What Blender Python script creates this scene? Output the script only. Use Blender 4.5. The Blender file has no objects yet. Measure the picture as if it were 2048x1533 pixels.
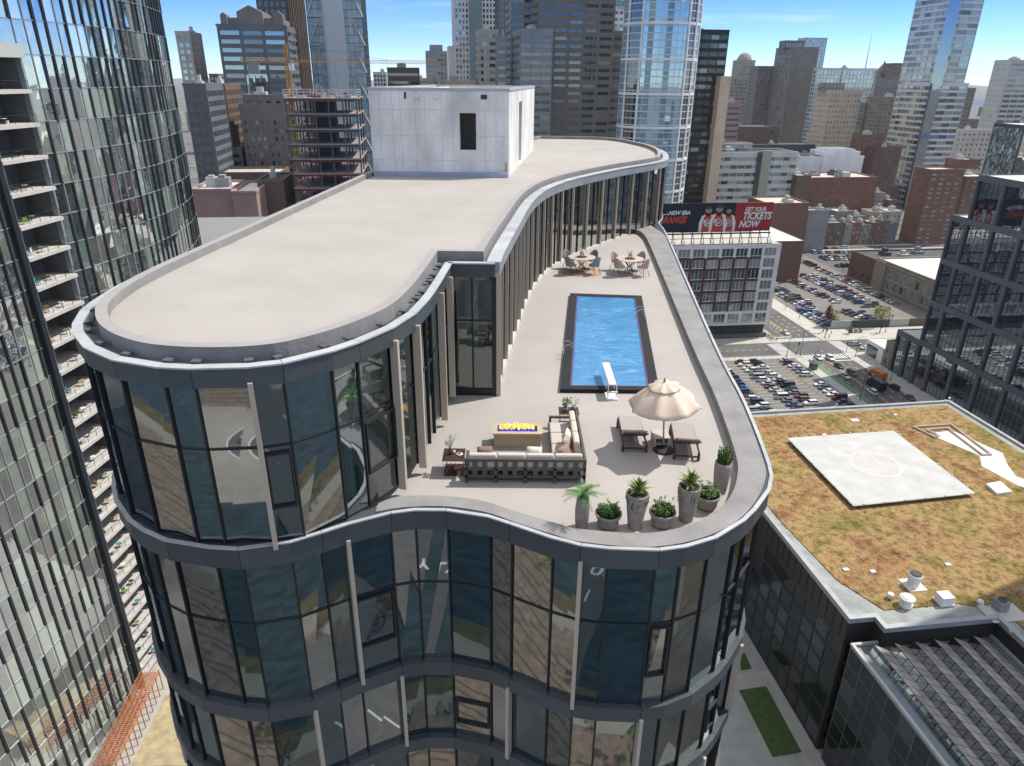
import bpy, math, random
from mathutils import Vector, Matrix
R = math.radians
random.seed(11)
sc = bpy.context.scene
COL = sc.collection

# ---------------------------------------------------------------- camera, sky, sun, exposure
PITCH, ROLL, FPX, CX, CY, HZ = R(23.7), R(0.5), 1390.0, 1024.0, 766.5, 100.0
cd = bpy.data.cameras.new('camera'); cam = bpy.data.objects.new('camera', cd); COL.objects.link(cam)
cd.sensor_width = 36; cd.lens = FPX / 2048 * 36; cd.clip_start = 0.3; cd.clip_end = 30000
CAMM = Matrix.Translation((0, 0, HZ)) @ Matrix.Rotation(math.pi / 2 - PITCH, 4, 'X') @ Matrix.Rotation(ROLL, 4, 'Z')
cam.matrix_world = CAMM
sc.camera = cam
SUN_AZ, SUN_EL = 25.0, 53.0       # degrees from +x towards +y; elevation
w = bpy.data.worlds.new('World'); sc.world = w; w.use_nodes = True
nt = w.node_tree; nt.nodes.clear()
wo = nt.nodes.new('ShaderNodeOutputWorld'); bg = nt.nodes.new('ShaderNodeBackground')
sky = nt.nodes.new('ShaderNodeTexSky'); sky.sky_type = 'NISHITA'; sky.sun_disc = False
sky.sun_elevation = R(SUN_EL); sky.sun_rotation = R(90 - SUN_AZ); sky.altitude = 100; sky.air_density = 0.5
sky.dust_density = 0.0; sky.ozone_density = 1.0
bg.inputs['Strength'].default_value = 0.15
tc = nt.nodes.new('ShaderNodeTexCoord'); mp = nt.nodes.new('ShaderNodeMapping'); mp.inputs['Scale'].default_value = (1.2, 2.0, 14)
mp.inputs['Rotation'].default_value = (R(4), R(5), 0)
nz = nt.nodes.new('ShaderNodeTexNoise'); nz.inputs['Scale'].default_value = 2.2; nz.inputs['Detail'].default_value = 8; nz.inputs['Roughness'].default_value = 0.62
rp = nt.nodes.new('ShaderNodeValToRGB'); rp.color_ramp.elements[0].position = 0.56; rp.color_ramp.elements[1].position = 0.82
rp.color_ramp.elements[1].color = (0.45, 0.45, 0.45, 1)
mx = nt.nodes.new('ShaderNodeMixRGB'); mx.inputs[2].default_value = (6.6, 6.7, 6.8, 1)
hs = nt.nodes.new('ShaderNodeHueSaturation'); hs.inputs['Saturation'].default_value = 1.25; hs.inputs['Value'].default_value = 1.0
L = nt.links.new
L(tc.outputs['Generated'], mp.inputs[0]); L(mp.outputs[0], nz.inputs[0]); L(nz.outputs[0], rp.inputs[0])
L(sky.outputs[0], hs.inputs['Color']); tn = nt.nodes.new('ShaderNodeMixRGB'); tn.blend_type = 'MULTIPLY'; tn.inputs[0].default_value = 1; 
sx = nt.nodes.new('ShaderNodeSeparateXYZ'); L(tc.outputs['Generated'], sx.inputs[0])
tr = nt.nodes.new('ShaderNodeValToRGB'); L(sx.outputs[2], tr.inputs[0]); e_ = tr.color_ramp.elements
e_[0].position = 0.0; e_[0].color = (0.93, 0.95, 0.98, 1); e_[1].position = 0.5; e_[1].color = (0.95, 0.96, 0.98, 1)
for ps, cc in ((0.035, (0.72, 0.84, 1.0, 1)), (0.10, (0.50, 0.70, 1.0, 1)), (0.22, (0.50, 0.70, 1.0, 1))):
    q_ = e_.new(ps); q_.color = cc
L(tr.outputs[0], tn.inputs[2])
vl = nt.nodes.new('ShaderNodeMapRange'); vl.inputs[1].default_value = 0.17; vl.inputs[2].default_value = 0.45; vl.inputs[4].default_value = 0.55; L(sx.outputs[2], vl.inputs[0])  # white cloud veil added to the unseen upper sky, makes shade less blue
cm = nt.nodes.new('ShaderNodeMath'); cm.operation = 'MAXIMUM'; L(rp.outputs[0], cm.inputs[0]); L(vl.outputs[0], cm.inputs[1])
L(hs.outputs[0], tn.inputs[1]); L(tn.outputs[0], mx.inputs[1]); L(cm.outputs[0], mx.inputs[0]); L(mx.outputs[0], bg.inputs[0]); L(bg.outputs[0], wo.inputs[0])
sd = bpy.data.lights.new('sun', 'SUN'); so = bpy.data.objects.new('sun', sd); COL.objects.link(so)
sd.energy = 3.7; sd.angle = R(0.5); sd.color = (1.0, 0.955, 0.88)
SD = Vector((math.cos(R(SUN_EL)) * math.cos(R(SUN_AZ)), math.cos(R(SUN_EL)) * math.sin(R(SUN_AZ)), math.sin(R(SUN_EL))))
so.rotation_euler = SD.to_track_quat('Z', 'Y').to_euler()
sc.view_settings.view_transform = 'Standard'; sc.view_settings.look = 'None'
sc.view_settings.exposure = 0.42; sc.view_settings.gamma = 1.0
sc.render.engine = 'CYCLES'
sc.cycles.max_bounces = 7; sc.cycles.transparent_max_bounces = 10; sc.cycles.caustics_reflective = False; sc.cycles.caustics_refractive = False

# ---------------------------------------------------------------- helpers: pixels of the photo -> points of the place
GA = R(7.5); CG, SG = math.cos(GA), math.sin(GA)     # the street grid is turned 7.5 degrees
def ray(px, py):
    return CAMM.to_3x3() @ Vector(((px - CX) / FPX, -(py - CY) / FPX, -1.0))
def G(px, py, z=0.0):
    r = ray(px, py); t = (z - HZ) / r.z; return Vector((r.x * t, r.y * t, z))
def ab(p): return (p[0] * CG + p[1] * SG, -p[0] * SG + p[1] * CG)
def px_of(x, y, z):
    p = CAMM.inverted() @ Vector((x, y, z)); return CX + FPX * p.x / -p.z, CY - FPX * p.y / -p.z
def xy(a, b): return (a * CG - b * SG, a * SG + b * CG)
def PB(px, py, b0):
    r = ray(px, py); ra, rb = ab(r); t = b0 / rb; return ra * t, HZ + r.z * t
def PA(px, py, a0):
    r = ray(px, py); ra, rb = ab(r); t = a0 / ra; return rb * t, HZ + r.z * t

# ---------------------------------------------------------------- helpers: materials
MATS = {}
def new_mat(name):
    m = bpy.data.materials.new(name); m.use_nodes = True; n = m.node_tree; n.nodes.clear(); MATS[name] = m
    return m, n, n.nodes.new('ShaderNodeOutputMaterial')
def c4(c): return (c[0], c[1], c[2], 1)
def mat(name, c, r=0.7, m=0.0, var=0.12, vs=0.6, bump=0.0, bs=8.0, isl=0.0, spec=0.4, c2=None, det=6, stretch=None, coat=0.0, emit=0):
    M, n, o = new_mat(name); N = n.nodes.new; L = n.links.new
    p = N('ShaderNodeBsdfPrincipled'); L(p.outputs[0], o.inputs[0])
    p.inputs['Roughness'].default_value = r; p.inputs['Metallic'].default_value = m; p.inputs['Specular IOR Level'].default_value = spec
    if coat: p.inputs['Coat Weight'].default_value = coat; p.inputs['Coat Roughness'].default_value = 0.05
    tc = N('ShaderNodeTexCoord'); src = tc.outputs['Object']
    if stretch:
        mp = N('ShaderNodeMapping'); mp.inputs['Scale'].default_value = stretch; L(src, mp.inputs[0]); src = mp.outputs[0]
    nz = N('ShaderNodeTexNoise'); nz.inputs['Scale'].default_value = vs; nz.inputs['Detail'].default_value = det; nz.inputs['Roughness'].default_value = 0.6; L(src, nz.inputs[0])
    mr = N('ShaderNodeMapRange'); mr.inputs[1].default_value = 0.3; mr.inputs[2].default_value = 0.7; L(nz.outputs[0], mr.inputs[0])
    mx = N('ShaderNodeMixRGB'); L(mr.outputs[0], mx.inputs[0])
    lo = tuple(x * (1 - var) for x in c); hi = tuple(min(1, x * (1 + var)) for x in (c2 or c))
    mx.inputs[1].default_value = c4(lo); mx.inputs[2].default_value = c4(hi); col = mx.outputs[0]
    if isl:
        g = N('ShaderNodeNewGeometry'); oi = N('ShaderNodeObjectInfo'); ad = N('ShaderNodeMath'); ad.operation = 'ADD'
        L(g.outputs['Random Per Island'], ad.inputs[0]); L(oi.outputs['Random'], ad.inputs[1])
        fr = N('ShaderNodeMath'); fr.operation = 'FRACT'; L(ad.outputs[0], fr.inputs[0])
        m2 = N('ShaderNodeMapRange'); m2.inputs[3].default_value = 1 - isl; m2.inputs[4].default_value = 1 + isl; L(fr.outputs[0], m2.inputs[0])
        h = N('ShaderNodeHueSaturation'); L(col, h.inputs['Color']); L(m2.outputs[0], h.inputs['Value']); col = h.outputs[0]
    L(col, p.inputs['Base Color'])
    if emit:
        L(col, p.inputs['Emission Color']); p.inputs['Emission Strength'].default_value = emit
    if bump:
        nb = N('ShaderNodeTexNoise'); nb.inputs['Scale'].default_value = bs; nb.inputs['Detail'].default_value = 5; L(src, nb.inputs[0])
        b = N('ShaderNodeBump'); b.inputs['Strength'].default_value = bump; b.inputs['Distance'].default_value = 0.05
        L(nb.outputs[0], b.inputs['Height']); L(b.outputs[0], p.inputs['Normal'])
    return M
def cglass(name, cols, refl=0.3, tint=(0.85, 0.92, 0.95), rough=0.02, wob=0.0, ws=0.4, trans=0.0, tcol=(0.50, 0.60, 0.56)):
    """coated window glass: a random room colour behind it, or real see-through, with a mirror share"""
    M, n, o = new_mat(name); N = n.nodes.new; L = n.links.new
    g = N('ShaderNodeNewGeometry'); oi = N('ShaderNodeObjectInfo'); ad = N('ShaderNodeMath'); ad.operation = 'ADD'
    L(g.outputs['Random Per Island'], ad.inputs[0]); L(oi.outputs['Random'], ad.inputs[1])
    fr = N('ShaderNodeMath'); fr.operation = 'FRACT'; L(ad.outputs[0], fr.inputs[0])
    rp = N('ShaderNodeValToRGB'); rp.color_ramp.interpolation = 'CONSTANT'; e = rp.color_ramp.elements
    e[0].color = c4(cols[0]); e[1].color = c4(cols[-1]); e[1].position = (len(cols) - 1) / len(cols)
    for i in range(1, len(cols) - 1):
        x = e.new(i / len(cols)); x.color = c4(cols[i])
    L(fr.outputs[0], rp.inputs[0])
    d = N('ShaderNodeBsdfDiffuse'); L(rp.outputs[0], d.inputs[0]); back = d.outputs[0]
    if trans:
        t = N('ShaderNodeBsdfTransparent'); t.inputs[0].default_value = c4(tcol)
        mt = N('ShaderNodeMixShader'); mt.inputs[0].default_value = trans; L(back, mt.inputs[1]); L(t.outputs[0], mt.inputs[2]); back = mt.outputs[0]
    gl = N('ShaderNodeBsdfGlossy'); gl.inputs[0].default_value = c4(tint); gl.inputs['Roughness'].default_value = rough
    lw = N('ShaderNodeFresnel'); lw.inputs[0].default_value = 1.5
    mr = N('ShaderNodeMapRange'); mr.inputs[1].default_value = 0.04; mr.inputs[3].default_value = refl; L(lw.outputs[0], mr.inputs[0])
    ms = N('ShaderNodeMixShader'); L(mr.outputs[0], ms.inputs[0]); L(back, ms.inputs[1]); L(gl.outputs[0], ms.inputs[2]); L(ms.outputs[0], o.inputs[0])
    if wob:
        tc = N('ShaderNodeTexCoord'); nb = N('ShaderNodeTexNoise'); nb.inputs['Scale'].default_value = ws; nb.inputs['Detail'].default_value = 1.5; L(tc.outputs['Object'], nb.inputs[0])
        b = N('ShaderNodeBump'); b.inputs['Strength'].default_value = 1; b.inputs['Distance'].default_value = wob
        L(nb.outputs[0], b.inputs['Height']); L(b.outputs[0], gl.inputs['Normal'])
    return M

# ---------------------------------------------------------------- helpers: meshes and objects
class MB:
    def __init__(s): s.v = []; s.f = []; s.m = []; s.M = None
    def P(s, p):
        if s.M is not None: p = s.M @ Vector(p)
        s.v.append((p[0], p[1], p[2])); return len(s.v) - 1
    def face(s, pts, mi=0): s.f.append([s.P(p) for p in pts]); s.m.append(mi)
    def obox(s, o, u, s0, s1, d0, d1, z0, z1, mi=0):
        n = (u[1], -u[0])
        q = [(o[0] + u[0] * a + n[0] * d, o[1] + u[1] * a + n[1] * d) for a, d in ((s0, d0), (s1, d0), (s1, d1), (s0, d1))]
        i = [s.P((x, y, z)) for z in (z0, z1) for x, y in q]
        for f in ((0, 1, 2, 3), (7, 6, 5, 4), (0, 4, 5, 1), (1, 5, 6, 2), (2, 6, 7, 3), (3, 7, 4, 0)):
            s.f.append([i[k] for k in f]); s.m.append(mi)
    def box(s, x0, x1, y0, y1, z0, z1, mi=0):
        i = [s.P((x, y, z)) for z in (z0, z1) for x, y in ((x0, y0), (x1, y0), (x1, y1), (x0, y1))]
        for f in ((3, 2, 1, 0), (4, 5, 6, 7), (0, 1, 5, 4), (1, 2, 6, 5), (2, 3, 7, 6), (3, 0, 4, 7)):
            s.f.append([i[k] for k in f]); s.m.append(mi)
    def prism(s, poly, z0, z1, mi=0, mt=None, caps=True):
        n = len(poly); a = [s.P((x, y, z0)) for x, y in poly]; b = [s.P((x, y, z1)) for x, y in poly]
        for i in range(n):
            j = (i + 1) % n; s.f.append([a[i], a[j], b[j], b[i]]); s.m.append(mi)
        if caps:
            s.f.append(b); s.m.append(mi if mt is None else mt); s.f.append(a[::-1]); s.m.append(mi)
    def ring(s, A, B, z0, z1, mi=0, closed=True, mt=None):
        """wall between outline A (outer) and B (inner), same count"""
        n = len(A); vs = [[s.P((p[0], p[1], z)) for p in X] for X in (A, B) for z in (z0, z1)]
        a0, a1, b0, b1 = vs; mt = mi if mt is None else mt
        for i in range(n if closed else n - 1):
            j = (i + 1) % n
            for q, k in (([a0[i], a0[j], a1[j], a1[i]], mi), ([b0[j], b0[i], b1[i], b1[j]], mi), ([a1[i], a1[j], b1[j], b1[i]], mt), ([a0[j], a0[i], b0[i], b0[j]], mi)):
                s.f.append(q); s.m.append(k)
        if not closed:
            s.f.append([a0[0], a1[0], b1[0], b0[0]]); s.m.append(mi); s.f.append([a0[-1], b0[-1], b1[-1], a1[-1]]); s.m.append(mi)
    def tube(s, p0, p1, r, n=6, mi=0, r1=None):
        p0 = Vector(p0); p1 = Vector(p1); d = (p1 - p0).normalized(); r1 = r if r1 is None else r1
        x = d.orthogonal().normalized(); y = d.cross(x)
        A = [s.P(p0 + (x * math.cos(t) + y * math.sin(t)) * r) for t in [2 * math.pi * k / n for k in range(n)]]
        B = [s.P(p1 + (x * math.cos(t) + y * math.sin(t)) * r1) for t in [2 * math.pi * k / n for k in range(n)]]
        for i in range(n):
            j = (i + 1) % n; s.f.append([A[i], A[j], B[j], B[i]]); s.m.append(mi)
        s.f.append(A[::-1]); s.m.append(mi); s.f.append(B); s.m.append(mi)
    def path(s, pts, r, n=6, mi=0):
        for a, b in zip(pts, pts[1:]): s.tube(a, b, r, n, mi)
    def lathe(s, prof, c=(0, 0, 0), n=16, mi=0, cap=True):
        rows = [[s.P((c[0] + r * math.cos(2 * math.pi * k / n), c[1] + r * math.sin(2 * math.pi * k / n), c[2] + z)) for k in range(n)] for r, z in prof]
        for a, b in zip(rows, rows[1:]):
            for i in range(n):
                j = (i + 1) % n; s.f.append([a[i], a[j], b[j], b[i]]); s.m.append(mi)
        if cap:
            s.f.append(rows[0][::-1]); s.m.append(mi); s.f.append(rows[-1]); s.m.append(mi)
    def mesh(s, name, mats, smooth=False):
        me = bpy.data.meshes.new(name); me.from_pydata(s.v, [], s.f)
        for m in (mats if isinstance(mats, (list, tuple)) else [mats]): me.materials.append(m)
        if any(s.m): me.polygons.foreach_set('material_index', s.m)
        if smooth: me.polygons.foreach_set('use_smooth', [True] * len(s.f))
        me.update(); return me
    def obj(s, name, mats, parent=None, smooth=False, bevel=0):
        o = bpy.data.objects.new(name, s.mesh(name, mats, smooth)); COL.objects.link(o); o.parent = parent
        if bevel:
            b = o.modifiers.new('bevel', 'BEVEL'); b.width = bevel; b.segments = 2; b.limit_method = 'ANGLE'
        return o
def tag(o, label=None, cat=None, group=None, kind=None):
    if label: o['label'] = label
    if cat: o['category'] = cat
    if group: o['group'] = group
    if kind: o['kind'] = kind
    return o
def thing(name, label, cat, loc=(0, 0, 0), rz=0.0, group=None):
    o = bpy.data.objects.new(name, None); COL.objects.link(o); o.location = loc; o.rotation_euler.z = rz
    o.empty_display_size = 0.5
    return tag(o, label, cat, group)
KIDS = {}
def copy_thing(o, loc, rz=None, label=None, mats=None):
    ch = [c for c in bpy.data.objects if c.parent == o] if o.name not in KIDS else KIDS[o.name]
    KIDS[o.name] = ch
    c = o.copy(); COL.objects.link(c); c.location = loc
    if rz is not None: c.rotation_euler.z = rz
    if label: c['label'] = label
    for k in ch:
        d = k.copy(); COL.objects.link(d); d.parent = c
        ch2 = [q for q in bpy.data.objects if q.parent == k] if k.name not in KIDS else KIDS[k.name]
        KIDS[k.name] = ch2
        for q in ch2:
            e = q.copy(); COL.objects.link(e); e.parent = d
    return c
def attach(child, parent, name):
    child.parent = parent; child.matrix_parent_inverse = (Matrix.Translation(parent.location) @ Matrix.Rotation(parent.rotation_euler.z, 4, 'Z')).inverted(); child.name = name
    for k_ in ('label', 'category', 'group'):
        if k_ in child: del child[k_]
    for c_ in list(bpy.data.objects):      # keep to three levels
        if c_.parent == child:
            for d_ in [q for q in bpy.data.objects if q.parent == c_]: d_.parent = child
    return child
ORD = ['first', 'second', 'third', 'fourth', 'fifth', 'sixth', 'seventh', 'eighth', 'ninth', 'tenth', 'eleventh', 'twelfth', 'thirteenth', 'fourteenth', 'fifteenth',
       'sixteenth', 'seventeenth', 'eighteenth', 'nineteenth', 'twentieth', 'twenty-first', 'twenty-second', 'twenty-third', 'twenty-fourth', 'twenty-fifth', 'twenty-sixth', 'twenty-seventh', 'twenty-eighth']
def text_obj(body, name, m, parent, size, loc, rot, shear=0.0, off=0.0, align='LEFT', sx=1.0, ext=0.02):
    cu = bpy.data.curves.new(name, 'FONT'); cu.body = body; cu.size = size; cu.shear = shear; cu.offset = off; cu.align_x = align; cu.extrude = ext; cu.resolution_u = 3
    t = bpy.data.objects.new('tmp_text', cu); COL.objects.link(t)
    dg = bpy.context.evaluated_depsgraph_get(); me = bpy.data.meshes.new_from_object(t.evaluated_get(dg)); me.name = name
    bpy.data.objects.remove(t); me.materials.clear(); me.materials.append(m)
    o = bpy.data.objects.new(name, me); COL.objects.link(o); o.parent = parent
    o.location = loc; o.rotation_euler = rot; o.scale = (sx, 1, 1)
    return o
# outlines
def catmull(pts, closed=False, k=8):
    out = []; n = len(pts); rng = range(n if closed else n - 1)
    for i in rng:
        g = lambda j: Vector(pts[j % n]) if closed else Vector(pts[max(0, min(n - 1, j))])
        a, b, c, d = g(i - 1), g(i), g(i + 1), g(i + 2)
        for t in range(k):
            t /= k; out.append(0.5 * (2 * b + (c - a) * t + (2 * a - 5 * b + 4 * c - d) * t * t + (3 * b - a - 3 * c + d) * t ** 3))
    if not closed: out.append(Vector(pts[-1]))
    return out
def resample(pts, widths):
    """walk along an open polyline, cutting it at the repeating widths"""
    out = [pts[0].copy()]; i = 0; cur = pts[0].copy(); need = widths[0]; wi = 0
    k = 1
    while k < len(pts):
        d = (pts[k] - cur).length
        if d < need: need -= d; cur = pts[k].copy(); k += 1
        else:
            cur = cur + (pts[k] - cur) * (need / d); out.append(cur.copy()); wi += 1; need = widths[wi % len(widths)]
    if (out[-1] - pts[-1]).length < 0.3: out[-1] = pts[-1].copy()
    else: out.append(pts[-1].copy())
    return out
def offset(pts, d, closed=True):
    """shift an outline that runs counter-clockwise; positive = outwards"""
    n = len(pts); out = []
    for i in range(n):
        p = Vector(pts[i][:2]); a = Vector(pts[(i - 1) % n][:2]) if (closed or i > 0) else None; b = Vector(pts[(i + 1) % n][:2]) if (closed or i < n - 1) else None
        ns = []
        if a is not None and (p - a).length > 1e-6: e = (p - a).normalized(); ns.append(Vector((e.y, -e.x)))
        if b is not None and (b - p).length > 1e-6: e = (b - p).normalized(); ns.append(Vector((e.y, -e.x)))
        m = sum(ns, Vector((0, 0))); m = m / len(ns)
        m = m / max(0.3, m.length_squared)
        out.append(p + m * d)
    return out

# ---------------------------------------------------------------- materials
deck = mat('deck', (0.375, 0.345, 0.312), 0.85, var=0.05, vs=0.35, bump=0.15, bs=30, c2=(0.395, 0.364, 0.332))
par_m = mat('parapet_grey', (0.225, 0.215, 0.205), 0.85, var=0.10, vs=1.1, det=10, c2=(0.27, 0.26, 0.25), bump=0.2, bs=12)
silver = mat('silver_flashing', (0.43, 0.43, 0.43), 0.45, m=0.0, var=0.12, vs=2.0, isl=0.12)
fascia_m = mat('fascia_slate', (0.082, 0.094, 0.100), 0.38, m=0.35, var=0.06, isl=0.12, spec=0.6)
fascia_w = mat('fascia_pale', (0.33, 0.35, 0.36), 0.4, m=0.3, var=0.06, isl=0.08)
fin_m = mat('fin_tan', (0.50, 0.42, 0.325), 0.5, m=0.1, var=0.05)
blackm = mat('mullion_black', (0.018, 0.019, 0.022), 0.45, var=0.05)
twr_glass = cglass('tower_glass', [(0.006, 0.014, 0.018), (0.012, 0.03, 0.028), (0.01, 0.02, 0.03), (0.02, 0.03, 0.028)], refl=0.40, tint=(0.84, 0.89, 0.90), wob=0.003, ws=0.55, trans=0.55)
twr_glass_d = cglass('tower_glass_dark', [(0.004, 0.010, 0.02), (0.008, 0.02, 0.024), (0.006, 0.013, 0.02)], refl=0.22, tint=(0.62, 0.78, 0.86), wob=0.004, ws=0.6, trans=0.3)
twr_glass_c = cglass('tower_glass_clear', [(0.02, 0.03, 0.028)], refl=0.16, tint=(0.85, 0.92, 0.92), wob=0.006, trans=0.95, tcol=(.80, .87, .84))
inter_floor = mat('interior_floor', (0.48, 0.52, 0.42), 0.7, var=0.1)
inter_wall = mat('interior_wall', (0.50, 0.52, 0.42), 0.8, var=0.15, vs=0.8)
inter_dark = mat('interior_dark', (0.05, 0.055, 0.055), 0.8)
concrete_l = None
asphalt = mat('asphalt', (0.105, 0.102, 0.098), 0.9, var=0.18, vs=0.08, c2=(0.125, 0.12, 0.115), det=10)
asphalt2 = mat('asphalt_lot', (0.19, 0.175, 0.155), 0.92, var=0.15, vs=0.1, det=10)
walkm = mat('pavement', (0.47, 0.44, 0.39), 0.9, var=0.14, vs=0.3, det=8)
paint_w = mat('road_paint_white', (0.72, 0.71, 0.68), 0.8, var=0.12, vs=1)
paint_y = mat('road_paint_yellow', (0.62, 0.42, 0.10), 0.8, var=0.12)
groundm = mat('city_ground', (0.10, 0.095, 0.085), 0.95, var=0.35, vs=0.05, det=10, c2=(0.17, 0.155, 0.14))
waterm = mat('river_water', (0.010, 0.024, 0.032), 0.3, var=0.35, vs=0.5, bump=1.0, bs=1.6, spec=0.3, c2=(0.030, 0.050, 0.058), stretch=(.35, 1, 1))
dirt = mat('rail_bed', (0.19, 0.145, 0.11), 0.95, var=0.35, vs=0.5, det=12)
railm = mat('rail_dark', (0.05, 0.045, 0.04), 0.6)
grassm = mat('grass', (0.06, 0.10, 0.025), 0.95, var=0.35, vs=1.5, bump=0.6, bs=6, det=10)
roof_white = mat('roof_white', (0.66, 0.64, 0.60), 0.85, var=0.12, vs=0.15, det=8)
roof_tan = mat('roof_tan', (0.50, 0.47, 0.41), 0.9, var=0.15, vs=0.15, det=8)
roof_grey = mat('roof_grey', (0.26, 0.26, 0.26), 0.9, var=0.25, vs=0.12, det=8)
roof_dark = mat('roof_dark', (0.08, 0.08, 0.085), 0.9, var=0.3, vs=0.15, det=8)
W = {}
for nm, c in dict(cream=(0.50, 0.45, 0.37), tan=(0.58, 0.46, 0.33), brick=(0.20, 0.105, 0.075), brickb=(0.15, 0.09, 0.065), brown=(0.16, 0.115, 0.09), greyb=(0.20, 0.18, 0.165), grey=(0.27, 0.27, 0.265), dgrey=(0.085, 0.09, 0.095),
                  black=(0.022, 0.02, 0.018), white=(0.80, 0.79, 0.76), offwhite=(0.62, 0.62, 0.59), pale=(0.46, 0.475, 0.445), hosp=(0.54, 0.57, 0.52), pink=(0.36, 0.235, 0.205), olive=(0.22, 0.20, 0.155), slate=(0.13, 0.145, 0.16),
                  frame=(0.13, 0.135, 0.142), stone=(0.26, 0.225, 0.175), lime=(0.33, 0.31, 0.27), concrete=(0.42, 0.42, 0.41)).items():
    W[nm] = mat('wall_' + nm, c, 0.82, var=0.13, vs=0.12, det=9)
g_dark = cglass('glass_dark', [(0.01, 0.012, 0.015), (0.02, 0.025, 0.03), (0.03, 0.03, 0.03), (0.012, 0.02, 0.025)], refl=0.16)
g_blue = cglass('glass_blue', [(0.04, 0.12, 0.18), (0.06, 0.17, 0.24), (0.03, 0.10, 0.15), (0.09, 0.20, 0.26)], refl=0.42, tint=(0.80, 0.93, 1.0))
g_teal = cglass('glass_teal', [(0.05, 0.10, 0.11), (0.09, 0.16, 0.16), (0.03, 0.06, 0.07)], refl=0.35, tint=(0.82, 0.95, 0.97))
g_blind = cglass('glass_blinds', [(0.22, 0.23, 0.22), (0.10, 0.11, 0.11), (0.33, 0.33, 0.30), (0.04, 0.05, 0.05), (0.18, 0.20, 0.20)], refl=0.12)
g_pale = cglass('glass_pale', [(0.30, 0.33, 0.31), (0.22, 0.26, 0.25), (0.40, 0.42, 0.38), (0.08, 0.10, 0.10)], refl=0.18)
g_off = cglass('glass_office', [(0.008, 0.012, 0.02), (0.012, 0.02, 0.03)], refl=0.42, tint=(0.75, 0.85, 0.95), wob=0.008, ws=0.4)
g_blk = cglass('glass_black', [(0.004, 0.004, 0.005), (0.007, 0.007, 0.008), (0.015, 0.014, 0.012)], refl=0.09, wob=0.03, ws=0.3)
g_left = cglass('glass_left_tower', [(0.04, 0.05, 0.05), (0.17, 0.23, 0.18), (0.08, 0.10, 0.09), (0.32, 0.38, 0.29), (0.06, 0.07, 0.07), (0.15, 0.14, 0.12)], refl=0.48, tint=(0.95, 0.98, 0.98), wob=0.015, ws=0.5)
steel_w = mat('steel_white', (0.7, 0.7, 0.69), 0.5)
steel_d = mat('steel_dark', (0.035, 0.035, 0.04), 0.5)
leaf_g = mat('leaf_green', (0.06, 0.12, 0.02), 0.6, var=0.5, vs=6, isl=0.45)
leaf_y = mat('leaf_yellow', (0.26, 0.27, 0.045), 0.7, var=0.35, vs=1, isl=0.45)
leaf_r = mat('leaf_red', (0.12, 0.05, 0.025), 0.7, var=0.35, vs=1, isl=0.45)
bark = mat('bark', (0.10, 0.075, 0.055), 0.9)

# ---------------------------------------------------------------- setting: ground, roads, river
def sheet(name, pts, z, m, kind='structure', thick=0):
    mb = MB()
    if thick: mb.prism(pts, z - thick, z, 0)
    else: mb.face([(p[0], p[1], z) for p in pts])
    o = mb.obj(name, m); o['kind'] = kind; return o
def gs(name, a0, a1, b0, b1, z, m, thick=0): return sheet(name, [xy(a0, b0), xy(a1, b0), xy(a1, b1), xy(a0, b1)], z, m, thick=thick)
sheet('ground', [(-9000, -9000), (9000, -9000), (9000, 14000), (-9000, 14000)], 0, groundm)
gs('road', 147, 165, 20, 1400, 0.03, asphalt)
gs('road', -900, 146.98, 241, 255, 0.03, asphalt); gs('road', 165.02, 1200, 241, 255, 0.03, asphalt)
gs('road', 165.02, 900, 416, 424, 0.03, asphalt)
gs('car_park_ground', 60, 143, 118, 237.5, 0.03, asphalt2)
gs('car_park_ground', 173, 236, 270, 413, 0.03, asphalt2); gs('car_park_ground', 236.02, 300, 338, 413, 0.03, asphalt)
PV = 0.13
for q in ((143, 147, 118, 237.4), (60, 147, 237.6, 241), (60, 143.0, 255, 262), (143.1, 147, 255, 620), (165, 173, 60, 237.9), (165, 260, 238, 241), (165, 260, 255, 268.5), (165, 173, 268.6, 415.9), (173.1, 400, 413.2, 415.9), (165, 400, 424.1, 427)):
    gs('pavement', *q, PV, walkm, thick=0.13)
# plaza round the glass tower
sheet('plaza_ground', [(-48, -14), (70, -14), (62, 118), (-48, 118)], 0.03, mat('plaza_stone', (0.40, 0.39, 0.36), 0.9, var=0.16, vs=0.35, det=8))
def PQ(l, z=0): return [G(x, y, z)[:2] for x, y in l]
sheet('lawn', PQ([(1478, 1382), (1532, 1374), (1603, 1505), (1545, 1515)]), 0.16, grassm, thick=0.12)
sheet('lawn', PQ([(1478, 1310), (1490, 1308), (1503, 1338), (1482, 1341)]), 0.16, grassm, thick=0.12)
sheet('path', PQ([(1470, 1350), (1560, 1338), (1640, 1533), (1607, 1533), (1540, 1366), (1466, 1374)]), 0.06, walkm)
sheet('path', [(-70, 60), (-56, 60), (-56, 120), (-70, 120)], 0.06, mat('path_pale', (0.42, 0.40, 0.36), 0.9))
sheet('path', PQ([(262, 1533), (400, 1533), (400, 1360), (330, 1395)]), 0.09, mat('sand_paving', (0.40, 0.33, 0.20), 0.95, var=0.3, vs=0.6, det=10))
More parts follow.
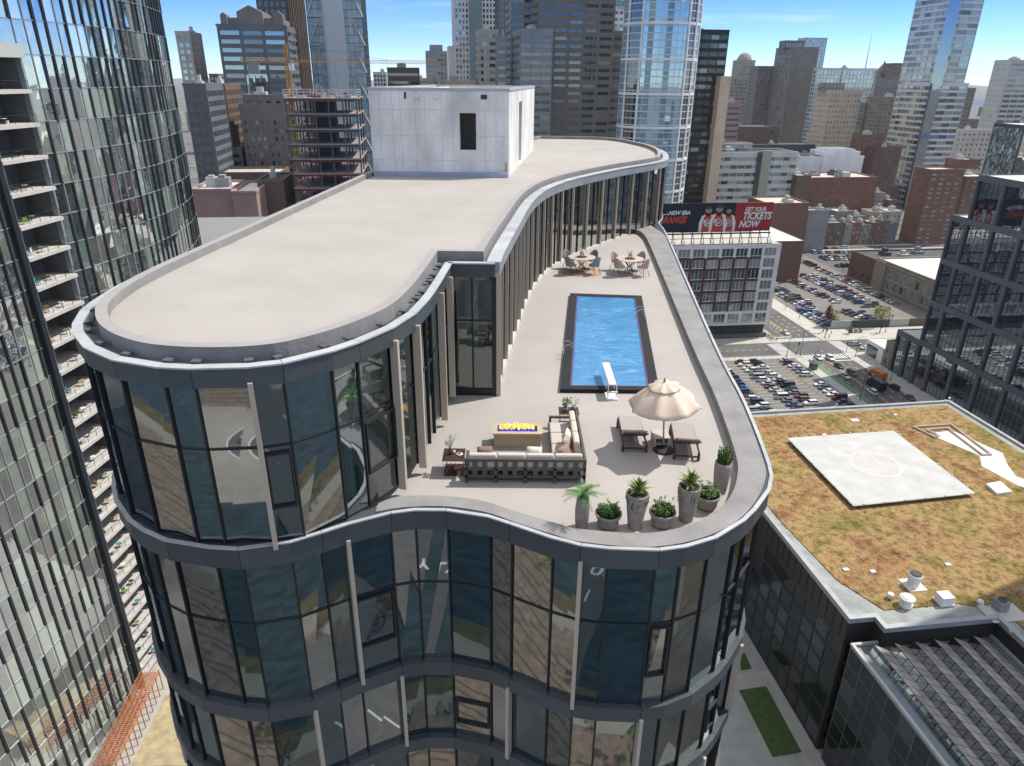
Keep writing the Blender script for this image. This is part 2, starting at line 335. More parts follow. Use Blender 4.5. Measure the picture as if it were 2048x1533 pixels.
# the bank, tracks, street and river the tower looks out on (they show in its glass)
sheet('rail_yard_ground', [(-400, -66), (420, -46), (420, -24), (-400, -30)], 0.04, dirt)
rm = MB()
for k in range(6):
    for s in (0, 1.45):
        y0 = -36 - k * 4.4 - s; pts = [Vector((x, y0 + (x + 400) * 0.02 + 2.5 * math.sin(x * 0.018 + k * 0.25), 0.2)) for x in range(-400, 421, 20)]
        for p, q in zip(pts, pts[1:]):
            rm.face([p + Vector((0, -.09, 0)), q + Vector((0, -.09, 0)), q + Vector((0, .09, 0)), p + Vector((0, .09, 0))])
tag(rm.obj('rail_track', railm), 'long parallel railway tracks on the brown rail bed beside the river', 'railway track')
sheet('path', [(-400, -70), (420, -50), (420, -46.1), (-400, -66.1)], 0.05, mat('river_path', (0.26, 0.24, 0.20), .9))
sheet('river_bank', [(-400, -74), (420, -54), (420, -50.1), (-400, -70.1)], 0.05, mat('bank_grass', (0.10, 0.085, 0.045), 0.95, var=0.4, vs=0.3))
sheet('river', [(-2500, -250), (2500, -130), (2500, -3), (420, -54.1), (-400, -74.1), (-2500, -124)], 0.035, waterm)
sheet('river_bank', [(-2500, -520), (2500, -420), (2500, -130.1), (-2500, -250.1)], 0.06, mat('far_bank', (0.15, 0.145, 0.115), 0.95, var=0.4, vs=0.03, det=10))
fb = mat('far_plaza', (0.34, 0.31, 0.26), 0.95, var=0.2, vs=0.06, det=8)
sheet('far_bank_plaza', [(-90, -136), (90, -128), (90, -230), (-90, -240)], 0.08, fb)
def oval(cx, cy, rx, ry, n=40): return [(cx + rx * math.cos(2 * math.pi * k / n), cy + ry * math.sin(2 * math.pi * k / n)) for k in range(n)]
mb = MB(); A_ = [Vector(p) for p in oval(-6, -166, 40, 22)]; mb.ring(A_, offset(A_, -9), .08, .12); o = mb.obj('road', asphalt); o['kind'] = 'structure'
mb = MB(); mb.ring(offset(A_, .5), A_, .08, .2); mb.ring(offset(A_, -9), offset(A_, -9.5), .08, .2); o = mb.obj('kerb', paint_w); o['kind'] = 'structure'
mb = MB(); mb.prism(oval(-6, -166, 22, 9), .08, .16); o = mb.obj('lawn', mat('lawn_dull', (.12, .14, .05), .95)); o['kind'] = 'structure'
sheet('rail_yard_ground', [(-95, -200), (95, -168), (95, -186), (-95, -222)], 0.14, dirt)
mb = MB()
for k in range(6): y = k * 3.2; mb.face([(-95, -203 - y, .2), (95, -171 - y, .2), (95, -171.3 - y, .2), (-95, -203.4 - y, .2)])
tag(mb.obj('rail_track', railm), 'second set of railway tracks beyond the river, mirrored in the curved glass', 'railway track')
sheet('road', [(-34, -21), (-18, -21), (-2, -560), (-22, -560)], 0.5, mat('street_dark', (0.085, 0.085, 0.085), 0.9, var=0.1), thick=0.3)
sheet('road', [(24, -21), (60, -21), (90, -560), (64, -560)], 0.5, mat('street_dark2', (0.13, 0.125, 0.12), 0.9, var=0.2), thick=0.3)
lm = MB()
for y in range(-540, -20, 9):
    x = -26 - (y + 21) * 0.026; lm.face([(x - .15, y, .52), (x + .15, y, .52), (x + .15, y + 4, .52), (x - .15, y + 4, .52)])
    x = 42 - (y + 21) * 0.066; lm.face([(x - .15, y, .52), (x + .15, y, .52), (x + .15, y + 4, .52), (x - .15, y + 4, .52)])
o = lm.obj('road_marking', paint_w); o['kind'] = 'structure'
for y in (-98,):
    o = text_obj('ONLY', 'road_marking', paint_w, None, 4.2, (-24 - (y + 21) * 0.026 - 4.5, y, .53), (0, 0, 0), off=.06); o['kind'] = 'structure'
# road paint at the crossing
def stripes(mb, a0, a1, b0, b1, n, along, wf=0.5, z=0.05):
    for k in range(n):
        if along == 'a':
            s = a0 + (a1 - a0) * k / n; e = s + (a1 - a0) / n * wf; pts = [xy(s, b0), xy(e, b0), xy(e, b1), xy(s, b1)]
        else:
            s = b0 + (b1 - b0) * k / n; e = s + (b1 - b0) / n * wf; pts = [xy(a0, s), xy(a1, s), xy(a1, e), xy(a0, e)]
        mb.face([(p[0], p[1], z) for p in pts])
mb = MB()
stripes(mb, 147.5, 165, 255.6, 259.4, 13, 'a', 0.55); stripes(mb, 147.5, 165, 235.5, 240.4, 13, 'a', 0.55)
stripes(mb, 139.5, 145.5, 241.6, 254.6, 10, 'b', 0.5); stripes(mb, 166.5, 172, 241.6, 254.6, 10, 'b', 0.5)
for a in (150.6, 158.4, 161.7):
    stripes(mb, a, a + .16, 262, 410, 30, 'b', 0.5); stripes(mb, a, a + .16, 120, 233, 26, 'b', 0.5)
stripes(mb, 40, 139, 247.9, 248.1, 30, 'a', 0.5); stripes(mb, 173, 300, 247.9, 248.1, 30, 'a', 0.5)
mb.face([(*xy(147.3, 261), .05), (*xy(154, 261), .05), (*xy(154, 261.6), .05), (*xy(147.3, 261.6), .05)])
mb.face([(*xy(155, 233.2), .05), (*xy(165, 233.2), .05), (*xy(165, 233.9), .05), (*xy(155, 233.9), .05)])
# parking bays
for a in (104, 116.2, 128, 136.5):
    stripes(mb, a - 2.4, a + 7.4 if a != 136.5 else a + 2.6, 150, 236, 31, 'b', 0.045)
o = mb.obj('road_marking', paint_w); o['kind'] = 'structure'
mb = MB()
for a in (154.3, 154.75): mb.face([(*xy(a, 262), .05), (*xy(a + .2, 262), .05), (*xy(a + .2, 410), .05), (*xy(a, 410), .05)]); mb.face([(*xy(a, 100), .05), (*xy(a + .2, 100), .05), (*xy(a + .2, 233), .05), (*xy(a, 233), .05)])
for b in range(262, 300, 3): mb.face([(*xy(152.2, b), .05), (*xy(154.2, b + 2), .05), (*xy(154.2, b + 2.5), .05), (*xy(152.2, b + .5), .05)])
o = mb.obj('road_marking', paint_y); o['kind'] = 'structure'
gs('cycle_lane', 147.4, 149.8, 120, 232, 0.045, mat('cycle_lane_green', (0.13, 0.24, 0.13), 0.9, var=0.3))

# ---------------------------------------------------------------- the curved glass tower
ZD, ZR = 90.0, 94.6
C1 = catmull([(-8.7, 45.2), (-9.3, 38), (-10.3, 26), (-10.85, 19.5), (-10.65, 16.7), (-10.05, 15.2), (-9.15, 14.05), (-8.0, 13.25), (-6.9, 12.95), (-5.7, 12.95), (-4.7, 13.25), (-3.9, 13.95), (-3.2, 14.9), (-2.6, 16.2), (-2.3, 18.0), (-2.15, 20.0), (-2.05, 21.72)])
BX = [Vector((-2.05, 21.72)), Vector((-.58, 21.70))]
C2 = catmull([(-.58, 21.70), (-.44, 23.5), (.07, 28.1), (.65, 33.0), (1.2, 36.0), (2.0, 38.8), (3.6, 42.2), (6.5, 46.6), (9.0, 49.7), (10.5, 51.8), (11.3, 54), (12, 58.9), (11.5, 64.3), (9, 70.4), (2.2, 71.5)])
UP1 = resample(C1, [1.15, 1.15, 1.15, .65, 1.1, .65, 1.1, .7]); UP2 = resample(C2, [.8] * 26 + [1.0] * 60)
TC = catmull([(-8.7, 45.2), (-9.3, 38), (-10.3, 26), (-10.85, 19.5), (-10.65, 16.7), (-10.05, 15.2), (-9.15, 14.05), (-8.0, 13.25), (-6.9, 12.95), (-5.6, 12.93), (-4.48, 13.5), (-3.85, 13.9), (-3.19, 14.25), (-2.37, 14.48), (-1.5, 14.47), (-.45, 14.2), (.34, 13.74), (1.03, 13.38), (1.75, 13.1), (3.17, 12.96), (4.38, 13.28), (5.4, 14.0), (6.36, 15.13), (6.77, 15.9), (7.03, 16.9), (7.56, 20.9), (8.05, 26.65), (10.33, 47.45), (10.6, 51.6), (11.3, 54), (12, 58.9), (11.5, 64.3), (9, 70.4), (2.2, 71.5)])
LOW = resample(TC, [1.1, .62, 1.1, .7, .62, 1.1, .62, .8])
tower = thing('glass_tower', 'curved glass tower with a roof terrace, slate bands and tan fins in the foreground', 'tower', (0, 5, 0))
tower.location = (0, 0, 0)
ALLW = []; ALLF = []
def glazing(pts, z0, z1, fin_step, fin_off, mats_fn, transom=0.62, vent_at=(), fin_w=0.10, closed=False, at=None):
    n = len(pts); chosen = set()
    for tx in (at or ()):
        best = min((abs(px_of(p.x, p.y, z1)[0] - tx) + (0 if p.y < 25 else 999), i) for i, p in enumerate(pts) if p.y < 40 and (i == 0 or (pts[min(i + 1, n - 1)] - pts[i - 1]).cross(Vector((0, 0)) - p) < 0.0 or True))
        chosen.add(best[1])
    for i in range(n if closed else n - 1):
        a, b = pts[i], pts[(i + 1) % n]; e = (b - a); ln = e.length
        if ln < .05: continue
        e = e / ln; nn = Vector((e.y, -e.x)); mid = (a + b) / 2
        vis = nn.dot(-mid) / mid.length
        d = math.hypot(mid.length, z0 - 100)
        ALLW.append((d if vis > -.05 else d + 500, a, b, e, nn, ln, z0, z1, mats_fn(i, a), transom, i in vent_at))
        if (i in chosen) or (fin_step and (i + fin_off) % fin_step == 0 and not (at and px_of(a.x, a.y, z1)[0] > 150 and a.y < 30)): ALLF.append((d if vis > -.3 else d + 500, a.copy(), nn.copy(), e.copy(), z0 - .12, z1 + .12, fin_w))
def mf(i, a):
    r = random.Random(i * 7 + 3).random()
    return 0 if r < .5 else 1
pick_hi = lambda i, a: (2 if (a.x > -4.0 and a.y > 14.0) else (1 if (a.x < -8.2) or i % 7 in (2,) else 0))
glazing(UP1, ZD + .32, ZR - .42, 3, 1, pick_hi, vent_at=(37, 40), at=(206, 494, 750, 798, 835, 868, 890))
glazing(BX, ZD + .25, ZR - .42, 0, 0, lambda i, a: 2)
glazing(UP2, ZD + .12, ZR - .42, 2, 0, lambda i, a: 3, transom=0.72, fin_w=.07)
low_pick = lambda off: (lambda i, a: (2 if (a.x > 3.6 and i % 4 != off % 4) else (1 if (i * 5 + off) % 4 in (0, 1) or a.x < -8.6 else 0)))
STO = [(85.33, 89.72), (82.43, 84.88), (79.53, 81.98), (76.6, 79.1), (73.7, 76.2), (70.8, 73.3)]
FX = [(262, 383, 698, 1163, 1456, 1500), (347, 591, 825, 1019, 1284, 1470), (300, 470, 760, 1100, 1400), (600, 900, 1200), (700,), (800,)]
for k, (z0, z1) in enumerate(STO): glazing(LOW, z0, z1, (5, 4, 5, 4, 5, 4)[k], k * 2 + 1, low_pick(k * 2), transom=(.6 if k < 1 else None), vent_at=([n for n in range(40, 200) if n % 9 == k * 3 % 9]), at=FX[k])
def win_geo(mb, W_, mi=0):
    d, a, b, e, nn, ln, z0, z1, m, tr, vt = W_
    r = random.Random(round(a.x * 100) + round(z0 * 10)); t = [r.uniform(-.012, .012) for _ in range(3)]
    i0 = a + e * .03 - nn * .03; i1 = b - e * .03 - nn * .03
    mb.face([(i0.x, i0.y, z0), (i1.x - nn.x * t[0], i1.y - nn.y * t[0], z0), (i1.x + nn.x * t[1], i1.y + nn.y * t[1], z1), (i0.x + nn.x * t[2], i0.y + nn.y * t[2], z1)], mi)
def frame_geo(mb, W_, mi=0):
    d, a, b, e, nn, ln, z0, z1, m, tr, vt = W_
    mb.obox(a, e, -.021, .021, -.10, .025, z0 - .02, z1 + .02, mi)
    if tr:
        zt = z0 + (z1 - z0) * tr; mb.obox(a, e, .03, ln - .03, -.10, .0, zt - .022, zt + .022, mi)
    if vt:
        za, zb = z0 + (z1 - z0) * .22, z0 + (z1 - z0) * .58
        for q in ((.05, .10, za, zb), (ln - .10, ln - .05, za, zb), (.10, ln - .10, za, za + .05), (.10, ln - .10, zb - .05, zb)): mb.obox(a, e, q[0], q[1], -.05, .05, q[2], q[3], mi)
twr_glass_w = cglass('tower_glass_wing', [(0.05, 0.05, 0.045)], refl=0.50, tint=(0.92, 0.94, 0.93), wob=0.006, trans=0.9, tcol=(.80, .87, .84))
GM3 = [twr_glass, twr_glass_d, twr_glass_c, twr_glass_w]
ALLW.sort(key=lambda t: t[0]); ALLF.sort(key=lambda t: t[0])
for W_ in ALLW[:100]:
    mb = MB(); win_geo(mb, W_); wo_ = mb.obj('window', GM3[W_[8]], tower)
    mb = MB(); frame_geo(mb, W_); mb.obj('window_frame', blackm, wo_)
mb = MB(); mb2 = MB()
for W_ in ALLW[100:]: win_geo(mb, W_, W_[8]); frame_geo(mb2, W_)
wo_ = mb.obj('window', GM3, tower); wo_['kind'] = 'stuff'; mb2.obj('window_frame', blackm, wo_)
def fin_geo(mb, F):
    d, a, nn, e, z0, z1, fw = F; mb.obox(a, e, -fw / 2, fw / 2, .0, .20 if a.y < 22 else .13, z0, z1)
for F in ALLF[:100]:
    mb = MB(); fin_geo(mb, F); mb.obj('fin', fin_m, tower)
mb = MB()
for F in ALLF[100:]: fin_geo(mb, F)
mb.obj('fin', fin_m, tower)['kind'] = 'stuff'
# bands of cladding
def band(pts, z0, z1, out, back, m, name='fascia', closed=False, cap=None, gap=.012, every=2):
    mb = MB(); mc = MB(); A = offset(pts, out, closed); B = offset(pts, -back, closed); n = len(pts)
    i = 0; N = n if closed else n - 1
    while i < N:
        j = min(i + 1, N); a, b = A[i], A[j % n]; c, d = B[i], B[j % n]
        if (b - a).length < .05: i = j; continue
        e = (b - a).normalized(); 
        g = gap if i % every == 0 else 0.0
        P = [a + e * g, b, d, c + e * g]
        mb.prism([(p.x, p.y) for p in P], z0, z1, 0)
        if cap: mc.prism([(p.x, p.y) for p in [a + (a - c).normalized() * .03 + e * g, b + (b - d).normalized() * .03, b + (d - b).normalized() * cap, a + (c - a).normalized() * cap + e * g]], z1 + .002, z1 + .04, 0)
        i = j
    o = mb.obj(name, m, tower)
    if cap: mc.obj('fascia_cap', silver, o)
    return o
SOFT = resample(C1, [1.9]); SOFT2 = resample(C2, [1.9])
band(UP1, ZR - .42, ZR, .10, .25, fascia_m, cap=.20)
band(BX, ZR - .42, ZR, .10, .25, fascia_m, cap=.20)
band(UP2, ZR - .42, ZR + .02, .16, .25, fascia_w, cap=.42)
band(LOW, 89.72, 90.26, .14, .3, fascia_m, cap=.07)
for k, (z0, z1) in enumerate(STO): band(LOW, z0 - .45, z0, .14, .3, fascia_m)
# upper roof
UPC = UP1 + [BX[1]] + UP2[1:]
FINE = resample(C1, [.35]) + [BX[1]] + [p for p in resample(C2, [.35])[1:] if (p - BX[1]).length > 1.05]
inA = offset(FINE, -.40); inB = offset(FINE, -.66)
mb = MB(); mb.ring(inA, inB, ZR - .25, ZR + .30, 0, mt=1); mb.obj('parapet', [par_m, mat('parapet_top', (0.33, 0.31, 0.295), 0.85, var=0.06, vs=1.5)], tower)
mb = MB(); mb.prism([(p.x, p.y) for p in offset(UPC, -.55)], ZR - .3, ZR + .05, 0); mb.obj('roof_deck', deck, tower)
mb = MB(); mb.prism([(p.x, p.y) for p in offset(UPC, -.05)], ZR - .40, ZR - .06, 0); mb.obj('roof_slab', [W['slate']], tower)
# brackets on the gutter
mb = MB(); A = offset(UP1, -.20, False)
for i in range(0, len(UP1) - 1, 1):
    e = (A[i + 1] - A[i]).normalized(); mb.obox(A[i], e, -.09, .09, -.12, .06, ZR + .03, ZR + .075)
mb.obj('gutter_bracket', W['dgrey'], tower)
# terrace deck + parapet
TE = [Vector(p) for p in [(-3.4, 14.55)]]
mb = MB()
tin = [(-3.3, 14.62), (-2.81, 14.94), (-1.8, 14.98), (-.78, 14.79), (.22, 14.26), (1.06, 13.85), (1.63, 13.62), (3.26, 13.49), (4.55, 14.0), (5.46, 14.89), (6.07, 16.1), (6.4, 17.5), (6.83, 21.26), (7.23, 26.63), (8.75, 44.3), (8.9, 48.2), (8.6, 49.2)]
tout = [(-3.3, 14.25), (-2.6, 14.46), (-1.6, 14.51), (-.6, 14.27), (.22, 13.80), (.90, 13.45), (1.65, 13.12), (3.2, 12.96), (4.6, 13.4), (5.75, 14.33), (6.75, 15.9), (7.12, 17.5), (7.58, 21.1), (8.05, 26.65), (9.98, 44.3), (10.3, 47.4), (10.0, 50.9)]
TI = catmull(tin, k=6); TO = catmull(tout, k=6)
mb.ring(TO, TI, ZD - .2, ZD + .285, 0, closed=False); mb.obj('terrace_parapet', par_m, tower)
mb = MB(); LIN = offset(LOW, -.2); mb.prism([(p.x, p.y) for p in LIN], ZD - .35, ZD, 0); mb.obj('terrace_deck', deck, tower)
# wall base flashing along the terrace
mb = MB(); A = UP2
for i in range(0, 34):
    e = (A[i + 1] - A[i]); mb.obox(A[i], e.normalized(), 0, e.length + .01, -.2, .11, ZD, ZD + .12)
mb.obj('wall_curb', mat('curb_pale', (0.62, 0.59, 0.53), 0.8), tower)
# corner box posts
mb = MB()
for p in (BX[1],): mb.box(p.x - .07, p.x + .05, p.y - .04, p.y + .08, ZD, ZR - .42)
mb.obox(BX[0], Vector((1, 0)), .7, .76, -.1, .04, ZD + .2, ZR - .42); mb.obox(BX[0], Vector((1, 0)), 0, 1.47, -.1, .05, ZD + .02, ZD + .25)
mb.obj('corner_post', blackm, tower)
# wall at the left end of the penthouse beside the terrace and floors inside
mb = MB(); mb.prism([(p.x, p.y) for p in offset(UPC, -.3)], ZR - .62, ZR - .42, 0); mb.obj('ceiling', inter_wall, tower)
IN = [(p.x, p.y) for p in offset(LOW, -.32)]
for k, (z0, z1) in enumerate(STO):
    mb = MB(); mb.prism(IN, z0 - .42, z0 - .12, 0); mb.obj('floor_slab', inter_floor, tower)
mb = MB()
for (x, y) in [(-8.2, 16.5), (-4.3, 15.4), (-7.6, 24), (-3.6, 22), (0, 17), (4.6, 15.6), (5.6, 21), (2.2, 20), (6.2, 28), (-6, 19.2)]:
    for z0, z1 in STO + [(ZD, ZR - .5)]:
        if z0 == ZD and (x > -2.4): continue
        mb.lathe([(.24, z0), (.24, z1)], (x, y, 0), 12)
for (x, y) in [(-1.6, 26), (-.8, 32), (1, 40), (4, 46), (8, 53), (9.5, 60)]: mb.lathe([(.24, ZD), (.24, ZR - .5)], (x, y, 0), 12)
mb.obj('column', inter_wall, tower)
mb = MB(); mb.box(-6.8, 4.2, 20.5, 44, 2, ZD - .4, 0); mb.obj('core_wall', mat('core_wall', (0.20, 0.22, 0.19), 0.9, var=0.3, vs=.5), tower)
mb = MB(); mb.box(-7.4, -4.6, 18.2, 43, ZD, ZR - .5, 0); mb.box(-1.2, 5.5, 52, 66, ZD, ZR - .5, 0); mb.box(-4.6, -3.2, 25, 25.2, ZD, ZR - .5); mb.box(-4.6, -2.4, 31, 31.2, ZD, ZR - .5); mb.obj('partition_wall', inter_wall, tower)
PW = resample(offset([p for p in C2 if p.y > 24], -2.7, False), [2.6]); mb = MB()
for k in range(len(PW) - 1):
    if k % 4 == 2 or (PW[k + 1] - PW[k]).length < .3: continue
    e = (PW[k + 1] - PW[k]); mb.obox(PW[k], e.normalized(), .02, e.length - .02, -.12, 0, ZD, ZR - .62)
mb.obj('partition_wall', mat('partition_white', (.66, .62, .54), .8, var=.15, vs=.7), tower)
# dark furniture and building stuff seen behind the far glass
mb = MB(); r = random.Random(5)
for k in range(26):
    t = r.random(); x = -1.2 + t * 8 + r.uniform(-.5, .5); y = 27 + t * 24; s = r.uniform(.3, .8); mb.box(x - 2, x - 2 + s * 1.6, y, y + s, ZD, ZD + r.uniform(.4, 1.6), k % 3)
mb.obj('stored_material', [inter_dark, W['white'], W['tan']], tower)
# plain lower shaft
mb = MB(); mb.prism([(p.x, p.y) for p in offset(LOW, -.1)], 0, 70.3, 0, caps=False); o = mb.obj('lower_glazing', g_dark, tower)
for z in range(5, 70, 3): pass
mb = MB(); A = offset(LOW, .12); B = offset(LOW, -.12)
for z in range(1, 70, 3): mb.ring(A, B, z, z + .5)
mb.obj('lower_band', fascia_m, tower)
# concrete bulkhead
cb = mat('bulkhead_concrete', (0.63, 0.605, 0.565), 0.9, var=0.18, vs=0.7, det=12, bump=0.25, bs=4, c2=(0.70, 0.68, 0.64), stretch=(1, 1, .45))
u = Vector((7.9, -.15)).normalized(); bp = Vector((-8.25, 42.4)); v = Vector((.11, 1)).normalized()
def bq(s, t): return (bp + u * s + v * t)
X0, X1, Y1 = 0, 7.95, 17.0; Z0, Z1 = ZR + .04, 99.32
bw = thing('bulkhead', None, None); bw.parent = tower
mb = MB()
def pr(s0, s1, t0, t1, z0, z1, mi=0): mb.prism([bq(s0, t0)[:2], bq(s1, t0)[:2], bq(s1, t1)[:2], bq(s0, t1)[:2]], z0, z1, mi)
dx0, dx1 = 5.12, 6.07; dz0, dz1 = 96.15, 98.15
pr(X0, dx0, 0, .25, Z0, Z1); pr(dx1, X1, 0, .25, Z0, Z1); pr(dx0, dx1, 0, .25, Z0, dz0); pr(dx0, dx1, 0, .25, dz1, Z1)
pr(X0, X0 + .25, .25, Y1, Z0, Z1)
ry0, ry1 = 5.5, 7.3
pr(X1 - .25, X1, .25, ry0, Z0, Z1); pr(X1 - .25, X1, ry1, Y1, Z0, Z1); pr(X1 - .25, X1, ry0, ry1, 98.6, Z1); pr(X1 - .25, X1, ry0, ry1, Z0, Z0 + .25)
pr(X0 + .25, X1 - .25, Y1 - .25, Y1, Z0, Z1); pr(X0 + .25, X1 - .25, .25, Y1 - .25, 98.4, 98.6); pr(X0 + .25, X1 - .25, 6, 6.2, Z0, 98.4, 0)
pr(2.6, 7.0, 2.2, 2.45, 98.6, 99.42); pr(2.6, 2.85, 2.45, 9, 98.6, 99.42); pr(4.9, 5.05, 2.45, 9, 98.6, 99.3)
mb.obj('wall', cb, bw)
mb = MB(); 
def q4(s0, s1, t0, t1, z0, z1): mb.prism([bq(s0, t0)[:2], bq(s1, t0)[:2], bq(s1, t1)[:2], bq(s0, t1)[:2]], z0, z1)
q4(X0 - .04, X1 + .04, -.04, .3, Z1, Z1 + .14); q4(X0 - .04, .3, .3, Y1, Z1, Z1 + .14); q4(X1 - .3, X1 + .04, .3, Y1, Z1, Z1 + .14); q4(.3, X1 - .3, Y1 - .3, Y1, Z1, Z1 + .14)
mb.obj('coping', mat('coping_grey', (0.40, 0.41, 0.43), 0.6), bw)
mb = MB(); q4(X0 + .1, X1 - .02, -.32, -.02, Z0, Z0 + .28); mb.obj('base_flashing', mat('flashing_blue', (0.33, 0.36, 0.43), 0.6), bw)
mb = MB()
for z in (95.55, 96.9, 98.3): q4(.02, 5.05, -.006, 0, z, z + .018); q4(6.1, X1 - .02, -.006, 0, z, z + .018)
for s in (.55, 1.3, 1.75, 2.6, 3.15, 4.1, 4.75, 6.6, 7.2, 7.65): q4(s, s + .014, -.008, 0, Z0 + .3, Z1)
mb.obj('form_joint', mat('joint_grey', (0.46, 0.45, 0.44), 0.9), bw)
mb = MB()
for s in (2.65, 3.75): q4(s, s + .22, -.16, -.01, 98.93, 99.12)
mb.obj('scupper', steel_w, bw)
mb = MB()
for s, wd, h in ((2.02, .12, .34), (6.35, .36, .24)): q4(s, s + wd, -.012, 0, 98.88, 98.88 + h)
mb.obj('wall_hole', steel_d, bw)
mb = MB()
for s, wd, z, h in ((7.72, .13, 94.95, .5),): q4(s, s + wd, -.007, 0, z, z + h)
mb.obj('rust_stain', mat('rust', (0.45, 0.33, 0.12), 0.9, var=.3, vs=4), bw)

# ---------------------------------------------------------------- things on the terrace
Z = ZD
fabric = mat('fabric_beige', (0.50, 0.44, 0.385), 0.9, var=0.05, vs=3, bump=0.2, bs=60)
fabric_s = mat('fabric_sand', (0.58, 0.505, 0.43), 0.9, var=0.05, vs=3, bump=0.2, bs=60)
pil_b = mat('pillow_brown', (0.30, 0.19, 0.15), 0.9); pil_w = mat('pillow_cream', (0.72, 0.68, 0.56), 0.9, var=.2, vs=20); pil_t = mat('pillow_taupe', (0.36, 0.31, 0.23), 0.9, var=.2, vs=12)
sofa_f = mat('sofa_frame_olive', (0.082, 0.073, 0.055), 0.7)
wood = mat('wood_dark', (0.085, 0.042, 0.026), 0.5, var=0.35, vs=6, stretch=(1, 8, 8)); wood_t = mat('table_top_brown', (0.055, 0.028, 0.022), 0.4, var=.3, vs=8)
wood_l = mat('wood_pale', (0.52, 0.40, 0.33), 0.5, var=0.2, vs=7, stretch=(8, 1, 1))
brassm = mat('wire_brass', (0.35, 0.25, 0.17), 0.4, m=0.6)
chrome = mat('chrome', (0.8, 0.8, 0.82), 0.15, m=1.0, var=0)
umb_m = mat('umbrella_cloth', (0.93, 0.79, 0.64), 0.85, var=0.03)
n = umb_m.node_tree; p_ = n.nodes['Principled BSDF'] if 'Principled BSDF' in n.nodes else [q for q in n.nodes if q.type == 'BSDF_PRINCIPLED'][0]
tr_ = n.nodes.new('ShaderNodeBsdfTranslucent'); tr_.inputs[0].default_value = (0.8, 0.62, 0.45, 1); ms_ = n.nodes.new('ShaderNodeMixShader'); ms_.inputs[0].default_value = 0.35
n.links.new(p_.outputs[0], ms_.inputs[1]); n.links.new(tr_.outputs[0], ms_.inputs[2]); n.links.new(ms_.outputs[0], [q for q in n.nodes if q.type == 'OUTPUT_MATERIAL'][0].inputs[0])

# pool
pool = thing('swimming_pool', 'long blue swimming pool framed by a black stone rim in the middle of the terrace', 'pool', (0, 0, 0))
PO = [(1.67, 21.97), (5.11, 21.96), (6.41, 33.42), (2.88, 33.75)]
PI_ = [(p.x, p.y) for p in offset([Vector(p) for p in PO], -.33)]
PI2 = [(p.x, p.y) for p in offset([Vector(p) for p in PO], -.40)]
mb = MB(); mb.ring([Vector(p) for p in PO], [Vector(p) for p in PI_], Z + .002, Z + .14); mb.obj('rim', mat('black_stone', (0.010, 0.008, 0.008), 0.7, var=0.3, vs=2), pool)
mb = MB(); mb.ring([Vector(p) for p in PI_], [Vector(p) for p in PI2], Z + .005, Z + .12); mb.obj('tile_line', mat('purple_tile', (0.10, 0.075, 0.17), 0.4), pool)
M, n, o_ = new_mat('pool_water'); N = n.nodes.new; L = n.links.new
p = N('ShaderNodeBsdfPrincipled'); L(p.outputs[0], o_.inputs[0]); p.inputs['Roughness'].default_value = 0.12; p.inputs['Specular IOR Level'].default_value = 0.35
tc = N('ShaderNodeTexCoord'); a = N('ShaderNodeTexNoise'); a.inputs['Scale'].default_value = 1.3; a.inputs['Detail'].default_value = 8; a.inputs['Roughness'].default_value = .7; a.inputs['Distortion'].default_value = 1.4
mpn = N('ShaderNodeMapping'); mpn.inputs['Scale'].default_value = (.8, 1.4, 1); L(tc.outputs['Object'], mpn.inputs[0]); L(mpn.outputs[0], a.inputs[0])
r_ = N('ShaderNodeValToRGB'); e = r_.color_ramp.elements; e[0].position = .36; e[0].color = (0.045, 0.18, 0.36, 1); e[1].position = .78; e[1].color = (0.30, 0.48, 0.62, 1); x = e.new(.57); x.color = (0.08, 0.26, 0.46, 1)
L(a.outputs[0], r_.inputs[0]); L(r_.outputs[0], p.inputs['Base Color'])
b_ = N('ShaderNodeTexNoise'); b_.inputs['Scale'].default_value = 4; b_.inputs['Detail'].default_value = 4; L(tc.outputs['Object'], b_.inputs[0])
bp_ = N('ShaderNodeBump'); bp_.inputs['Strength'].default_value = .15; bp_.inputs['Distance'].default_value = .05; L(b_.outputs[0], bp_.inputs['Height']); L(bp_.outputs[0], p.inputs['Normal'])
mb = MB(); mb.prism(PI2, Z + .004, Z + .10); mb.obj('water', M, pool)
def ladder(x, y, dirx):
    t = thing('pool_ladder', 'curved steel handrails on the %s edge of the pool' % ('left' if dirx > 0 else 'right'), 'ladder', (x, y, Z), group='pool ladders')
    for s in (-.22, .22):
        mb = MB(); mb.path([(-.22 * dirx, s, .1), (-.21 * dirx, s, .42), (-.15 * dirx, s, .52), (0, s, .54), (.15 * dirx, s, .4), (.24 * dirx, s, .11)], .014, 6); mb.obj('rail', chrome, t)
ladder(2.22, 25.5, 1); ladder(5.72, 30.1, -1)
# diving board
t = thing('diving_board', 'white diving board on a metal stand reaching over the near end of the pool', 'diving board', (3.42, 21.6, Z))
mb = MB(); mb.box(-.15, .11, -.15, 1.85, .52, .56); mb.obj('board', mat('board_pale', (0.66, 0.58, 0.52), .7), t, bevel=.01)
mb = MB()
for x in (-.16, .12):
    mb.path([(x, -.15, .0), (x, -.15, .53)], .016); mb.path([(x, .42, .15), (x, .3, .53)], .016)
mb.box(-.2, .16, -.19, -.11, .26, .30); mb.box(-.21, .17, -.24, .55, .002, .05); mb.obj('stand', steel_w, t)

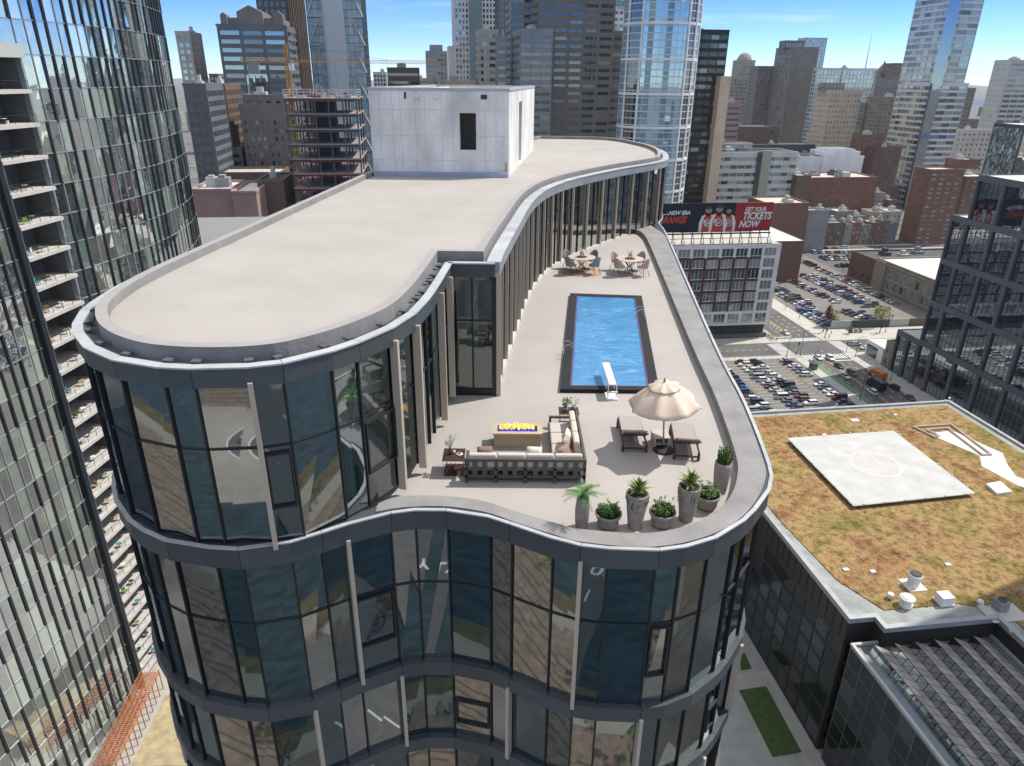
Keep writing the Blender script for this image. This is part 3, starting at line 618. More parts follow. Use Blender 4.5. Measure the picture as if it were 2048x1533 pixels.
# umbrella
t = thing('parasol', 'large open peach coloured parasol shading the two loungers', 'parasol', (4.47, 17.95, Z)); t.rotation_euler = (0, R(-4.5), 0)
mb = MB(); mb.tube((0, 0, 0.05), (0, 0, 2.22), .024, 8); mb.obj('pole', W['grey'], t)
mb = MB(); mb.lathe([(.31, .0), (.31, .04), (.27, .07), (.06, .085), (.05, .2)], n=24); mb.obj('base', mat('base_black', (.03, .032, .034), .5), t).rotation_euler = (0, R(4.5), 0)
NR = 8; RAD, ZT, ZB = 1.04, 2.20, 1.52
def canopy(rad0, rad1, za, zb, drop):
    mb = MB(); nt_ = 48; nr = 10; rows = []
    for j in range(nr + 1):
        q = j / nr; row = []
        for i in range(nt_):
            th = 2 * math.pi * (i / nt_) + R(22.5); f = abs(((i / nt_ * NR) % 1) - .5) * 2      # 1 at rib, 0 mid
            rad = (rad0 + (rad1 - rad0) * q) * (1 - .085 * (1 - f ** 1.5) * q ** 2 - .04 * (1 - f) * q)
            z = za - (za - zb) * (q ** 1.75) - drop * (1 - f ** 2) * q * .12
            row.append(mb.P((rad * math.cos(th), rad * math.sin(th), z)))
        rows.append(row)
    for A_, B_ in zip(rows, rows[1:]):
        for i in range(nt_):
            j = (i + 1) % nt_; mb.f.append([A_[i], B_[i], B_[j], A_[j]]); mb.m.append(0)
    return mb
o = canopy(.02, RAD, ZT - .05, ZB, .8).obj('canopy', umb_m, t, smooth=True); s_ = o.modifiers.new('t', 'SOLIDIFY'); s_.thickness = .006
o2 = canopy(.02, .48, ZT + .0, ZT - .13, .5).obj('vent_cap', umb_m, t, smooth=True); s_ = o2.modifiers.new('t', 'SOLIDIFY'); s_.thickness = .006
mb = MB(); mb.lathe([(.035, ZT), (.03, ZT + .06), (.012, ZT + .13)], n=10); mb.obj('finial', brassm, t)
for i in range(NR):
    th = 2 * math.pi * i / NR + R(22.5); mb = MB(); pts = [((RAD * q) * math.cos(th), (RAD * q) * math.sin(th), ZT - .05 - (ZT - .05 - ZB) * q ** 1.75 - .018) for q in (.02, .25, .5, .75, 1.0)]
    mb.path(pts, .008, 5); mb.lathe([(.016, -.012), (.016, .012)], pts[-1], 6); mb.obj('rib', W['grey'], t)

lfab = mat('fabric_lounger_shaded', (0.37, 0.33, 0.295), 0.9, var=0.05, vs=3, bump=0.2, bs=60)  # darker copy of the beige fabric, the parasol's shade put into its colour
# loungers
def lounger(x, y, rz, label):
    t = thing('sun_lounger', label, 'sun lounger', (x, y, Z), rz, 'sun loungers under the parasol')
    Wd = .34; 
    mb = MB()
    for s in (-1, 1): mb.box(s * Wd - .02, s * Wd + .02, -.05, 1.62, .22, .28)
    mb.box(-Wd, Wd, 1.58, 1.63, .22, .28); mb.box(-Wd, Wd, -.05, 0, .1, .14)
    mb.obj('frame', wood, t)
    for s in (-1, 1):
        for yy in (-.02, 1.5):
            mb = MB(); mb.box(s * Wd - .035, s * Wd + .035, yy - .03, yy + .05, 0, .22); mb.obj('leg', wood, t)
    mb = MB(); mb.prism([(-.33, .5), (.33, .5), (.33, 1.66), (-.33, 1.66)], .285, .36); mb.obj('seat_cushion', lfab, t, bevel=.025)
    mb = MB(); mb.M = Matrix.Translation((0, .5, .285)) @ Matrix.Rotation(R(-33), 4, 'X'); mb.box(-.33, .33, -.66, 0, 0, .075); mb.obj('back_cushion', lfab, t, bevel=.025)
    mb = MB(); mb.M = Matrix.Translation((0, .5, .285)) @ Matrix.Rotation(R(-33), 4, 'X')
    for k in range(9): mb.box(-.36, .36, -.70 + k * .078, -.70 + k * .078 + .066, -.035, -.005)
    mb.obj('backrest', wood, t)
    return t
lounger(3.60, 17.86, R(-2), 'left sun lounger with a raised wooden back beside the parasol, nearer the sofa')
lounger(5.02, 17.42, R(-7), 'right sun lounger with a raised wooden back, nearer the terrace edge')
t = thing('side_table', 'low grey box table standing between the two sun loungers', 'side table', (4.42, 18.3, Z))
mb = MB(); mb.box(-.24, .24, -.3, .3, .34, .38); mb.obj('table_top', fabric, t, bevel=.008)
mb = MB(); mb.box(-.22, -.18, -.28, .28, 0, .34); mb.box(.18, .22, -.28, .28, 0, .34); mb.box(-.18, .18, .22, .26, 0, .34); mb.box(-.18, .18, -.26, .22, .12, .15); mb.obj('base', fabric, t)

# corner sofa
t = thing('corner_sofa', 'L-shaped outdoor sofa with an olive slatted frame and beige cushions', 'sofa', (-1.24, 16.06, Z))
LW, LD = 3.24, .86; RD = 3.0      # long run, depth, return
mb = MB()
for k in range(5):
    x = k * (LW - .07) / 4; mb.box(x, x + .07, 0, .06, 0, .72)
mb.box(0, LW, -.006, .056, .66, .74); mb.box(0, LW, .0, .05, .40, .46); mb.box(0, LW, .0, .05, .16, .24)
for k in range(4):
    for q in (.18, .5): x = (k + q) * LW / 4 + .06; mb.box(x, x + .13, .008, .045, .24, .66)
mb.obj('back_frame', sofa_f, t)
mb = MB(); mb.box(0, LW, .06, LD, .14, .22); mb.box(LW - LD, LW, LD, RD, .14, .22); mb.obj('seat_frame', sofa_f, t)
mb = MB(); mb.box(LW - .06, LW, .06, RD, .66, .74); mb.box(LW - .055, LW - .005, .06, RD, .40, .46)
for k in range(4): y = .5 + k * .8; mb.box(LW - .062, LW + .002, y, y + .06, 0, .70)
mb.obj('side_frame', sofa_f, t)
for nm_, x0, x1, y0, y1 in (('armrest', 0, .08, .06, .80), ('armrest', LW - LD, LW - .06, RD - .08, RD)):
    mb = MB(); mb.box(x0, x1, y0, y1, .5, .56); 
    if x1 - x0 < .2: mb.box(x0 + .01, x1 - .01, y1 - .08, y1 - .01, 0, .5)
    else: mb.box(x0, x0 + .07, y0 + .005, y1 - .005, 0, .5)
    mb.obj(nm_, sofa_f, t)
for k in range(4):
    x = k * (LW - .16) / 4 + .08; w_ = (LW - .16) / 4
    mb = MB(); mb.box(x + .01, x + w_ - .01, .22, LD, .225, .40); mb.obj('seat_cushion', fabric, t, bevel=.04)
    mb = MB(); mb.M = Matrix.Translation((0, .07, .40)) @ Matrix.Rotation(R(-8), 4, 'X'); mb.box(x + .012, x + w_ - .012, 0.0, .17, 0, .42); mb.obj('back_cushion', fabric_s, t, bevel=.05)
for k in range(3):
    y0 = LD + .01 + k * (RD - LD - .1) / 3; y1 = LD + (k + 1) * (RD - LD - .1) / 3
    mb = MB(); mb.box(LW - LD, LW - .22, y0, y1 - .01, .225, .40); mb.obj('seat_cushion', fabric, t, bevel=.04)
    mb = MB(); mb.M = Matrix.Translation((LW - .07, 0, .40)) @ Matrix.Rotation(R(-6), 4, 'Y'); mb.box(-.17, 0, y0, y1 - .012, 0, .42); mb.obj('back_cushion', fabric_s, t, bevel=.05)
def pillow(loc, rot, m, label, s=.42):
    mb = MB(); nn_ = 8
    def pt(u_, v_, sg): b = (1 - u_ ** 4) * (1 - v_ ** 4); return (u_ * s / 2 * (1 - .07 * (1 - abs(v_) ** 2) * 0), v_ * s / 2, sg * .085 * b ** .5)
    for sg in (1, -1):
        g = [[mb.P(pt(-1 + 2 * i / nn_, -1 + 2 * j / nn_, sg)) for j in range(nn_ + 1)] for i in range(nn_ + 1)]
        for i in range(nn_):
            for j in range(nn_):
                q = [g[i][j], g[i + 1][j], g[i + 1][j + 1], g[i][j + 1]]; mb.f.append(q if sg > 0 else q[::-1]); mb.m.append(0)
    o = mb.obj('pillow', m, None, smooth=True); o.location = loc; o.rotation_euler = rot; tag(o, label, 'pillow', 'scatter pillows on the corner sofa'); return o
pillow((-.72, 16.55, Z + .62), (R(72), 0, R(4)), pil_b, 'brown pillow at the left end of the sofa')
pillow((.62, 16.55, Z + .62), (R(66), 0, R(-5)), pil_w, 'cream pillow resting on the long run of the sofa')
pillow((1.62, 17.55, Z + .63), (R(70), R(5), R(80)), pil_w, 'cream patterned pillow on the sofa return, farthest one')
pillow((1.56, 17.22, Z + .61), (R(68), 0, R(74)), pil_t, 'taupe pillow leaning on the cream patterned one')
pillow((1.48, 16.72, Z + .58), (R(60), 0, R(50)), pil_b, 'brown pillow in the corner of the sofa')

# fire pit
t = thing('fire_pit', 'rectangular sand coloured fire pit table with yellow flames', 'fire pit', (.17, 18.3, Z))
mb = MB(); mb.box(-.69, .69, -.31, .31, 0, .44); mb.obj('body', mat('firepit_side', (0.36, 0.295, 0.19), .8), t)
mb = MB(); FR = [(-.72, -.335), (.72, -.335), (.72, .335), (-.72, .335)]; FI = [(-.59, -.19), (.59, -.19), (.59, .19), (-.59, .19)]
mb.ring([Vector(q) for q in FR], [Vector(q) for q in FI], .44, .5); mb.obj('table_top', mat('firepit_top', (0.48, 0.38, 0.25), .8), t)
mb = MB(); mb.box(-.588, .588, -.188, .188, .442, .47); mb.obj('burner', mat('burner_black', (.02, .012, .012), .6, var=.6, vs=25, bump=.8, bs=30), t)
fy = mat('flame_yellow', (1.0, 0.62, 0.03), .5, emit=.5); fw_ = mat('flame_white', (1.0, 0.85, 0.5), .5, emit=.6); fb = mat('flame_blue', (0.03, 0.03, 0.75), .5, emit=.7)
def flame(mb, x, y, h, r0, mi, seed):
    rr = random.Random(seed); px, py_ = x, y; pts = []
    for k in range(5):
        q = k / 4; pts.append((px + rr.uniform(-.03, .03) * q * 2, py_ + rr.uniform(-.02, .02), .465 + h * q, r0 * (1 - q) ** .7 * (1 + .5 * math.sin(q * 3)) + .003))
    for a, b in zip(pts, pts[1:]): mb.tube(a[:3], b[:3], a[3], 6, mi, b[3])
mb = MB(); rr = random.Random(3)
for k in range(30): flame(mb, -.5 + k * .0345 + rr.uniform(-.02, .02), rr.uniform(-.02, .12), rr.uniform(.08, .2), rr.uniform(.02, .035), 1 if k % 4 == 0 else 0, k)
mb.obj('flames', [fy, fw_], t)
mb = MB()
for k in range(26): flame(mb, -.52 + k * .041, rr.uniform(-.12, -.04), rr.uniform(.02, .05), rr.uniform(.012, .02), 0, 50 + k)
mb.obj('blue_flames', fb, t)

# wire side table + things on it
def wire_table(loc, label, w_=.6, d_=.68, h=.5):
    t = thing('side_table', label, 'side table', loc, 0, 'brown side tables by the sofa')
    mb = MB(); mb.box(-w_ / 2, w_ / 2, -d_ / 2, d_ / 2, h - .025, h); mb.obj('table_top', wood_t, t)
    for s in (-1, 1):
        for q in (-1, 1):
            mb = MB(); x = s * (w_ / 2 - .02); y = q * (d_ / 2 - .02); mb.path([(x, y, h - .03), (x * .9, y * .98, .008), (x * .1, y * .98, h - .03)], .007, 5); mb.obj('leg', brassm, t)
    mb = MB(); mb.box(-w_ / 2 + .03, w_ / 2 - .03, -d_ / 2 + .015, d_ / 2 - .015, .008, .016); mb.obj('shelf', wood_t, t); return t
wire_table((-1.58, 16.72, Z), 'brown side table with thin brass legs at the left end of the sofa')
wire_table((1.78, 19.55, Z), 'brown side table behind the far arm of the sofa, toward the pool', .62, .5)
def leafquads(mb, c, rad, n_, s, sz=1.0, mi=0, rnd=None, flat=.5):
    rnd = rnd or random
    for _ in range(n_):
        while True:
            p = Vector((rnd.uniform(-1, 1), rnd.uniform(-1, 1), rnd.uniform(-1, 1)))
            if p.length < 1: break
        p = Vector((p.x * rad, p.y * rad, p.z * rad * sz)) + Vector(c)
        a = Vector((rnd.uniform(-1, 1), rnd.uniform(-1, 1), rnd.uniform(-flat, flat))).normalized(); b = a.cross(Vector((rnd.uniform(-.5, .5), rnd.uniform(-.5, .5), 1))).normalized()
        k = s * rnd.uniform(.6, 1.3); mb.face([p - a * k, p - b * k * .55, p + a * k, p + b * k * .55], mi)
vase_m = mat('vase_brown', (.09, .045, .03), .25, coat=.4); pale_leaf = mat('leaf_pale', (.30, .33, .22), .7, isl=.35)
t = thing('vase', 'brown glass vase of pale feathery stems on the left side table', 'vase', (-1.68, 16.72, Z + .5))
mb = MB(); mb.lathe([(.05, 0), (.06, .08), (.035, .16), (.03, .2)], n=12); mb.obj('bottle', vase_m, t, smooth=True)
mb = MB(); rr = random.Random(9)
for k in range(26):
    a = rr.uniform(0, 6.28); l = rr.uniform(.05, .17); e = (math.cos(a) * l, math.sin(a) * l, .2 + rr.uniform(.15, .42)); mb.path([(0, 0, .15), (e[0] * .4, e[1] * .4, .15 + (e[2] - .15) * .5), e], .003, 4); leafquads(mb, e, .05, 9, .02, rnd=rr)
mb.obj('stems', pale_leaf, t)
t = thing('tea_service', 'white saucer with a small red cup on the left side table', 'tea cup', (-1.42, 16.72, Z + .5))
mb = MB(); mb.lathe([(.04, 0), (.085, .015), (.088, .02)], n=18); mb.obj('saucer', steel_w, t)
mb = MB(); mb.lathe([(.03, .02), (.045, .055), (.045, .06)], n=14); mb.obj('cup', mat('cup_red', (.45, .12, .08), .4), t)
mb = MB(); mb.lathe([(.03, 0), (.045, .03), (.035, .07), (.02, .085)], (0, 0, 0), 12); o = mb.obj('teapot', steel_w); o.location = (-1.58, 16.80, Z + .5); tag(o, 'small white flower cup beside the vase on the side table', 'cup')
t = thing('potted_plant', 'round pink pot with dark green leaves on the far side table', 'plant', (1.68, 19.55, Z + .5))
mb = MB(); mb.lathe([(.05, 0), (.085, .04), (.08, .1), (.06, .12)], n=14); mb.obj('pot', mat('pot_pink', (.42, .32, .3), .7), t, smooth=True)
mb = MB(); leafquads(mb, (0, 0, .28), .13, 110, .04, 1.4, rnd=rr); mb.path([(0, 0, .1), (.02, 0, .35)], .006); mb.obj('leaves', leaf_g, t)
t = thing('vase', 'grey glass vase with loose green stems on the far side table', 'vase', (1.93, 19.55, Z + .5))
mb = MB(); mb.lathe([(.05, 0), (.08, .05), (.07, .12), (.05, .15)], n=14); mb.obj('pot', mat('vase_grey', (.22, .21, .21), .3), t, smooth=True)
mb = MB()
for k in range(14):
    a = rr.uniform(0, 6.28); l = rr.uniform(.06, .2); e = (math.cos(a) * l, math.sin(a) * l, .15 + rr.uniform(.08, .25)); mb.path([(0, 0, .1), e], .003, 4); leafquads(mb, e, .04, 6, .025, rnd=rr)
mb.obj('stems', leaf_g, t)

# dining sets
def dining(cx, cy, cm, rugm, word, side):
    t = thing('rug', 'round %s rug under the %s dining set' % (('brown', 'grey')[side], word), 'rug', (cx + .06, cy + .2, Z), group='round rugs')
    bpy.data.objects.remove(t)
    mb = MB(); mb.lathe([(1.18, .002), (1.18, .014)], n=48); o = mb.obj('rug', rugm); o.location = (cx + .06, cy + .1, Z); tag(o, 'round %s rug under the dining set with %s chairs' % (('brown', 'grey')[side], word), 'rug', 'round rugs')
    t = thing('dining_table', 'round pale wood table with %s chairs around it' % word, 'table', (cx, cy + .15, Z + .014), 0, 'round dining tables'); t.scale = (1.25, 1.25, 1.12)
    mb = MB(); mb.lathe([(.60, .70), (.62, .715), (.62, .73)], n=40); mb.obj('table_top', wood_l, t)
    mb = MB(); mb.lathe([(.235, .731), (.235, .74)], n=32); mb.obj('centre_inlay', mat('inlay_dark', (.045, .035, .028), .5) if 'inlay_dark' not in MATS else MATS['inlay_dark'], t)
    mb = MB()
    for k in range(10):
        a = k * .628; mb.path([(.24 * math.cos(a), .24 * math.sin(a), .0), (.07 * math.cos(a + .4), .07 * math.sin(a + .4), .35), (.3 * math.cos(a), .3 * math.sin(a), .70)], .012, 5)
    mb.obj('pedestal', steel_d, t)
    for k, (dx, dy) in enumerate(((-1, -1), (1, -1), (-1, 1), (1, 1))):
        ang = math.atan2(dy, dx); r0 = .90
        wh = ('front left', 'front right', 'back left', 'back right')[k]
        c = thing('dining_chair', '%s shell chair, the %s one at its round table' % (word, wh), 'chair', (cx + r0 * math.cos(ang), cy + .15 + r0 * math.sin(ang), Z + .014), ang + math.pi / 2, '%s chairs around the dining table' % word)
        c.scale = (1.25, 1.25, 1.2)
        c.rotation_euler.z = ang - math.pi / 2
        mb = MB(); rows = []; nu, nv = 14, 8
        for j in range(nv + 1):
            q = j / nv; row = []
            for i in range(nu + 1):
                a = R(-25) + (math.pi + R(50)) * i / nu; rad = .235 + .05 * q; top = .30 * (max(0, math.sin(a)) ** 1.3) + .06
                row.append(mb.P((rad * math.cos(a), .02 + rad * math.sin(a) * .95, .42 + top * q * 1.25)))
            rows.append(row)
        for A_, B_ in zip(rows, rows[1:]):
            for i in range(nu): mb.f.append([A_[i], A_[i + 1], B_[i + 1], B_[i]]); mb.m.append(0)
        o = mb.obj('backrest', cm, c, smooth=True); s_ = o.modifiers.new('t', 'SOLIDIFY'); s_.thickness = .03
        mb = MB(); mb.lathe([(.10, .37), (.22, .39), (.245, .43), (.23, .45), (.0, .455)], n=20, cap=False); mb.obj('seat', cm, c, smooth=True)
        for sx, sy in ((-1, -1), (1, -1), (-1, 1), (1, 1)):
            mb = MB(); mb.tube((sx * .14, sy * .13, .4), (sx * .22, sy * .22, 0), .011, 5); mb.obj('leg', steel_d, c)
    v = thing('flower_vase', 'glass vase of cream flowers on the table with %s chairs' % word, 'vase', (cx, cy + .15, Z + .014 + .83), 0, 'flower vases on the dining tables'); v.scale = (1.4, 1.4, 1.3)
    for dx in (-.05, .06):
        mb = MB(); mb.lathe([(.03, 0), (.035, .12), (.03, .16)], (dx, 0, 0), 10); mb.obj('glass', W['pale'], v)
    mb = MB(); rr = random.Random(cx)
    for k in range(16):
        a = rr.uniform(0, 6.28); l = rr.uniform(.03, .14); e = (math.cos(a) * l, math.sin(a) * l, .16 + rr.uniform(.05, .2)); mb.path([(0, 0, .1), e], .004, 4, 1); leafquads(mb, e, .03, 7, .025, rnd=rr)
    mb.obj('flowers', [MATS.get('petal') or mat('petal', (.70, .66, .5), .8, isl=.2), leaf_g], v)
dining(3.86, 38.45, mat('chair_blue_grey', (0.21, 0.235, 0.245), .7), mat('rug_brown', (0.40, 0.29, 0.21), .95, var=.35, vs=2.5), 'blue-grey', 0)
dining(6.52, 38.15, mat('chair_pink', (0.40, 0.325, 0.305), .7), mat('rug_grey', (0.40, 0.35, 0.31), .95, var=.2, vs=3), 'dusty pink', 1)

# planters along the parapet
potm = mat('pot_stone', (0.29, 0.245, 0.205), .9, var=.22, vs=5, det=9, bump=.4, bs=25); soil = mat('soil', (.03, .022, .016), .95)
def pot(loc, prof, name, label, grp, k=1.0):
    prof = [(r_ * k, z_) for r_, z_ in prof]
    t = thing(name, label, 'plant', (loc[0], loc[1], Z), 0, grp); mb = MB(); mb.lathe(prof + [(prof[-1][0] - .035, prof[-1][1]), (prof[-1][0] - .05, prof[-1][1] - .06)], n=28, cap=False)
    mb.lathe([(prof[0][0], 0), (0, 0.001)], n=28, cap=False); mb.obj('pot', potm, t, smooth=True)
    mb = MB(); mb.lathe([(prof[-1][0] - .04, prof[-1][1] - .05), (0, prof[-1][1] - .03)], n=24, cap=False); mb.obj('soil', soil, t); return t
tall = [(.15, 0), (.165, .2), (.20, .5), (.225, .8), (.235, .93), (.235, .97)]
bowl = [(.14, 0), (.20, .03), (.235, .12), (.215, .19), (.25, .27), (.285, .36), (.29, .41)]
def blade(mb, base, a, ln, wd, rise, mi=0, seg=7, curl=1.0):
    prev = None
    for k in range(seg + 1):
        q = k / seg; r_ = ln * q * math.cos(rise * (1 - .0 * q)); z = ln * q * math.sin(rise) - curl * ln * .42 * q * q
        w2 = wd * (math.sin(min(1, q * 1.15 + .12) * math.pi) ** .8 if q < .98 else .02) + .002
        c = Vector((base[0] + r_ * math.cos(a), base[1] + r_ * math.sin(a), base[2] + z)); sd_ = Vector((-math.sin(a), math.cos(a), 0)) * w2
        cur = (c - sd_ + Vector((0, 0, w2 * .35)), c, c + sd_ + Vector((0, 0, w2 * .35)))
        if prev:
            mb.face([prev[0], cur[0], cur[1], prev[1]], mi); mb.face([prev[1], cur[1], cur[2], prev[2]], mi)
        prev = cur
dl = mat('dracaena_leaf', (0.10, 0.155, 0.028), .55, var=.35, vs=5, isl=.3, c2=(.17, .23, .05))
def dracaena(loc, label, seed):
    t = pot(loc, tall, 'potted_plant', label, 'tall pots with spiky plants', 1.15); rr = random.Random(seed); mb = MB(); mb.tube((0, 0, .9), (0, 0, 1.15), .02, 6)
    for k in range(34):
        ri = R(rr.uniform(5, 85)); blade(mb, (0, 0, 1.0 + .1 * math.sin(ri)), k * 2.4 + rr.uniform(-.2, .2), rr.uniform(.32, .50), .038, ri, curl=.5 if ri > 1 else .25)
    mb.obj('leaves', dl, t); mb = MB()
    for k in range(60):
        a = rr.uniform(0, 6.28); r0 = .235; l = rr.uniform(.05, .45) * (1 if math.cos(a + 1.57) > -.2 else .4); pts = [(r0 * .8 * math.cos(a), r0 * .8 * math.sin(a), .96)] + [((r0 + .02 + rr.uniform(-.01, .02)) * math.cos(a), (r0 + .02) * math.sin(a), .96 - l * q) for q in (.05, .5, 1)]
        mb.path(pts, .003, 3)
        for q in range(5): leafquads(mb, (pts[1][0], pts[1][1], .96 - l * rr.random()), .02, 3, .014, rnd=rr)
    mb.obj('trailing_leaves', leaf_g, t)
def shrub(loc, label, seed):
    t = pot(loc, bowl, 'potted_plant', label, 'low bowls with leafy shrubs', 1.13); rr = random.Random(seed); mb = MB()
    for k in range(34):
        a = rr.uniform(0, 6.28); l = .25 * math.sqrt(rr.random()); c = (l * math.cos(a), l * math.sin(a), .46 + rr.uniform(-.04, .07) + .07 * (1 - l / .26)); leafquads(mb, c, .065, 40, .025, rnd=rr)
    for k in range(16):
        a = rr.uniform(0, 6.28); l = rr.uniform(.12, .30); e = (l * math.cos(a), l * math.sin(a), .55 + rr.uniform(.03, .13)); mb.path([(e[0] * .5, e[1] * .5, .42), e], .004, 4); leafquads(mb, e, .035, 12, .022, rnd=rr)
    mb.obj('leaves', leaf_g, t)
t = pot((1.72, 14.1), [(.14, 0), (.165, .2), (.175, .5), (.15, .8), (.14, .88)], 'potted_palm', 'feathery bright green palm in a pale patterned tall pot, leftmost planter', 'planters along the terrace edge')
rr = random.Random(2); mb = MB()
for k in range(26):
    a = k * 2.4; rise = R(rr.uniform(5, 80)); ln = rr.uniform(.45, .66); pts = []
    for j in range(9):
        q = j / 8; r_ = ln * q * math.cos(rise * (1 - .3 * q)); z = .9 + ln * q * math.sin(rise) - .55 * ln * q * q; pts.append(Vector((r_ * math.cos(a), r_ * math.sin(a), z)))
    mb.path(pts, .004, 3); sdv = Vector((-math.sin(a), math.cos(a), 0))
    for j in range(1, 9):
        for s in (-1, 1):
            for h in (0, .5):
                p = pts[j - 1].lerp(pts[j], h); d = (pts[j] - pts[j - 1]).normalized(); e = p + (sdv * s * .8 + d * .7).normalized() * .16 * (1 - abs(j / 8 - .4)) + Vector((0, 0, -.035)); mb.face([p, p + d * .011, e, p - d * .006])
mb.obj('fronds', mat('palm_leaf', (.07, .20, .03), .55, var=.3, vs=5, isl=.35), t)
dracaena((3.02, 14.12), 'spiky broad-leaved plant in a tall pot between the two left bowls', 1)
dracaena((4.34, 14.45), 'spiky broad-leaved plant in a tall pot between the middle bowl and the right bowl', 2)
shrub((2.36, 14.12), 'leafy green shrub in a low bowl right beside the palm', 4)
shrub((3.68, 14.2), 'leafy green shrub in a low bowl between the two spiky plants', 5)
shrub((4.98, 14.98), 'leafy green shrub in a low bowl at the right, beside the tall upright bush', 6)
t = pot((5.52, 15.72), [(.16, 0), (.18, .2), (.21, .5), (.225, .8), (.215, .92)], 'potted_plant', 'dense upright bush in a tall pot, rightmost planter against the parapet', 'planters along the terrace edge')
mb = MB(); rr = random.Random(8)
for k in range(70):
    a = rr.uniform(0, 6.28); l = .18 * math.sqrt(rr.random()); h = rr.uniform(.25, .5); b0 = Vector((l * math.cos(a), l * math.sin(a), .88)); e = b0 + Vector((rr.uniform(-.04, .04), rr.uniform(-.04, .04), h)); mb.path([b0, e], .004, 3)
    for q in range(12): c = b0.lerp(e, rr.random()); leafquads(mb, c, .02, 3, .022, rnd=rr, flat=1)
mb.obj('leaves', leaf_g, t)

# ---------------------------------------------------------------- buildings of the city
def wplane(w_, h_, m, cache={}):
    k = (round(w_, 2), round(h_, 2), m.name)
    if k not in cache:
        mb = MB(); mb.face([(-w_ / 2, 0, -h_ / 2), (w_ / 2, 0, -h_ / 2), (w_ / 2, 0, h_ / 2), (-w_ / 2, 0, h_ / 2)]); cache[k] = mb.mesh('window', m)
    return cache[k]
def facade(mb, wins, o, u, w_, z0, z1, fh=3.8, bay=3.0, wf=.6, hf=.55, base=0., top=1.0, edge=.4, proud=.25, sill=None, mi=0, skip=None, mul=0, gm=None, pproud=None):
    """grid of real bars (spandrels and piers) standing proud of the wall, windows in its holes"""
    n = (u[1], -u[0]); nb = max(1, round((w_ - 2 * edge) / bay)); nf = max(1, round((z1 - z0 - base - top) / fh))
    bay = (w_ - 2 * edge) / nb; fh = (z1 - z0 - base - top) / nf; gap = fh * (1 - hf); ph = bay * (1 - wf); pp = proud + .02 if pproud is None else pproud
    zb = z0 + base
    for k in range(nf + 1):
        a = zb + k * fh - gap / 2 if k else z0; b = zb + k * fh + gap / 2 if k < nf else z1
        mb.obox(o, u, 0, w_, .0, proud, a, b, mi)
    for k in range(nb + 1):
        a = edge + k * bay - ph / 2 if k else 0; b = edge + k * bay + ph / 2 if k < nb else w_
        mb.obox(o, u, a, b, 0.0, pp, z0, z1 - .01, mi)
    for i in range(nf):
        for j in range(nb):
            if skip and skip(i, j, nf, nb): 
                mb.obox(o, u, edge + j * bay, edge + (j + 1) * bay, 0, proud - .01, zb + i * fh, zb + (i + 1) * fh, mi); continue
            ww = bay - ph if 0 < j < nb - 1 else bay - ph
            c = edge + (j + .5) * bay; zc = zb + (i + .5) * fh
            wins.append(((o[0] + u[0] * c + n[0] * .03, o[1] + u[1] * c + n[1] * .03, zc), bay - ph + .02, fh - gap + .02, math.atan2(n[1], n[0]) + math.pi / 2, gm))
            if mul:
                for q in range(1, mul): s_ = edge + j * bay + ph / 2 + (bay - ph) * q / mul; mb.obox(o, u, s_ - .06, s_ + .06, 0, .12, zc - fh / 2 + gap / 2, zc + fh / 2 - gap / 2, mi)
def add_windows(root, wins, glasses, rnd, maxn=100):
    mw = root.matrix_world if False else Matrix.Translation(root.location) @ Matrix.Rotation(root.rotation_euler.z, 4, 'Z')
    def dist(wn):
        p = mw @ Vector(wn[0]); c, s_ = math.cos(wn[3] - math.pi / 2), math.sin(wn[3] - math.pi / 2); nn = mw.to_3x3() @ Vector((c, s_, 0)); v_ = Vector((0, 0, HZ)) - p
        q = px_of(*p); off = 0 if (-60 < q[0] < 2100 and -40 < q[1] < 1560) else 500
        return v_.length + off + (1000 if nn.dot(v_) < 0 else 0)
    wins.sort(key=dist)
    for wn in wins[:maxn]:
        g = wn[4] or rnd.choice(glasses); o = bpy.data.objects.new('window', wplane(wn[1], wn[2], g)); COL.objects.link(o); o.parent = root; o.location = wn[0]; o.rotation_euler.z = wn[3]
    if len(wins) > maxn:
        gl = list(dict.fromkeys([wn[4] for wn in wins if wn[4]] + list(glasses))); mb = MB()
        for wn in wins[maxn:]:
            g = wn[4] or rnd.choice(glasses); mb.M = Matrix.Translation(wn[0]) @ Matrix.Rotation(wn[3], 4, 'Z'); a, b = wn[1] / 2, wn[2] / 2
            mb.face([(-a, 0, -b), (a, 0, -b), (a, 0, b), (-a, 0, b)], gl.index(g))
        mb.obj('window', gl, root)['kind'] = 'stuff'
BSEED = [0]
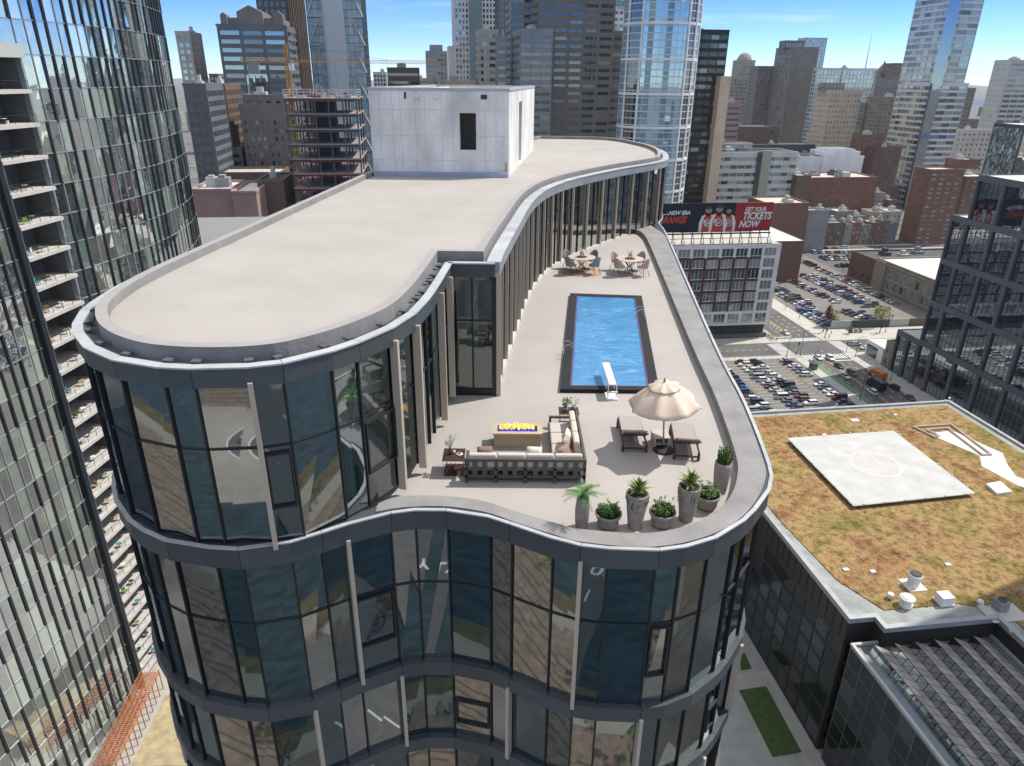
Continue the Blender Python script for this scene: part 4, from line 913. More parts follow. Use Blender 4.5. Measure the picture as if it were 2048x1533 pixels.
def building(name, label, a0, a1, b0, dep, z1, wall, glass=(g_dark,), cat='tower', roof=roof_grey, group=None, z0=0, par=.9, gear=1, maxn=100, side=None, front=None, core=None, blank_side=False, blank_front=False, **st):
    """box building on the street grid: front at b0 facing us, with its visible side"""
    BSEED[0] += 1; rnd = random.Random(BSEED[0] * 13); w_ = a1 - a0
    root = thing(name, label, cat, (*xy(a0, b0), z0), GA, group); H = z1 - z0
    mb = MB(); wins = []
    mb.box(0, w_, 0, dep, 0, H, 0)
    fst = dict(st); fst.update(front or {}); sst = dict(st); sst.update(side or {})
    if not blank_front: facade(mb, wins, (0, 0), (1, 0), w_, 0, H, **fst)
    if not blank_side:
        if a0 > -10: facade(mb, wins, (0, dep), (0, -1), dep, 0, H, **sst)
        else: facade(mb, wins, (w_, 0), (0, 1), dep, 0, H, **sst)
    mb.obj('wall', wall, root)
    pr_ = st.get('proud', .25)
    mb = MB()
    if par:
        A = [Vector((-pr_, -pr_)), Vector((w_ + pr_, -pr_)), Vector((w_ + pr_, dep + pr_)), Vector((-pr_, dep + pr_))]; mb.ring(A, offset(A, -.5 - pr_), H + .01, H + par, 0)
        mb.obj('parapet', wall, root)
    mb = MB(); mb.box(.3, w_ - .3, .3, dep - .3, H + .01, H + .06); mb.obj('roof', roof, root)
    for k in range(gear):
        gw, gd = min(w_ * .3, rnd.uniform(3, 8)), min(dep * .3, rnd.uniform(3, 8)); x = rnd.uniform(.1, .6) * w_; y = rnd.uniform(.15, .6) * dep
        mb = MB(); mb.box(x, x + gw, y, y + gd, H + .06, H + rnd.uniform(1.5, 3.5)); mb.box(x + gw * .2, x + gw * .7, y + gd * .3, y + gd * .8, H + .06, H + 3.9); mb.obj('roof_plant', (W['pale'], W['grey'], W['dgrey'])[k % 3], root)
    add_windows(root, wins, list(glass), rnd, maxn)
    return root
def bpx(name, label, xl, xr, yt, D, dep, wall, z1=None, z0=0, **k):
    a0, z = PB(xl, yt, D); a1, _ = PB(xr, yt, D)
    return building(name, label, a0, a1, D, dep, z1 or z, wall, z0=z0, **k)
def bsl(name, label, xsL, xL, xR, yt, D, wall, z1=None, **k):
    """as bpx, with the side face's far edge seen at pixel xsL"""
    a0, z = PB(xL, yt, D); z = z1 or z; A = a0 if xsL < xL else PB(xR, yt, D)[0]
    r = ray(xsL, yt); ra, rb = ab(r); d2 = rb / ra * A
    return bpx(name, label, xL, xR, yt, D, max(6, min(70, d2 - D)), wall, z1=z1, **k)

STRIP = dict(wf=.985, edge=.3, mul=0)
# --- left part of the skyline
bpx('residential_tower', 'slim cream residential tower just right of the curved glass high-rise', 350, 379, 66, 430, 22, W['cream'], glass=(g_pale, g_teal), fh=3.2, bay=3.0, wf=.65, hf=.6)
bpx('office_block', 'dark grey ribbed block right of the curved glass high-rise, in the shade', 366, 410, 172, 300, 26, W['slate'], glass=(g_dark,), fh=3.6, bay=2.2, wf=.7, hf=.55)
bpx('office_block', 'dark brown block with a pale left stair wall, left of the gabled tower', 416, 448, 172, 340, 30, W['brown'], glass=(g_dark,), fh=3.6, bay=2.6, wf=.5, hf=.6)
o = bpx('stair_tower', 'pale ribbed concrete shaft between the two dark blocks on the left', 404, 417, 170, 335, 8, W['grey'], cat='tower', glass=(g_dark,), gear=0, bay=8, fh=60, wf=.02, hf=.1)
bpx('distant_block', 'small tan block on the horizon behind the dark blocks', 384, 400, 152, 700, 20, W['tan'], cat='building', gear=0)
bpx('distant_block', 'small brown block on the horizon touching the gabled tower', 418, 436, 150, 650, 20, W['brown'], cat='building', gear=0)
# gabled tower
D = 400
g1 = bpx('gabled_tower', 'grey office tower with silver window bands and a gabled crown', 433, 571, 52, D, 34, W['slate'], glass=(g_blind, g_teal, g_pale), fh=3.9, bay=9.5, wf=.86, hf=.5, gear=0, proud=.4)
a0, z = PB(436, 35, D + 3); a1, _ = PB(565, 35, D + 3); H0 = g1.location.z; zt = PB(433, 52, D)[1]
mb = MB(); w_ = a1 - a0; h = z - zt
mb.box(2.5, w_, 3, 28, zt, zt + h)
def gable(mb, x0, x1, y0, y1, z0, z1, rise):
    mb.box(x0, x1, y0, y1, z0, z1); xm = (x0 + x1) / 2
    mb.face([(x0, y0, z1), (x1, y0, z1), (xm, y0, z1 + rise)]); mb.face([(x1, y1, z1), (x0, y1, z1), (xm, y1, z1 + rise)]); mb.face([(x0, y0, z1), (xm, y0, z1 + rise), (xm, y1, z1 + rise), (x0, y1, z1)]); mb.face([(x1, y1, z1), (xm, y1, z1 + rise), (xm, y0, z1 + rise), (x1, y0, z1)])
gable(mb, w_ * .32, w_ * .72, 1.5, 30, zt, zt + h + 2.5, 3.0); gable(mb, 2.0, w_ * .16, 1, 8, zt, zt + h + 1, 1.2); gable(mb, w_ * .88, w_ + 1, 1, 8, zt, zt + h + 1.5, 1.8)
mb.obj('gabled_crown', W['greyb'], g1)
mb = MB()
for x in (w_ * .36, w_ * .46, w_ * .56, w_ * .66): mb.box(x, x + w_ * .035, -1.1, -.4, 30, zt * .82)
mb.obj('stair_wall', g_teal, g1)
o = bpx('office_tower', 'lower stepped annex in front of the gabled tower, with silver bands', 446, 486, 200, 380, 20, W['slate'], glass=(g_blind, g_pale), fh=3.9, bay=6, wf=.9, hf=.5)
# brown tower behind
bsl('office_tower', 'very tall brown stone tower with pale vertical ribs behind the gabled tower', 616, 524, 583, 100, 470, W['brown'], z1=205, glass=(g_dark,), fh=4, bay=3.2, wf=.6, hf=.7, front=dict(pproud=.5), side=dict(bay=7, wf=.72, pproud=1.2))
# comcast-like blue glass tower with braces
D = 440
a0, _ = PB(628, 180, D); a1, _ = PB(736, 180, D)
gl_pb = cglass('glass_pale_blue', [(.34, .50, .60), (.38, .56, .66), (.28, .43, .52)], refl=.3, tint=(.85, .95, 1))
ct = building('glass_skyscraper', 'pale blue glass skyscraper with zigzag steel braces on both flanks', a0, a1, D, 34, 260, W['slate'], glass=(gl_pb,), fh=4.2, bay=2.6, wf=.94, hf=.93, proud=.12, gear=0)
mb = MB(); w_ = a1 - a0
mb.box(w_ * .28, w_ * .66, -1.6, -.5, 0, 262); mb.obj('spine', cglass('glass_spine', [(.50, .58, .64), (.55, .63, .69), (.46, .54, .60)], refl=.42), ct)
for s, (x0, x1) in enumerate(((0.0, w_ * .2), (w_ * .80, w_))):
    for k in range(17):
        z = 18 + k * 14; mb = MB(); ya, yb = -.9, -.9
        p, q = ((x1, ya, z + 13), (x0, yb, z)) if s == 0 else ((x0, ya, z + 13), (x1, yb, z))
        mb.tube(p, q, .42, 5); mb.tube((x0, -.9, z), (x1, -.9, z), .34, 5); mb.obj('brace', steel_w if k > 8 else W['pale'], ct)
# deco hotel
D = 330
hotel_ = bpx('stone_hotel', 'grey stone art deco hotel with pale cornice below the gabled tower', 478, 577, 212, D, 26, W['greyb'], glass=(g_blind, g_pale, g_dark), fh=3.3, bay=2.4, wf=.42, hf=.52, roof=roof_dark, gear=0, top=5)
a0, z = PB(485, 194, D + 4); a1, _ = PB(567, 194, D + 4); building('hotel_attic', 'dark stone attic storey set back on top of the art deco hotel', a0, a1, D + 4, 16, z, W['greyb'], z0=PB(478, 212, D)[1], cat='roof attic', glass=(g_dark,), fh=6, bay=4.5, wf=.45, hf=.5); attach(bpy.data.objects['hotel_attic'], hotel_, 'attic')
# low things on the left
bpx('parking_garage', 'low dark green parking garage left of the stone hotel', 407, 482, 300, 330, 26, W['slate'], cat='garage', glass=(g_teal, g_dark), fh=3.1, bay=5, wf=.95, hf=.5, roof=roof_dark)
bpx('low_building', 'flat roofed building with a row of small arched vents below the hotel', 408, 562, 350, 300, 18, W['brown'], cat='building', glass=(g_dark,), fh=9, bay=9, wf=.2, hf=.15, roof=roof_tan, gear=0)
bpx('pink_building', 'windowless dusty pink building with a pale roof, left of the steel frame', 380, 462, 384, 250, 22, W['pink'], cat='building', blank_front=True, blank_side=True, roof=roof_white, gear=2)
bpx('pink_building', 'second dusty pink block, lower roof, touching the steel frame building', 463, 512, 388, 247, 26, W['pink'], cat='building', blank_front=True, blank_side=True, roof=roof_white, gear=0)
bpx('brown_building', 'dark brown narrow block between the pink building and the steel frame', 514, 566, 366, 262, 22, W['brown'], cat='building', blank_front=True, roof=roof_dark, glass=(g_dark,))
a0, z = PB(384, 436, 190); a1, _ = PB(560, 436, 190); building('flat_roof_building', 'plain grey flat roof beside the glass tower, in front of the pink building', a0 - 16, a1 + 4, 140, 50, z, W['grey'], cat='building', roof=mat('roof_plain_grey', (.24, .235, .225), .9, var=.05), blank_front=True, blank_side=True, gear=0, par=0)

# building under construction
D = 260
a0, z = PB(570, 196, D); a1, _ = PB(712, 196, D)
cs = thing('construction_frame', 'unfinished steel framed building with open floors and a wrapped band', 'construction site', (*xy(a0, D), 0), GA); w_ = a1 - a0; dp = 30; nfl = 19; fh = z / nfl
redm = mat('primer_red', (.17, .035, .03), .8)
slabm = mat('slab_edge', (.30, .27, .26), .9); spray = mat('sprayed_steel', (.10, .09, .09), .9)
for k in range(nfl + 1):
    mb = MB(); mb.box(-.4, w_ + .4, -.4, dp, k * fh - .35, k * fh, 0); mb.box(-.2, w_ + .2, -.2, .0, k * fh - 1.1, k * fh - .35, 1 if k > 8 and k < 16 else 2); mb.box(.0, w_, 9, 9.5, k * fh - 1.1, k * fh - .35, 1); mb.obj('floor', [slabm, redm, spray], cs)
for i in range(6):
    for j in range(3):
        x = i * w_ / 5; mb = MB(); mb.box(x - .25, x + .25, j * 12 - .15, j * 12 + .35, 0, z + (1.5 if j else 0)); mb.obj('column', spray, cs)
mb = MB(); mb.box(w_ * .3, w_ * .62, 12, 22, 0, z); mb.obj('core', W['dgrey'], cs)
mb = MB(); mb.box(-.8, w_ + .8, -.9, -.6, z * .42, z * .42 + 4.8); mb.box(w_ + .6, w_ + .9, -.6, dp * .6, z * .42, z * .42 + 4.8); mb.obj('tarpaulin', mat('tarp', (.42, .42, .44), .6, var=.2, vs=.6, bump=.8, bs=1), cs)
for k in range(24):
    rr = random.Random(k); x = -.5 + (w_ + 1) * (k % 12) / 11; mb = MB(); y = -.5 if k < 12 else dp * .5
    mb.tube((x, y, z), (x, y, z + 2.6), .09, 4); mb.obj('rail_post', steel_w, cs)
mb = MB()
for zz in (.9, 1.7, 2.5): mb.tube((-.5, -.5, z + zz), (w_ + .5, -.5, z + zz), .08, 4); mb.tube((-.5, dp * .5, z + zz), (w_ + .5, dp * .5, z + zz), .08, 4); mb.tube((-.5, -.5, z + zz), (-.5, dp * .5, z + zz), .08, 4); mb.tube((w_ + .5, -.5, z + zz), (w_ + .5, dp * .5, z + zz), .08, 4)
mb.obj('edge_rail', steel_w, cs)
mb = MB()
for k in range(30):
    rr = random.Random(k + 60); x = rr.uniform(1, w_ - 3); y = rr.uniform(1, 14); mb.box(x, x + rr.uniform(.5, 2.5), y, y + rr.uniform(.5, 2.5), z, z + rr.uniform(.4, 1.8), k % 3)
mb.obj('stacked_material', [W['cream'], redm, W['grey']], cs)
# tower crane
crm = mat('crane_yellow', (.50, .27, .07), .7); D = 268
a0, _ = PB(588, 250, D); z_ = PB(567, 122, D)[1]; zt = PB(563, 88, D)[1]
cr = thing('tower_crane', 'yellow lattice tower crane standing against the steel frame', 'crane', (*xy(a0, D), 0), GA)
def lattice(mb, p0, p1, wd, n_, r_=.09):
    p0 = Vector(p0); p1 = Vector(p1); d = (p1 - p0).normalized(); x = Vector((0, 1, 0)) if abs(d.y) < .9 else Vector((1, 0, 0)); y = d.cross(x)
    cs_ = [(x * sx + y * sy) * wd / 2 for sx, sy in ((-1, -1), (1, -1), (1, 1), (-1, 1))]
    for c in cs_: mb.tube(p0 + c, p1 + c, r_ * 1.4, 4)
    for k in range(n_):
        a = p0.lerp(p1, k / n_); b = p0.lerp(p1, (k + 1) / n_)
        for i in range(4): mb.tube(a + cs_[i], b + cs_[(i + 1) % 4], r_, 3); mb.tube(b + cs_[i], b + cs_[(i + 1) % 4], r_, 3)
mb = MB(); lattice(mb, (0, 0, 0), (0, 0, z_ - 1), 1.5, 50, .11); mb.obj('mast', crm, cr)
mb = MB(); lattice(mb, (0, 0, z_), (52, 0, z_), .9, 34, .05); mb.obj('jib', crm, cr)
mb = MB(); lattice(mb, (0, 0, z_), (-15, 0, z_), 1.2, 9, .09); mb.obj('counter_jib', crm, cr)
mb = MB(); mb.box(-13, -9.5, -.8, .8, z_ - 4, z_ - .5); mb.obj('counterweight', W['grey'], cr)
mb = MB(); mb.box(.6, 2.2, -2, -.4, z_ - 3, z_ - .8); mb.obj('cab', steel_w, cr)
mb = MB(); lattice(mb, (0, 0, z_), (.0, 0, zt), .9, 6, .1); mb.obj('cat_head', crm, cr)
mb = MB(); mb.tube((0, 0, zt), (34, 0, z_ + .6), .05, 4); mb.tube((0, 0, zt), (-13, 0, z_ + .6), .05, 4); mb.tube((16, 0, z_ - .6), (16, 0, z_ - 14), .04, 4); mb.obj('cable', steel_d, cr)

# --- middle of the skyline
bpx('distant_block', 'pale slab on the horizon left of the dark capped brown block', 746, 772, 146, 760, 20, W['pale'], cat='building', gear=1)
bpx('brown_block', 'brown concrete block with a dark top just above the bulkhead', 774, 838, 138, 520, 25, W['brown'], cat='building', glass=(g_dark,), fh=5, bay=20, wf=.97, hf=.35, gear=2)
hz_ = bpx('office_tower', 'hazy grey office tower standing alone against the sky above the bulkhead', 852, 900, 104, 750, 25, W['grey'], glass=(g_dark, g_blind), fh=4, bay=3, wf=.7, hf=.5)
attach(bpx('roof_penthouse', 'narrow penthouse on the hazy grey tower above the bulkhead', 860, 885, 92, 752, 12, W['grey'], z0=PB(852, 104, 750)[1], cat='penthouse', gear=0, glass=(g_dark,)), hz_, 'penthouse')
bpx('distant_block', 'small tan block on the horizon beside the hazy grey tower', 838, 856, 158, 800, 20, W['tan'], cat='building', gear=1)
bpx('old_building', 'low tan building with a dark sloped roof left of the striped towers', 892, 952, 164, 480, 22, W['tan'], cat='building', glass=(g_dark,), roof=roof_dark)
a0, _ = PB(911, 150, 600); a1, _ = PB(993, 150, 600)
wt = building('white_skyscraper', 'tall white gridded skyscraper with blue glass stripes and stepped shoulders', a0, a1, 600, 36, 240, W['white'], glass=(g_blue, g_dark), fh=3.9, bay=2.6, wf=.6, hf=.6, front=dict(pproud=.7))
mb = MB(); w_ = a1 - a0; mb.box(w_ * .34, w_ * .66, -1.0, -.7, 0, 238); mb.obj('glass_strip', g_blue, wt)
mb = MB(); mb.box(-5, -.3, 6, 30, 0, PB(905, 92, 600)[1]); mb.obj('shoulder', W['white'], wt)
bpx('stepped_tower', 'cream tower with a slanted sheet metal cap beside the striped towers', 958, 996, 62, 470, 24, W['cream'], glass=(g_pale, g_dark, g_blind), fh=4, bay=7, wf=.8, hf=.5)
bpx('glass_tower', 'thin slice of blue glass tower behind the striped towers', 996, 1024, 60, 560, 20, W['slate'], z1=230, glass=(g_blue,), fh=4, bay=4, wf=.85, hf=.85, proud=.15)
ST_ = dict(fh=3.8, bay=5.6, wf=.93, hf=.42, mul=0, glass=(g_dark, g_dark, g_blind))
bsl('striped_tower', 'left low wing of the striped office towers, with light and dark bands', 1041, 994, 1013, 75, 400, W['grey'], gear=1, **ST_)
bpx('striped_tower', 'second striped office tower, pale bands, cut off by the top of the photo', 1022, 1072, 100, 420, 24, W['grey'], z1=190, **ST_)
bpx('striped_tower', 'front left shoulder of the striped towers with a crenellated top', 1041, 1106, 62, 385, 26, W['grey'], **ST_)
st5 = bpx('striped_tower', 'central striped office tower, widest of its cluster, with twin columns of square windows', 1075, 1226, 100, 396, 34, W['greyb'], z1=190, glass=(g_dark, g_dark, g_blind), fh=3.8, bay=7.5, wf=.80, hf=.42)
bpx('striped_tower', 'right wing of the striped towers tucked behind the round blue tower', 1226, 1256, 66, 400, 20, W['greyb'], **ST_)
cz = bpx('bank_tower', 'white gridded tower carrying teal letters behind the striped towers', 1205, 1262, 100, 520, 26, W['white'], z1=152, glass=(g_dark, g_blind), fh=4, bay=3.2, wf=.72, hf=.5, gear=0)
tm = mat('sign_teal', (.04, .36, .33), .5); a0_, zs = PB(1226, 12, 519)
t_ = text_obj('sbank', 'sign_letters', tm, cz, 7.2, (PB(1226, 12, 519)[0] - PB(1205, 100, 520)[0], -1.0, zs), (math.pi / 2, 0, 0), off=.12, ext=.2)
mb = MB(); mb.box(3, 24, -.8, -.4, zs - 1.5, 152); mb.obj('sign_panel', W['offwhite'], cz)

# round blue tower
def poly_tower(name, label, ctr, rx, ry, n_, z1, wall, glass, rot=0, fh=3.0, wf=.93, hf=.72, proud=.3, glass_fn=None, wall2=None, vs=0):
    root = thing(name, label, 'tower', (*ctr, 0), 0); mb = MB(); wins = []
    P = [Vector((rx * math.cos(2 * math.pi * k / n_), ry * math.sin(2 * math.pi * k / n_))) for k in range(n_)]
    P = [Vector((p.x * math.cos(rot) - p.y * math.sin(rot), p.x * math.sin(rot) + p.y * math.cos(rot))) for p in P]
    mb.prism([(p.x, p.y) for p in P], 0, z1)
    for i in range(n_):
        a, b = P[i], P[(i + 1) % n_]; e = (b - a).normalized(); m = (a + b) / 2 + Vector(ctr); nn = Vector((e.y, -e.x))
        if nn.dot(-m) < -.25 * m.length: continue
        g = glass_fn(i) if glass_fn else None
        facade(mb, wins, a, e, (b - a).length, 0, z1, fh=fh, bay=(b - a).length, wf=wf, hf=hf, edge=0.02, top=.5, proud=proud, gm=g, pproud=.15)
    mb.obj('wall', wall, root); add_windows(root, wins, glass, random.Random(4)); return root, P
D = 345; a0, _ = PB(1253, 240, D); a1, _ = PB(1396, 240, D); cx_ = xy((a0 + a1) / 2, D + 14)
rt, P = poly_tower('round_tower', 'rounded blue glass residential tower with white floor bands, right of the striped towers', cx_, (a1 - a0) / 2, 15, 40, 215, W['white'], [g_blue], rot=GA, fh=3.05, hf=.83,
    glass_fn=lambda i: (g_dark if (34 <= i <= 36 or i in (24, 25, 26)) else (g_teal if i > 36 or i < 4 else cglassL)), proud=.22) if False else (None, None)
gl_light = cglass('glass_light_blue', [(.16, .34, .42), (.22, .42, .50), (.12, .28, .36), (.28, .46, .52)], refl=.35, tint=(.8, .95, 1))
rt, P = poly_tower('round_tower', 'rounded blue glass residential tower with white floor bands, right of the striped towers', cx_, (a1 - a0) / 2, 17, 40, 215, W['offwhite'], [g_blue], rot=GA, fh=3.05, hf=.86, wf=.985,
    glass_fn=lambda i: (g_dark if i in (33, 34, 22, 23, 24) else (g_teal if (i > 34 or i < 4) else gl_light)), proud=.18)
mb = MB()
for z in range(3, 215, 15): mb.ring(offset(P, .5), offset(P, -.2), z, z + 1.1)
mb.obj('floor_band', W['white'], rt)
for i in (22, 25, 33, 35, 38):
    mb = MB(); mb.tube((*(P[i] * 1.015), 0), (*(P[i] * 1.015), 215), .55, 6); mb.obj('rib', W['white'], rt)
bsl('black_tower', 'flat topped black glass office block right of the round blue tower', 1404, 1388, 1459, 62, 455, W['black'], glass=(g_blk, g_blk, g_blind), fh=4.6, bay=6, wf=.93, hf=.55, proud=.2, roof=roof_grey)
bpx('tan_slab', 'blank tan concrete slab against the right side of the black tower', 1442, 1462, 156, 448, 14, W['tan'], cat='building', blank_front=True, blank_side=True, gear=0)
bpx('pink_parking_deck', 'dusty pink building with dark bands below the distant deco tower', 1455, 1483, 208, 520, 20, W['pink'], cat='building', glass=(g_dark,), fh=4, bay=12, wf=.95, hf=.4)
# --- distant right
HZM = dict(gear=0)
o = bpx('deco_tower', 'hazy pale deco tower with a rounded crown, right of the black tower', 1480, 1511, 122, 900, 20, W['lime'], glass=(g_blind,), fh=4, bay=3, wf=.4, hf=.6, **HZM)
aw = PB(1511, 122, 900)[0] - PB(1480, 122, 900)[0]; zt = PB(1480, 122, 900)[1]; mb = MB(); mb.lathe([(aw * .48, zt), (aw * .42, zt + 4), (aw * .3, zt + 7.5), (aw * .12, zt + 9.5)], (aw / 2, 10, 0), 12); mb.obj('dome', W['lime'], o)
bpx('stone_block', 'wide hazy stone block below the deco tower', 1464, 1532, 156, 860, 22, W['lime'], cat='building', glass=(g_blind, g_dark), fh=4, bay=3.2, wf=.45, hf=.55, **HZM)
bpx('stone_block', 'hazy grey stone tower between the deco tower and the tall brown tower', 1518, 1556, 134, 800, 22, W['greyb'], cat='tower', glass=(g_blind,), fh=4, bay=3.2, wf=.45, hf=.5, **HZM)
bt_ = bsl('brown_tower', 'tall grey-brown tower of dense vertical window rows, right of centre', 1553, 1588, 1638, 96, 760, W['greyb'], glass=(g_blind, g_pale), fh=4.6, bay=3.2, wf=.46, hf=.62, front=dict(wf=.15, bay=3.4))
attach(bpx('tower_penthouse', 'dark louvred penthouse on the tall grey-brown tower', 1572, 1610, 83, 770, 14, W['slate'], z0=PB(1588, 96, 760)[1], cat='penthouse', glass=(g_pale,), fh=8, bay=3, wf=.4, hf=.8, gear=0), bt_, 'penthouse')
bpx('glass_slab', 'pale stepped glass tower behind the tall grey-brown tower', 1612, 1655, 77, 900, 20, W['pale'], glass=(g_teal, g_blue), fh=4, bay=4, wf=.8, hf=.8, **HZM)
bsl('white_frame_tower', 'white framed glass office block behind the tan brick tower', 1628, 1648, 1755, 138, 720, W['offwhite'], glass=(g_teal, g_blue), fh=4, bay=4, wf=.86, hf=.8)
tb = bsl('tan_brick_tower', 'tan brick tower with rows of pale windows and a stone belt, centre right', 1634, 1662, 1724, 184, 610, W['tan'], glass=(g_blind, g_pale), fh=4.4, bay=3.2, wf=.38, hf=.42, par=1.5)
attach(bpx('tower_penthouse', 'small grey plant room on the tan brick tower', 1650, 1690, 168, 618, 10, W['grey'], z0=PB(1662, 184, 610)[1], cat='penthouse', gear=0, glass=(g_dark,)), tb, 'penthouse')
t = thing('antenna_mast', 'thin white needle mast rising behind the white framed block', 'mast', (*xy(*[PB(1731, 135, 700)[0], 700]), 0)); za = PB(1731, 135, 700)[1]; zb = PB(1736, 68, 700)[1]
mb = MB(); mb.lathe([(1.3, 0), (1.2, za * .7), (.7, za), (.15, zb)], n=8); mb.obj('mast', steel_w, t)
o = bpx('domed_tower', 'hazy old tower with a pointed dome near the tall white banded tower', 1762, 1786, 148, 950, 20, W['greyb'], glass=(g_dark,), fh=4, bay=4, wf=.4, hf=.5, **HZM)
aw = PB(1786, 148, 950)[0] - PB(1762, 148, 950)[0]; zt = PB(1762, 148, 950)[1]; mb = MB(); mb.lathe([(aw * .48, zt), (aw * .42, zt + 5), (aw * .26, zt + 9), (aw * .1, zt + 12), (.2, zt + 17)], (aw / 2, 10, 0), 12); mb.obj('dome', W['greyb'], o)
bpx('stepped_tower', 'hazy stepped brown tower right of the pointed dome', 1790, 1826, 128, 930, 24, W['brown'], glass=(g_blind,), fh=4, bay=4, wf=.4, hf=.5, **HZM)
bpx('stone_block', 'low hazy stone block under the pointed dome', 1745, 1800, 158, 880, 24, W['greyb'], cat='building', glass=(g_dark,), fh=4, bay=4, wf=.4, hf=.5, **HZM)
bpx('olive_slab', 'left of two olive grey slabs in front of the pointed dome', 1732, 1764, 208, 660, 18, W['olive'], cat='tower', glass=(g_dark,), fh=3.6, bay=14, wf=.9, hf=.3)
bpx('olive_slab', 'right of two olive grey slabs, beside the tall white banded tower', 1764, 1806, 196, 640, 22, W['olive'], cat='tower', glass=(g_dark, g_blind), fh=3.6, bay=4, wf=.5, hf=.4)
bpx('brick_tower', 'dark red brick tower left of the tall white banded tower', 1728, 1771, 272, 560, 16, W['brick'], cat='tower', glass=(g_blind,), fh=3.4, bay=3.4, wf=.3, hf=.35, roof=roof_tan)
bpx('brick_block', 'lower red-brown brick block joined to the brick tower', 1752, 1804, 297, 550, 10, W['brickb'], cat='building', glass=(g_blind, g_dark), fh=3.4, bay=3, wf=.35, hf=.4, roof=roof_tan)
# tall white banded tower (right)
D = 560
a0, _ = PB(1862, 200, D); a1, _ = PB(1938, 200, D); zs = PB(1871, 166, D)[1]
mt = bsl('banded_tower', 'tall white banded tower with balconies, rising out of the photo at the right', 1806, 1866, 1937, 168, D, W['offwhite'], glass=(g_dark, g_teal), fh=4.6, bay=7, wf=.97, hf=.62, proud=.5, gear=0)
attach(bsl('banded_tower', 'very tall white and glass residential tower rising out of the photo at the right', 1812, 1884, 1944, 100, D + 3, W['offwhite'], z1=300, glass=(g_pale, g_pale, g_teal, g_blind), fh=4.6, bay=8, wf=.985, hf=.66, proud=.35, gear=0), mt, 'upper_tower')
mb = MB(); mb.box(-2.6, 5.4, -3.2, -.6, 0, 298); mb.obj('glass_strip', g_off, mt)
bpx('distant_block', 'hazy grey block right behind the tall banded tower', 1938, 1952, 178, 700, 20, W['greyb'], cat='building', glass=(g_dark,), gear=0)
bsl('tan_apartment_tower', 'tan apartment tower with a punched side wall at the right edge of the photo', 1990, 2024, 2075, 122, 620, W['pale'], glass=(g_dark, g_blind), fh=4.3, bay=9, wf=.9, hf=.5, side=dict(bay=4, wf=.2, hf=.25))
bsl('cream_brick_block', 'cream brick apartment block below the tan apartment tower', 1870, 1886, 1985, 262, 570, W['cream'], cat='building', glass=(g_dark, g_blind), fh=4.2, bay=4.6, wf=.35, hf=.42, gear=2, roof=roof_tan)
# brick tower right
b_ = bsl('brick_apartment_tower', 'tall red brick apartment tower with white window strips beside the dark office block', 1829, 1862, 1930, 342, 425, W['brick'], glass=(g_blind, g_pale), fh=3.0, bay=5.5, wf=.5, hf=.36, gear=0, roof=roof_tan, side=dict(bay=4, wf=.28, hf=.35))
a0, z = PB(1917, 322, 432); a1, _ = PB(1962, 322, 432); bpl_ = building('brick_plant_room', 'square brick plant room on the red brick apartment tower', a0, a1, 432, 12, z, W['brick'], z0=PB(1862, 342, 425)[1], cat='penthouse', roof=roof_white, blank_front=True, blank_side=True); attach(bpl_, b_, 'plant_room')
attach(bpx('brick_apartment_tower', 'rear wing of the red brick apartment tower, partly behind the dark office block', 1932, 1985, 356, 440, 20, W['brick'], glass=(g_blind, g_pale), fh=3.0, bay=5, wf=.45, hf=.36, roof=roof_white), b_, 'rear_wing')
# hospital and white building
ho = bsl('hospital', 'pale green panelled hospital building with rows of small windows behind the billboard', 1397, 1432, 1597, 308, 480, W['hosp'], cat='building', glass=(g_pale, g_pale, g_dark), fh=5.2, bay=5.2, wf=.93, hf=.45, gear=3, roof=roof_dark)
mb = MB(); wH = PB(1597, 308, 480)[0] - PB(1432, 308, 480)[0]; HH = PB(1432, 308, 480)[1]
mb.box(wH * .50, wH * .545, -1, -.3, 0, HH + 1, 0); mb.box(wH * .55, wH * .66, -2.2, -.3, 0, HH + 2, 1); mb.obj('stair_tower', [W['dgrey'], mat('wall_green_grey', (.36, .38, .29), .8)], ho)
attach(bpx('hospital_wing', 'left wing of the pale green building beside the round blue tower', 1384, 1412, 300, 505, 20, W['hosp'], cat='building', glass=(g_dark, g_pale), fh=5.2, bay=6, wf=.95, hf=.42), ho, 'wing')
attach(bpx('hospital_penthouse', 'long pale roof storey on the green building', 1418, 1505, 290, 500, 14, W['pale'], cat='penthouse', z0=HH - 3, gear=2, glass=(g_pale,), fh=5, bay=10, wf=.9, hf=.3), ho, 'penthouse')
wb = bpx('white_building', 'windowless bright white building with stepped corners, centre right', 1599, 1728, 316, 530, 26, W['white'], cat='building', blank_front=True, blank_side=True, roof=roof_white, gear=2)
zz0 = PB(1599, 316, 530)[1]; wW = PB(1728, 316, 530)[0] - PB(1599, 316, 530)[0]; mb = MB(); mb.box(wW * .38, wW * .93, 0, 22, zz0 + .95, zz0 + 4.5); mb.box(wW * .45, wW * .85, 1, 20, zz0 + 4.5, zz0 + 6.2); mb.box(wW * .35, wW * .52, -2.0, -.01, 0, zz0 + 3); mb.obj('upper_storey', W['white'], wb)
mb = MB()
for x in (wW * .15, wW * .92):
    for k in range(8): mb.box(x, x + .5, -.3, -.01, 8 + k * 2.6, 9.6 + k * 2.6)
mb.obj('slit_window', g_dark, wb)
bpx('dark_hall', 'long dark low hall behind the green building', 1495, 1640, 292, 620, 30, W['dgrey'], cat='building', blank_side=True, glass=(g_dark,), fh=7, bay=8, wf=.3, hf=.15, roof=roof_dark)
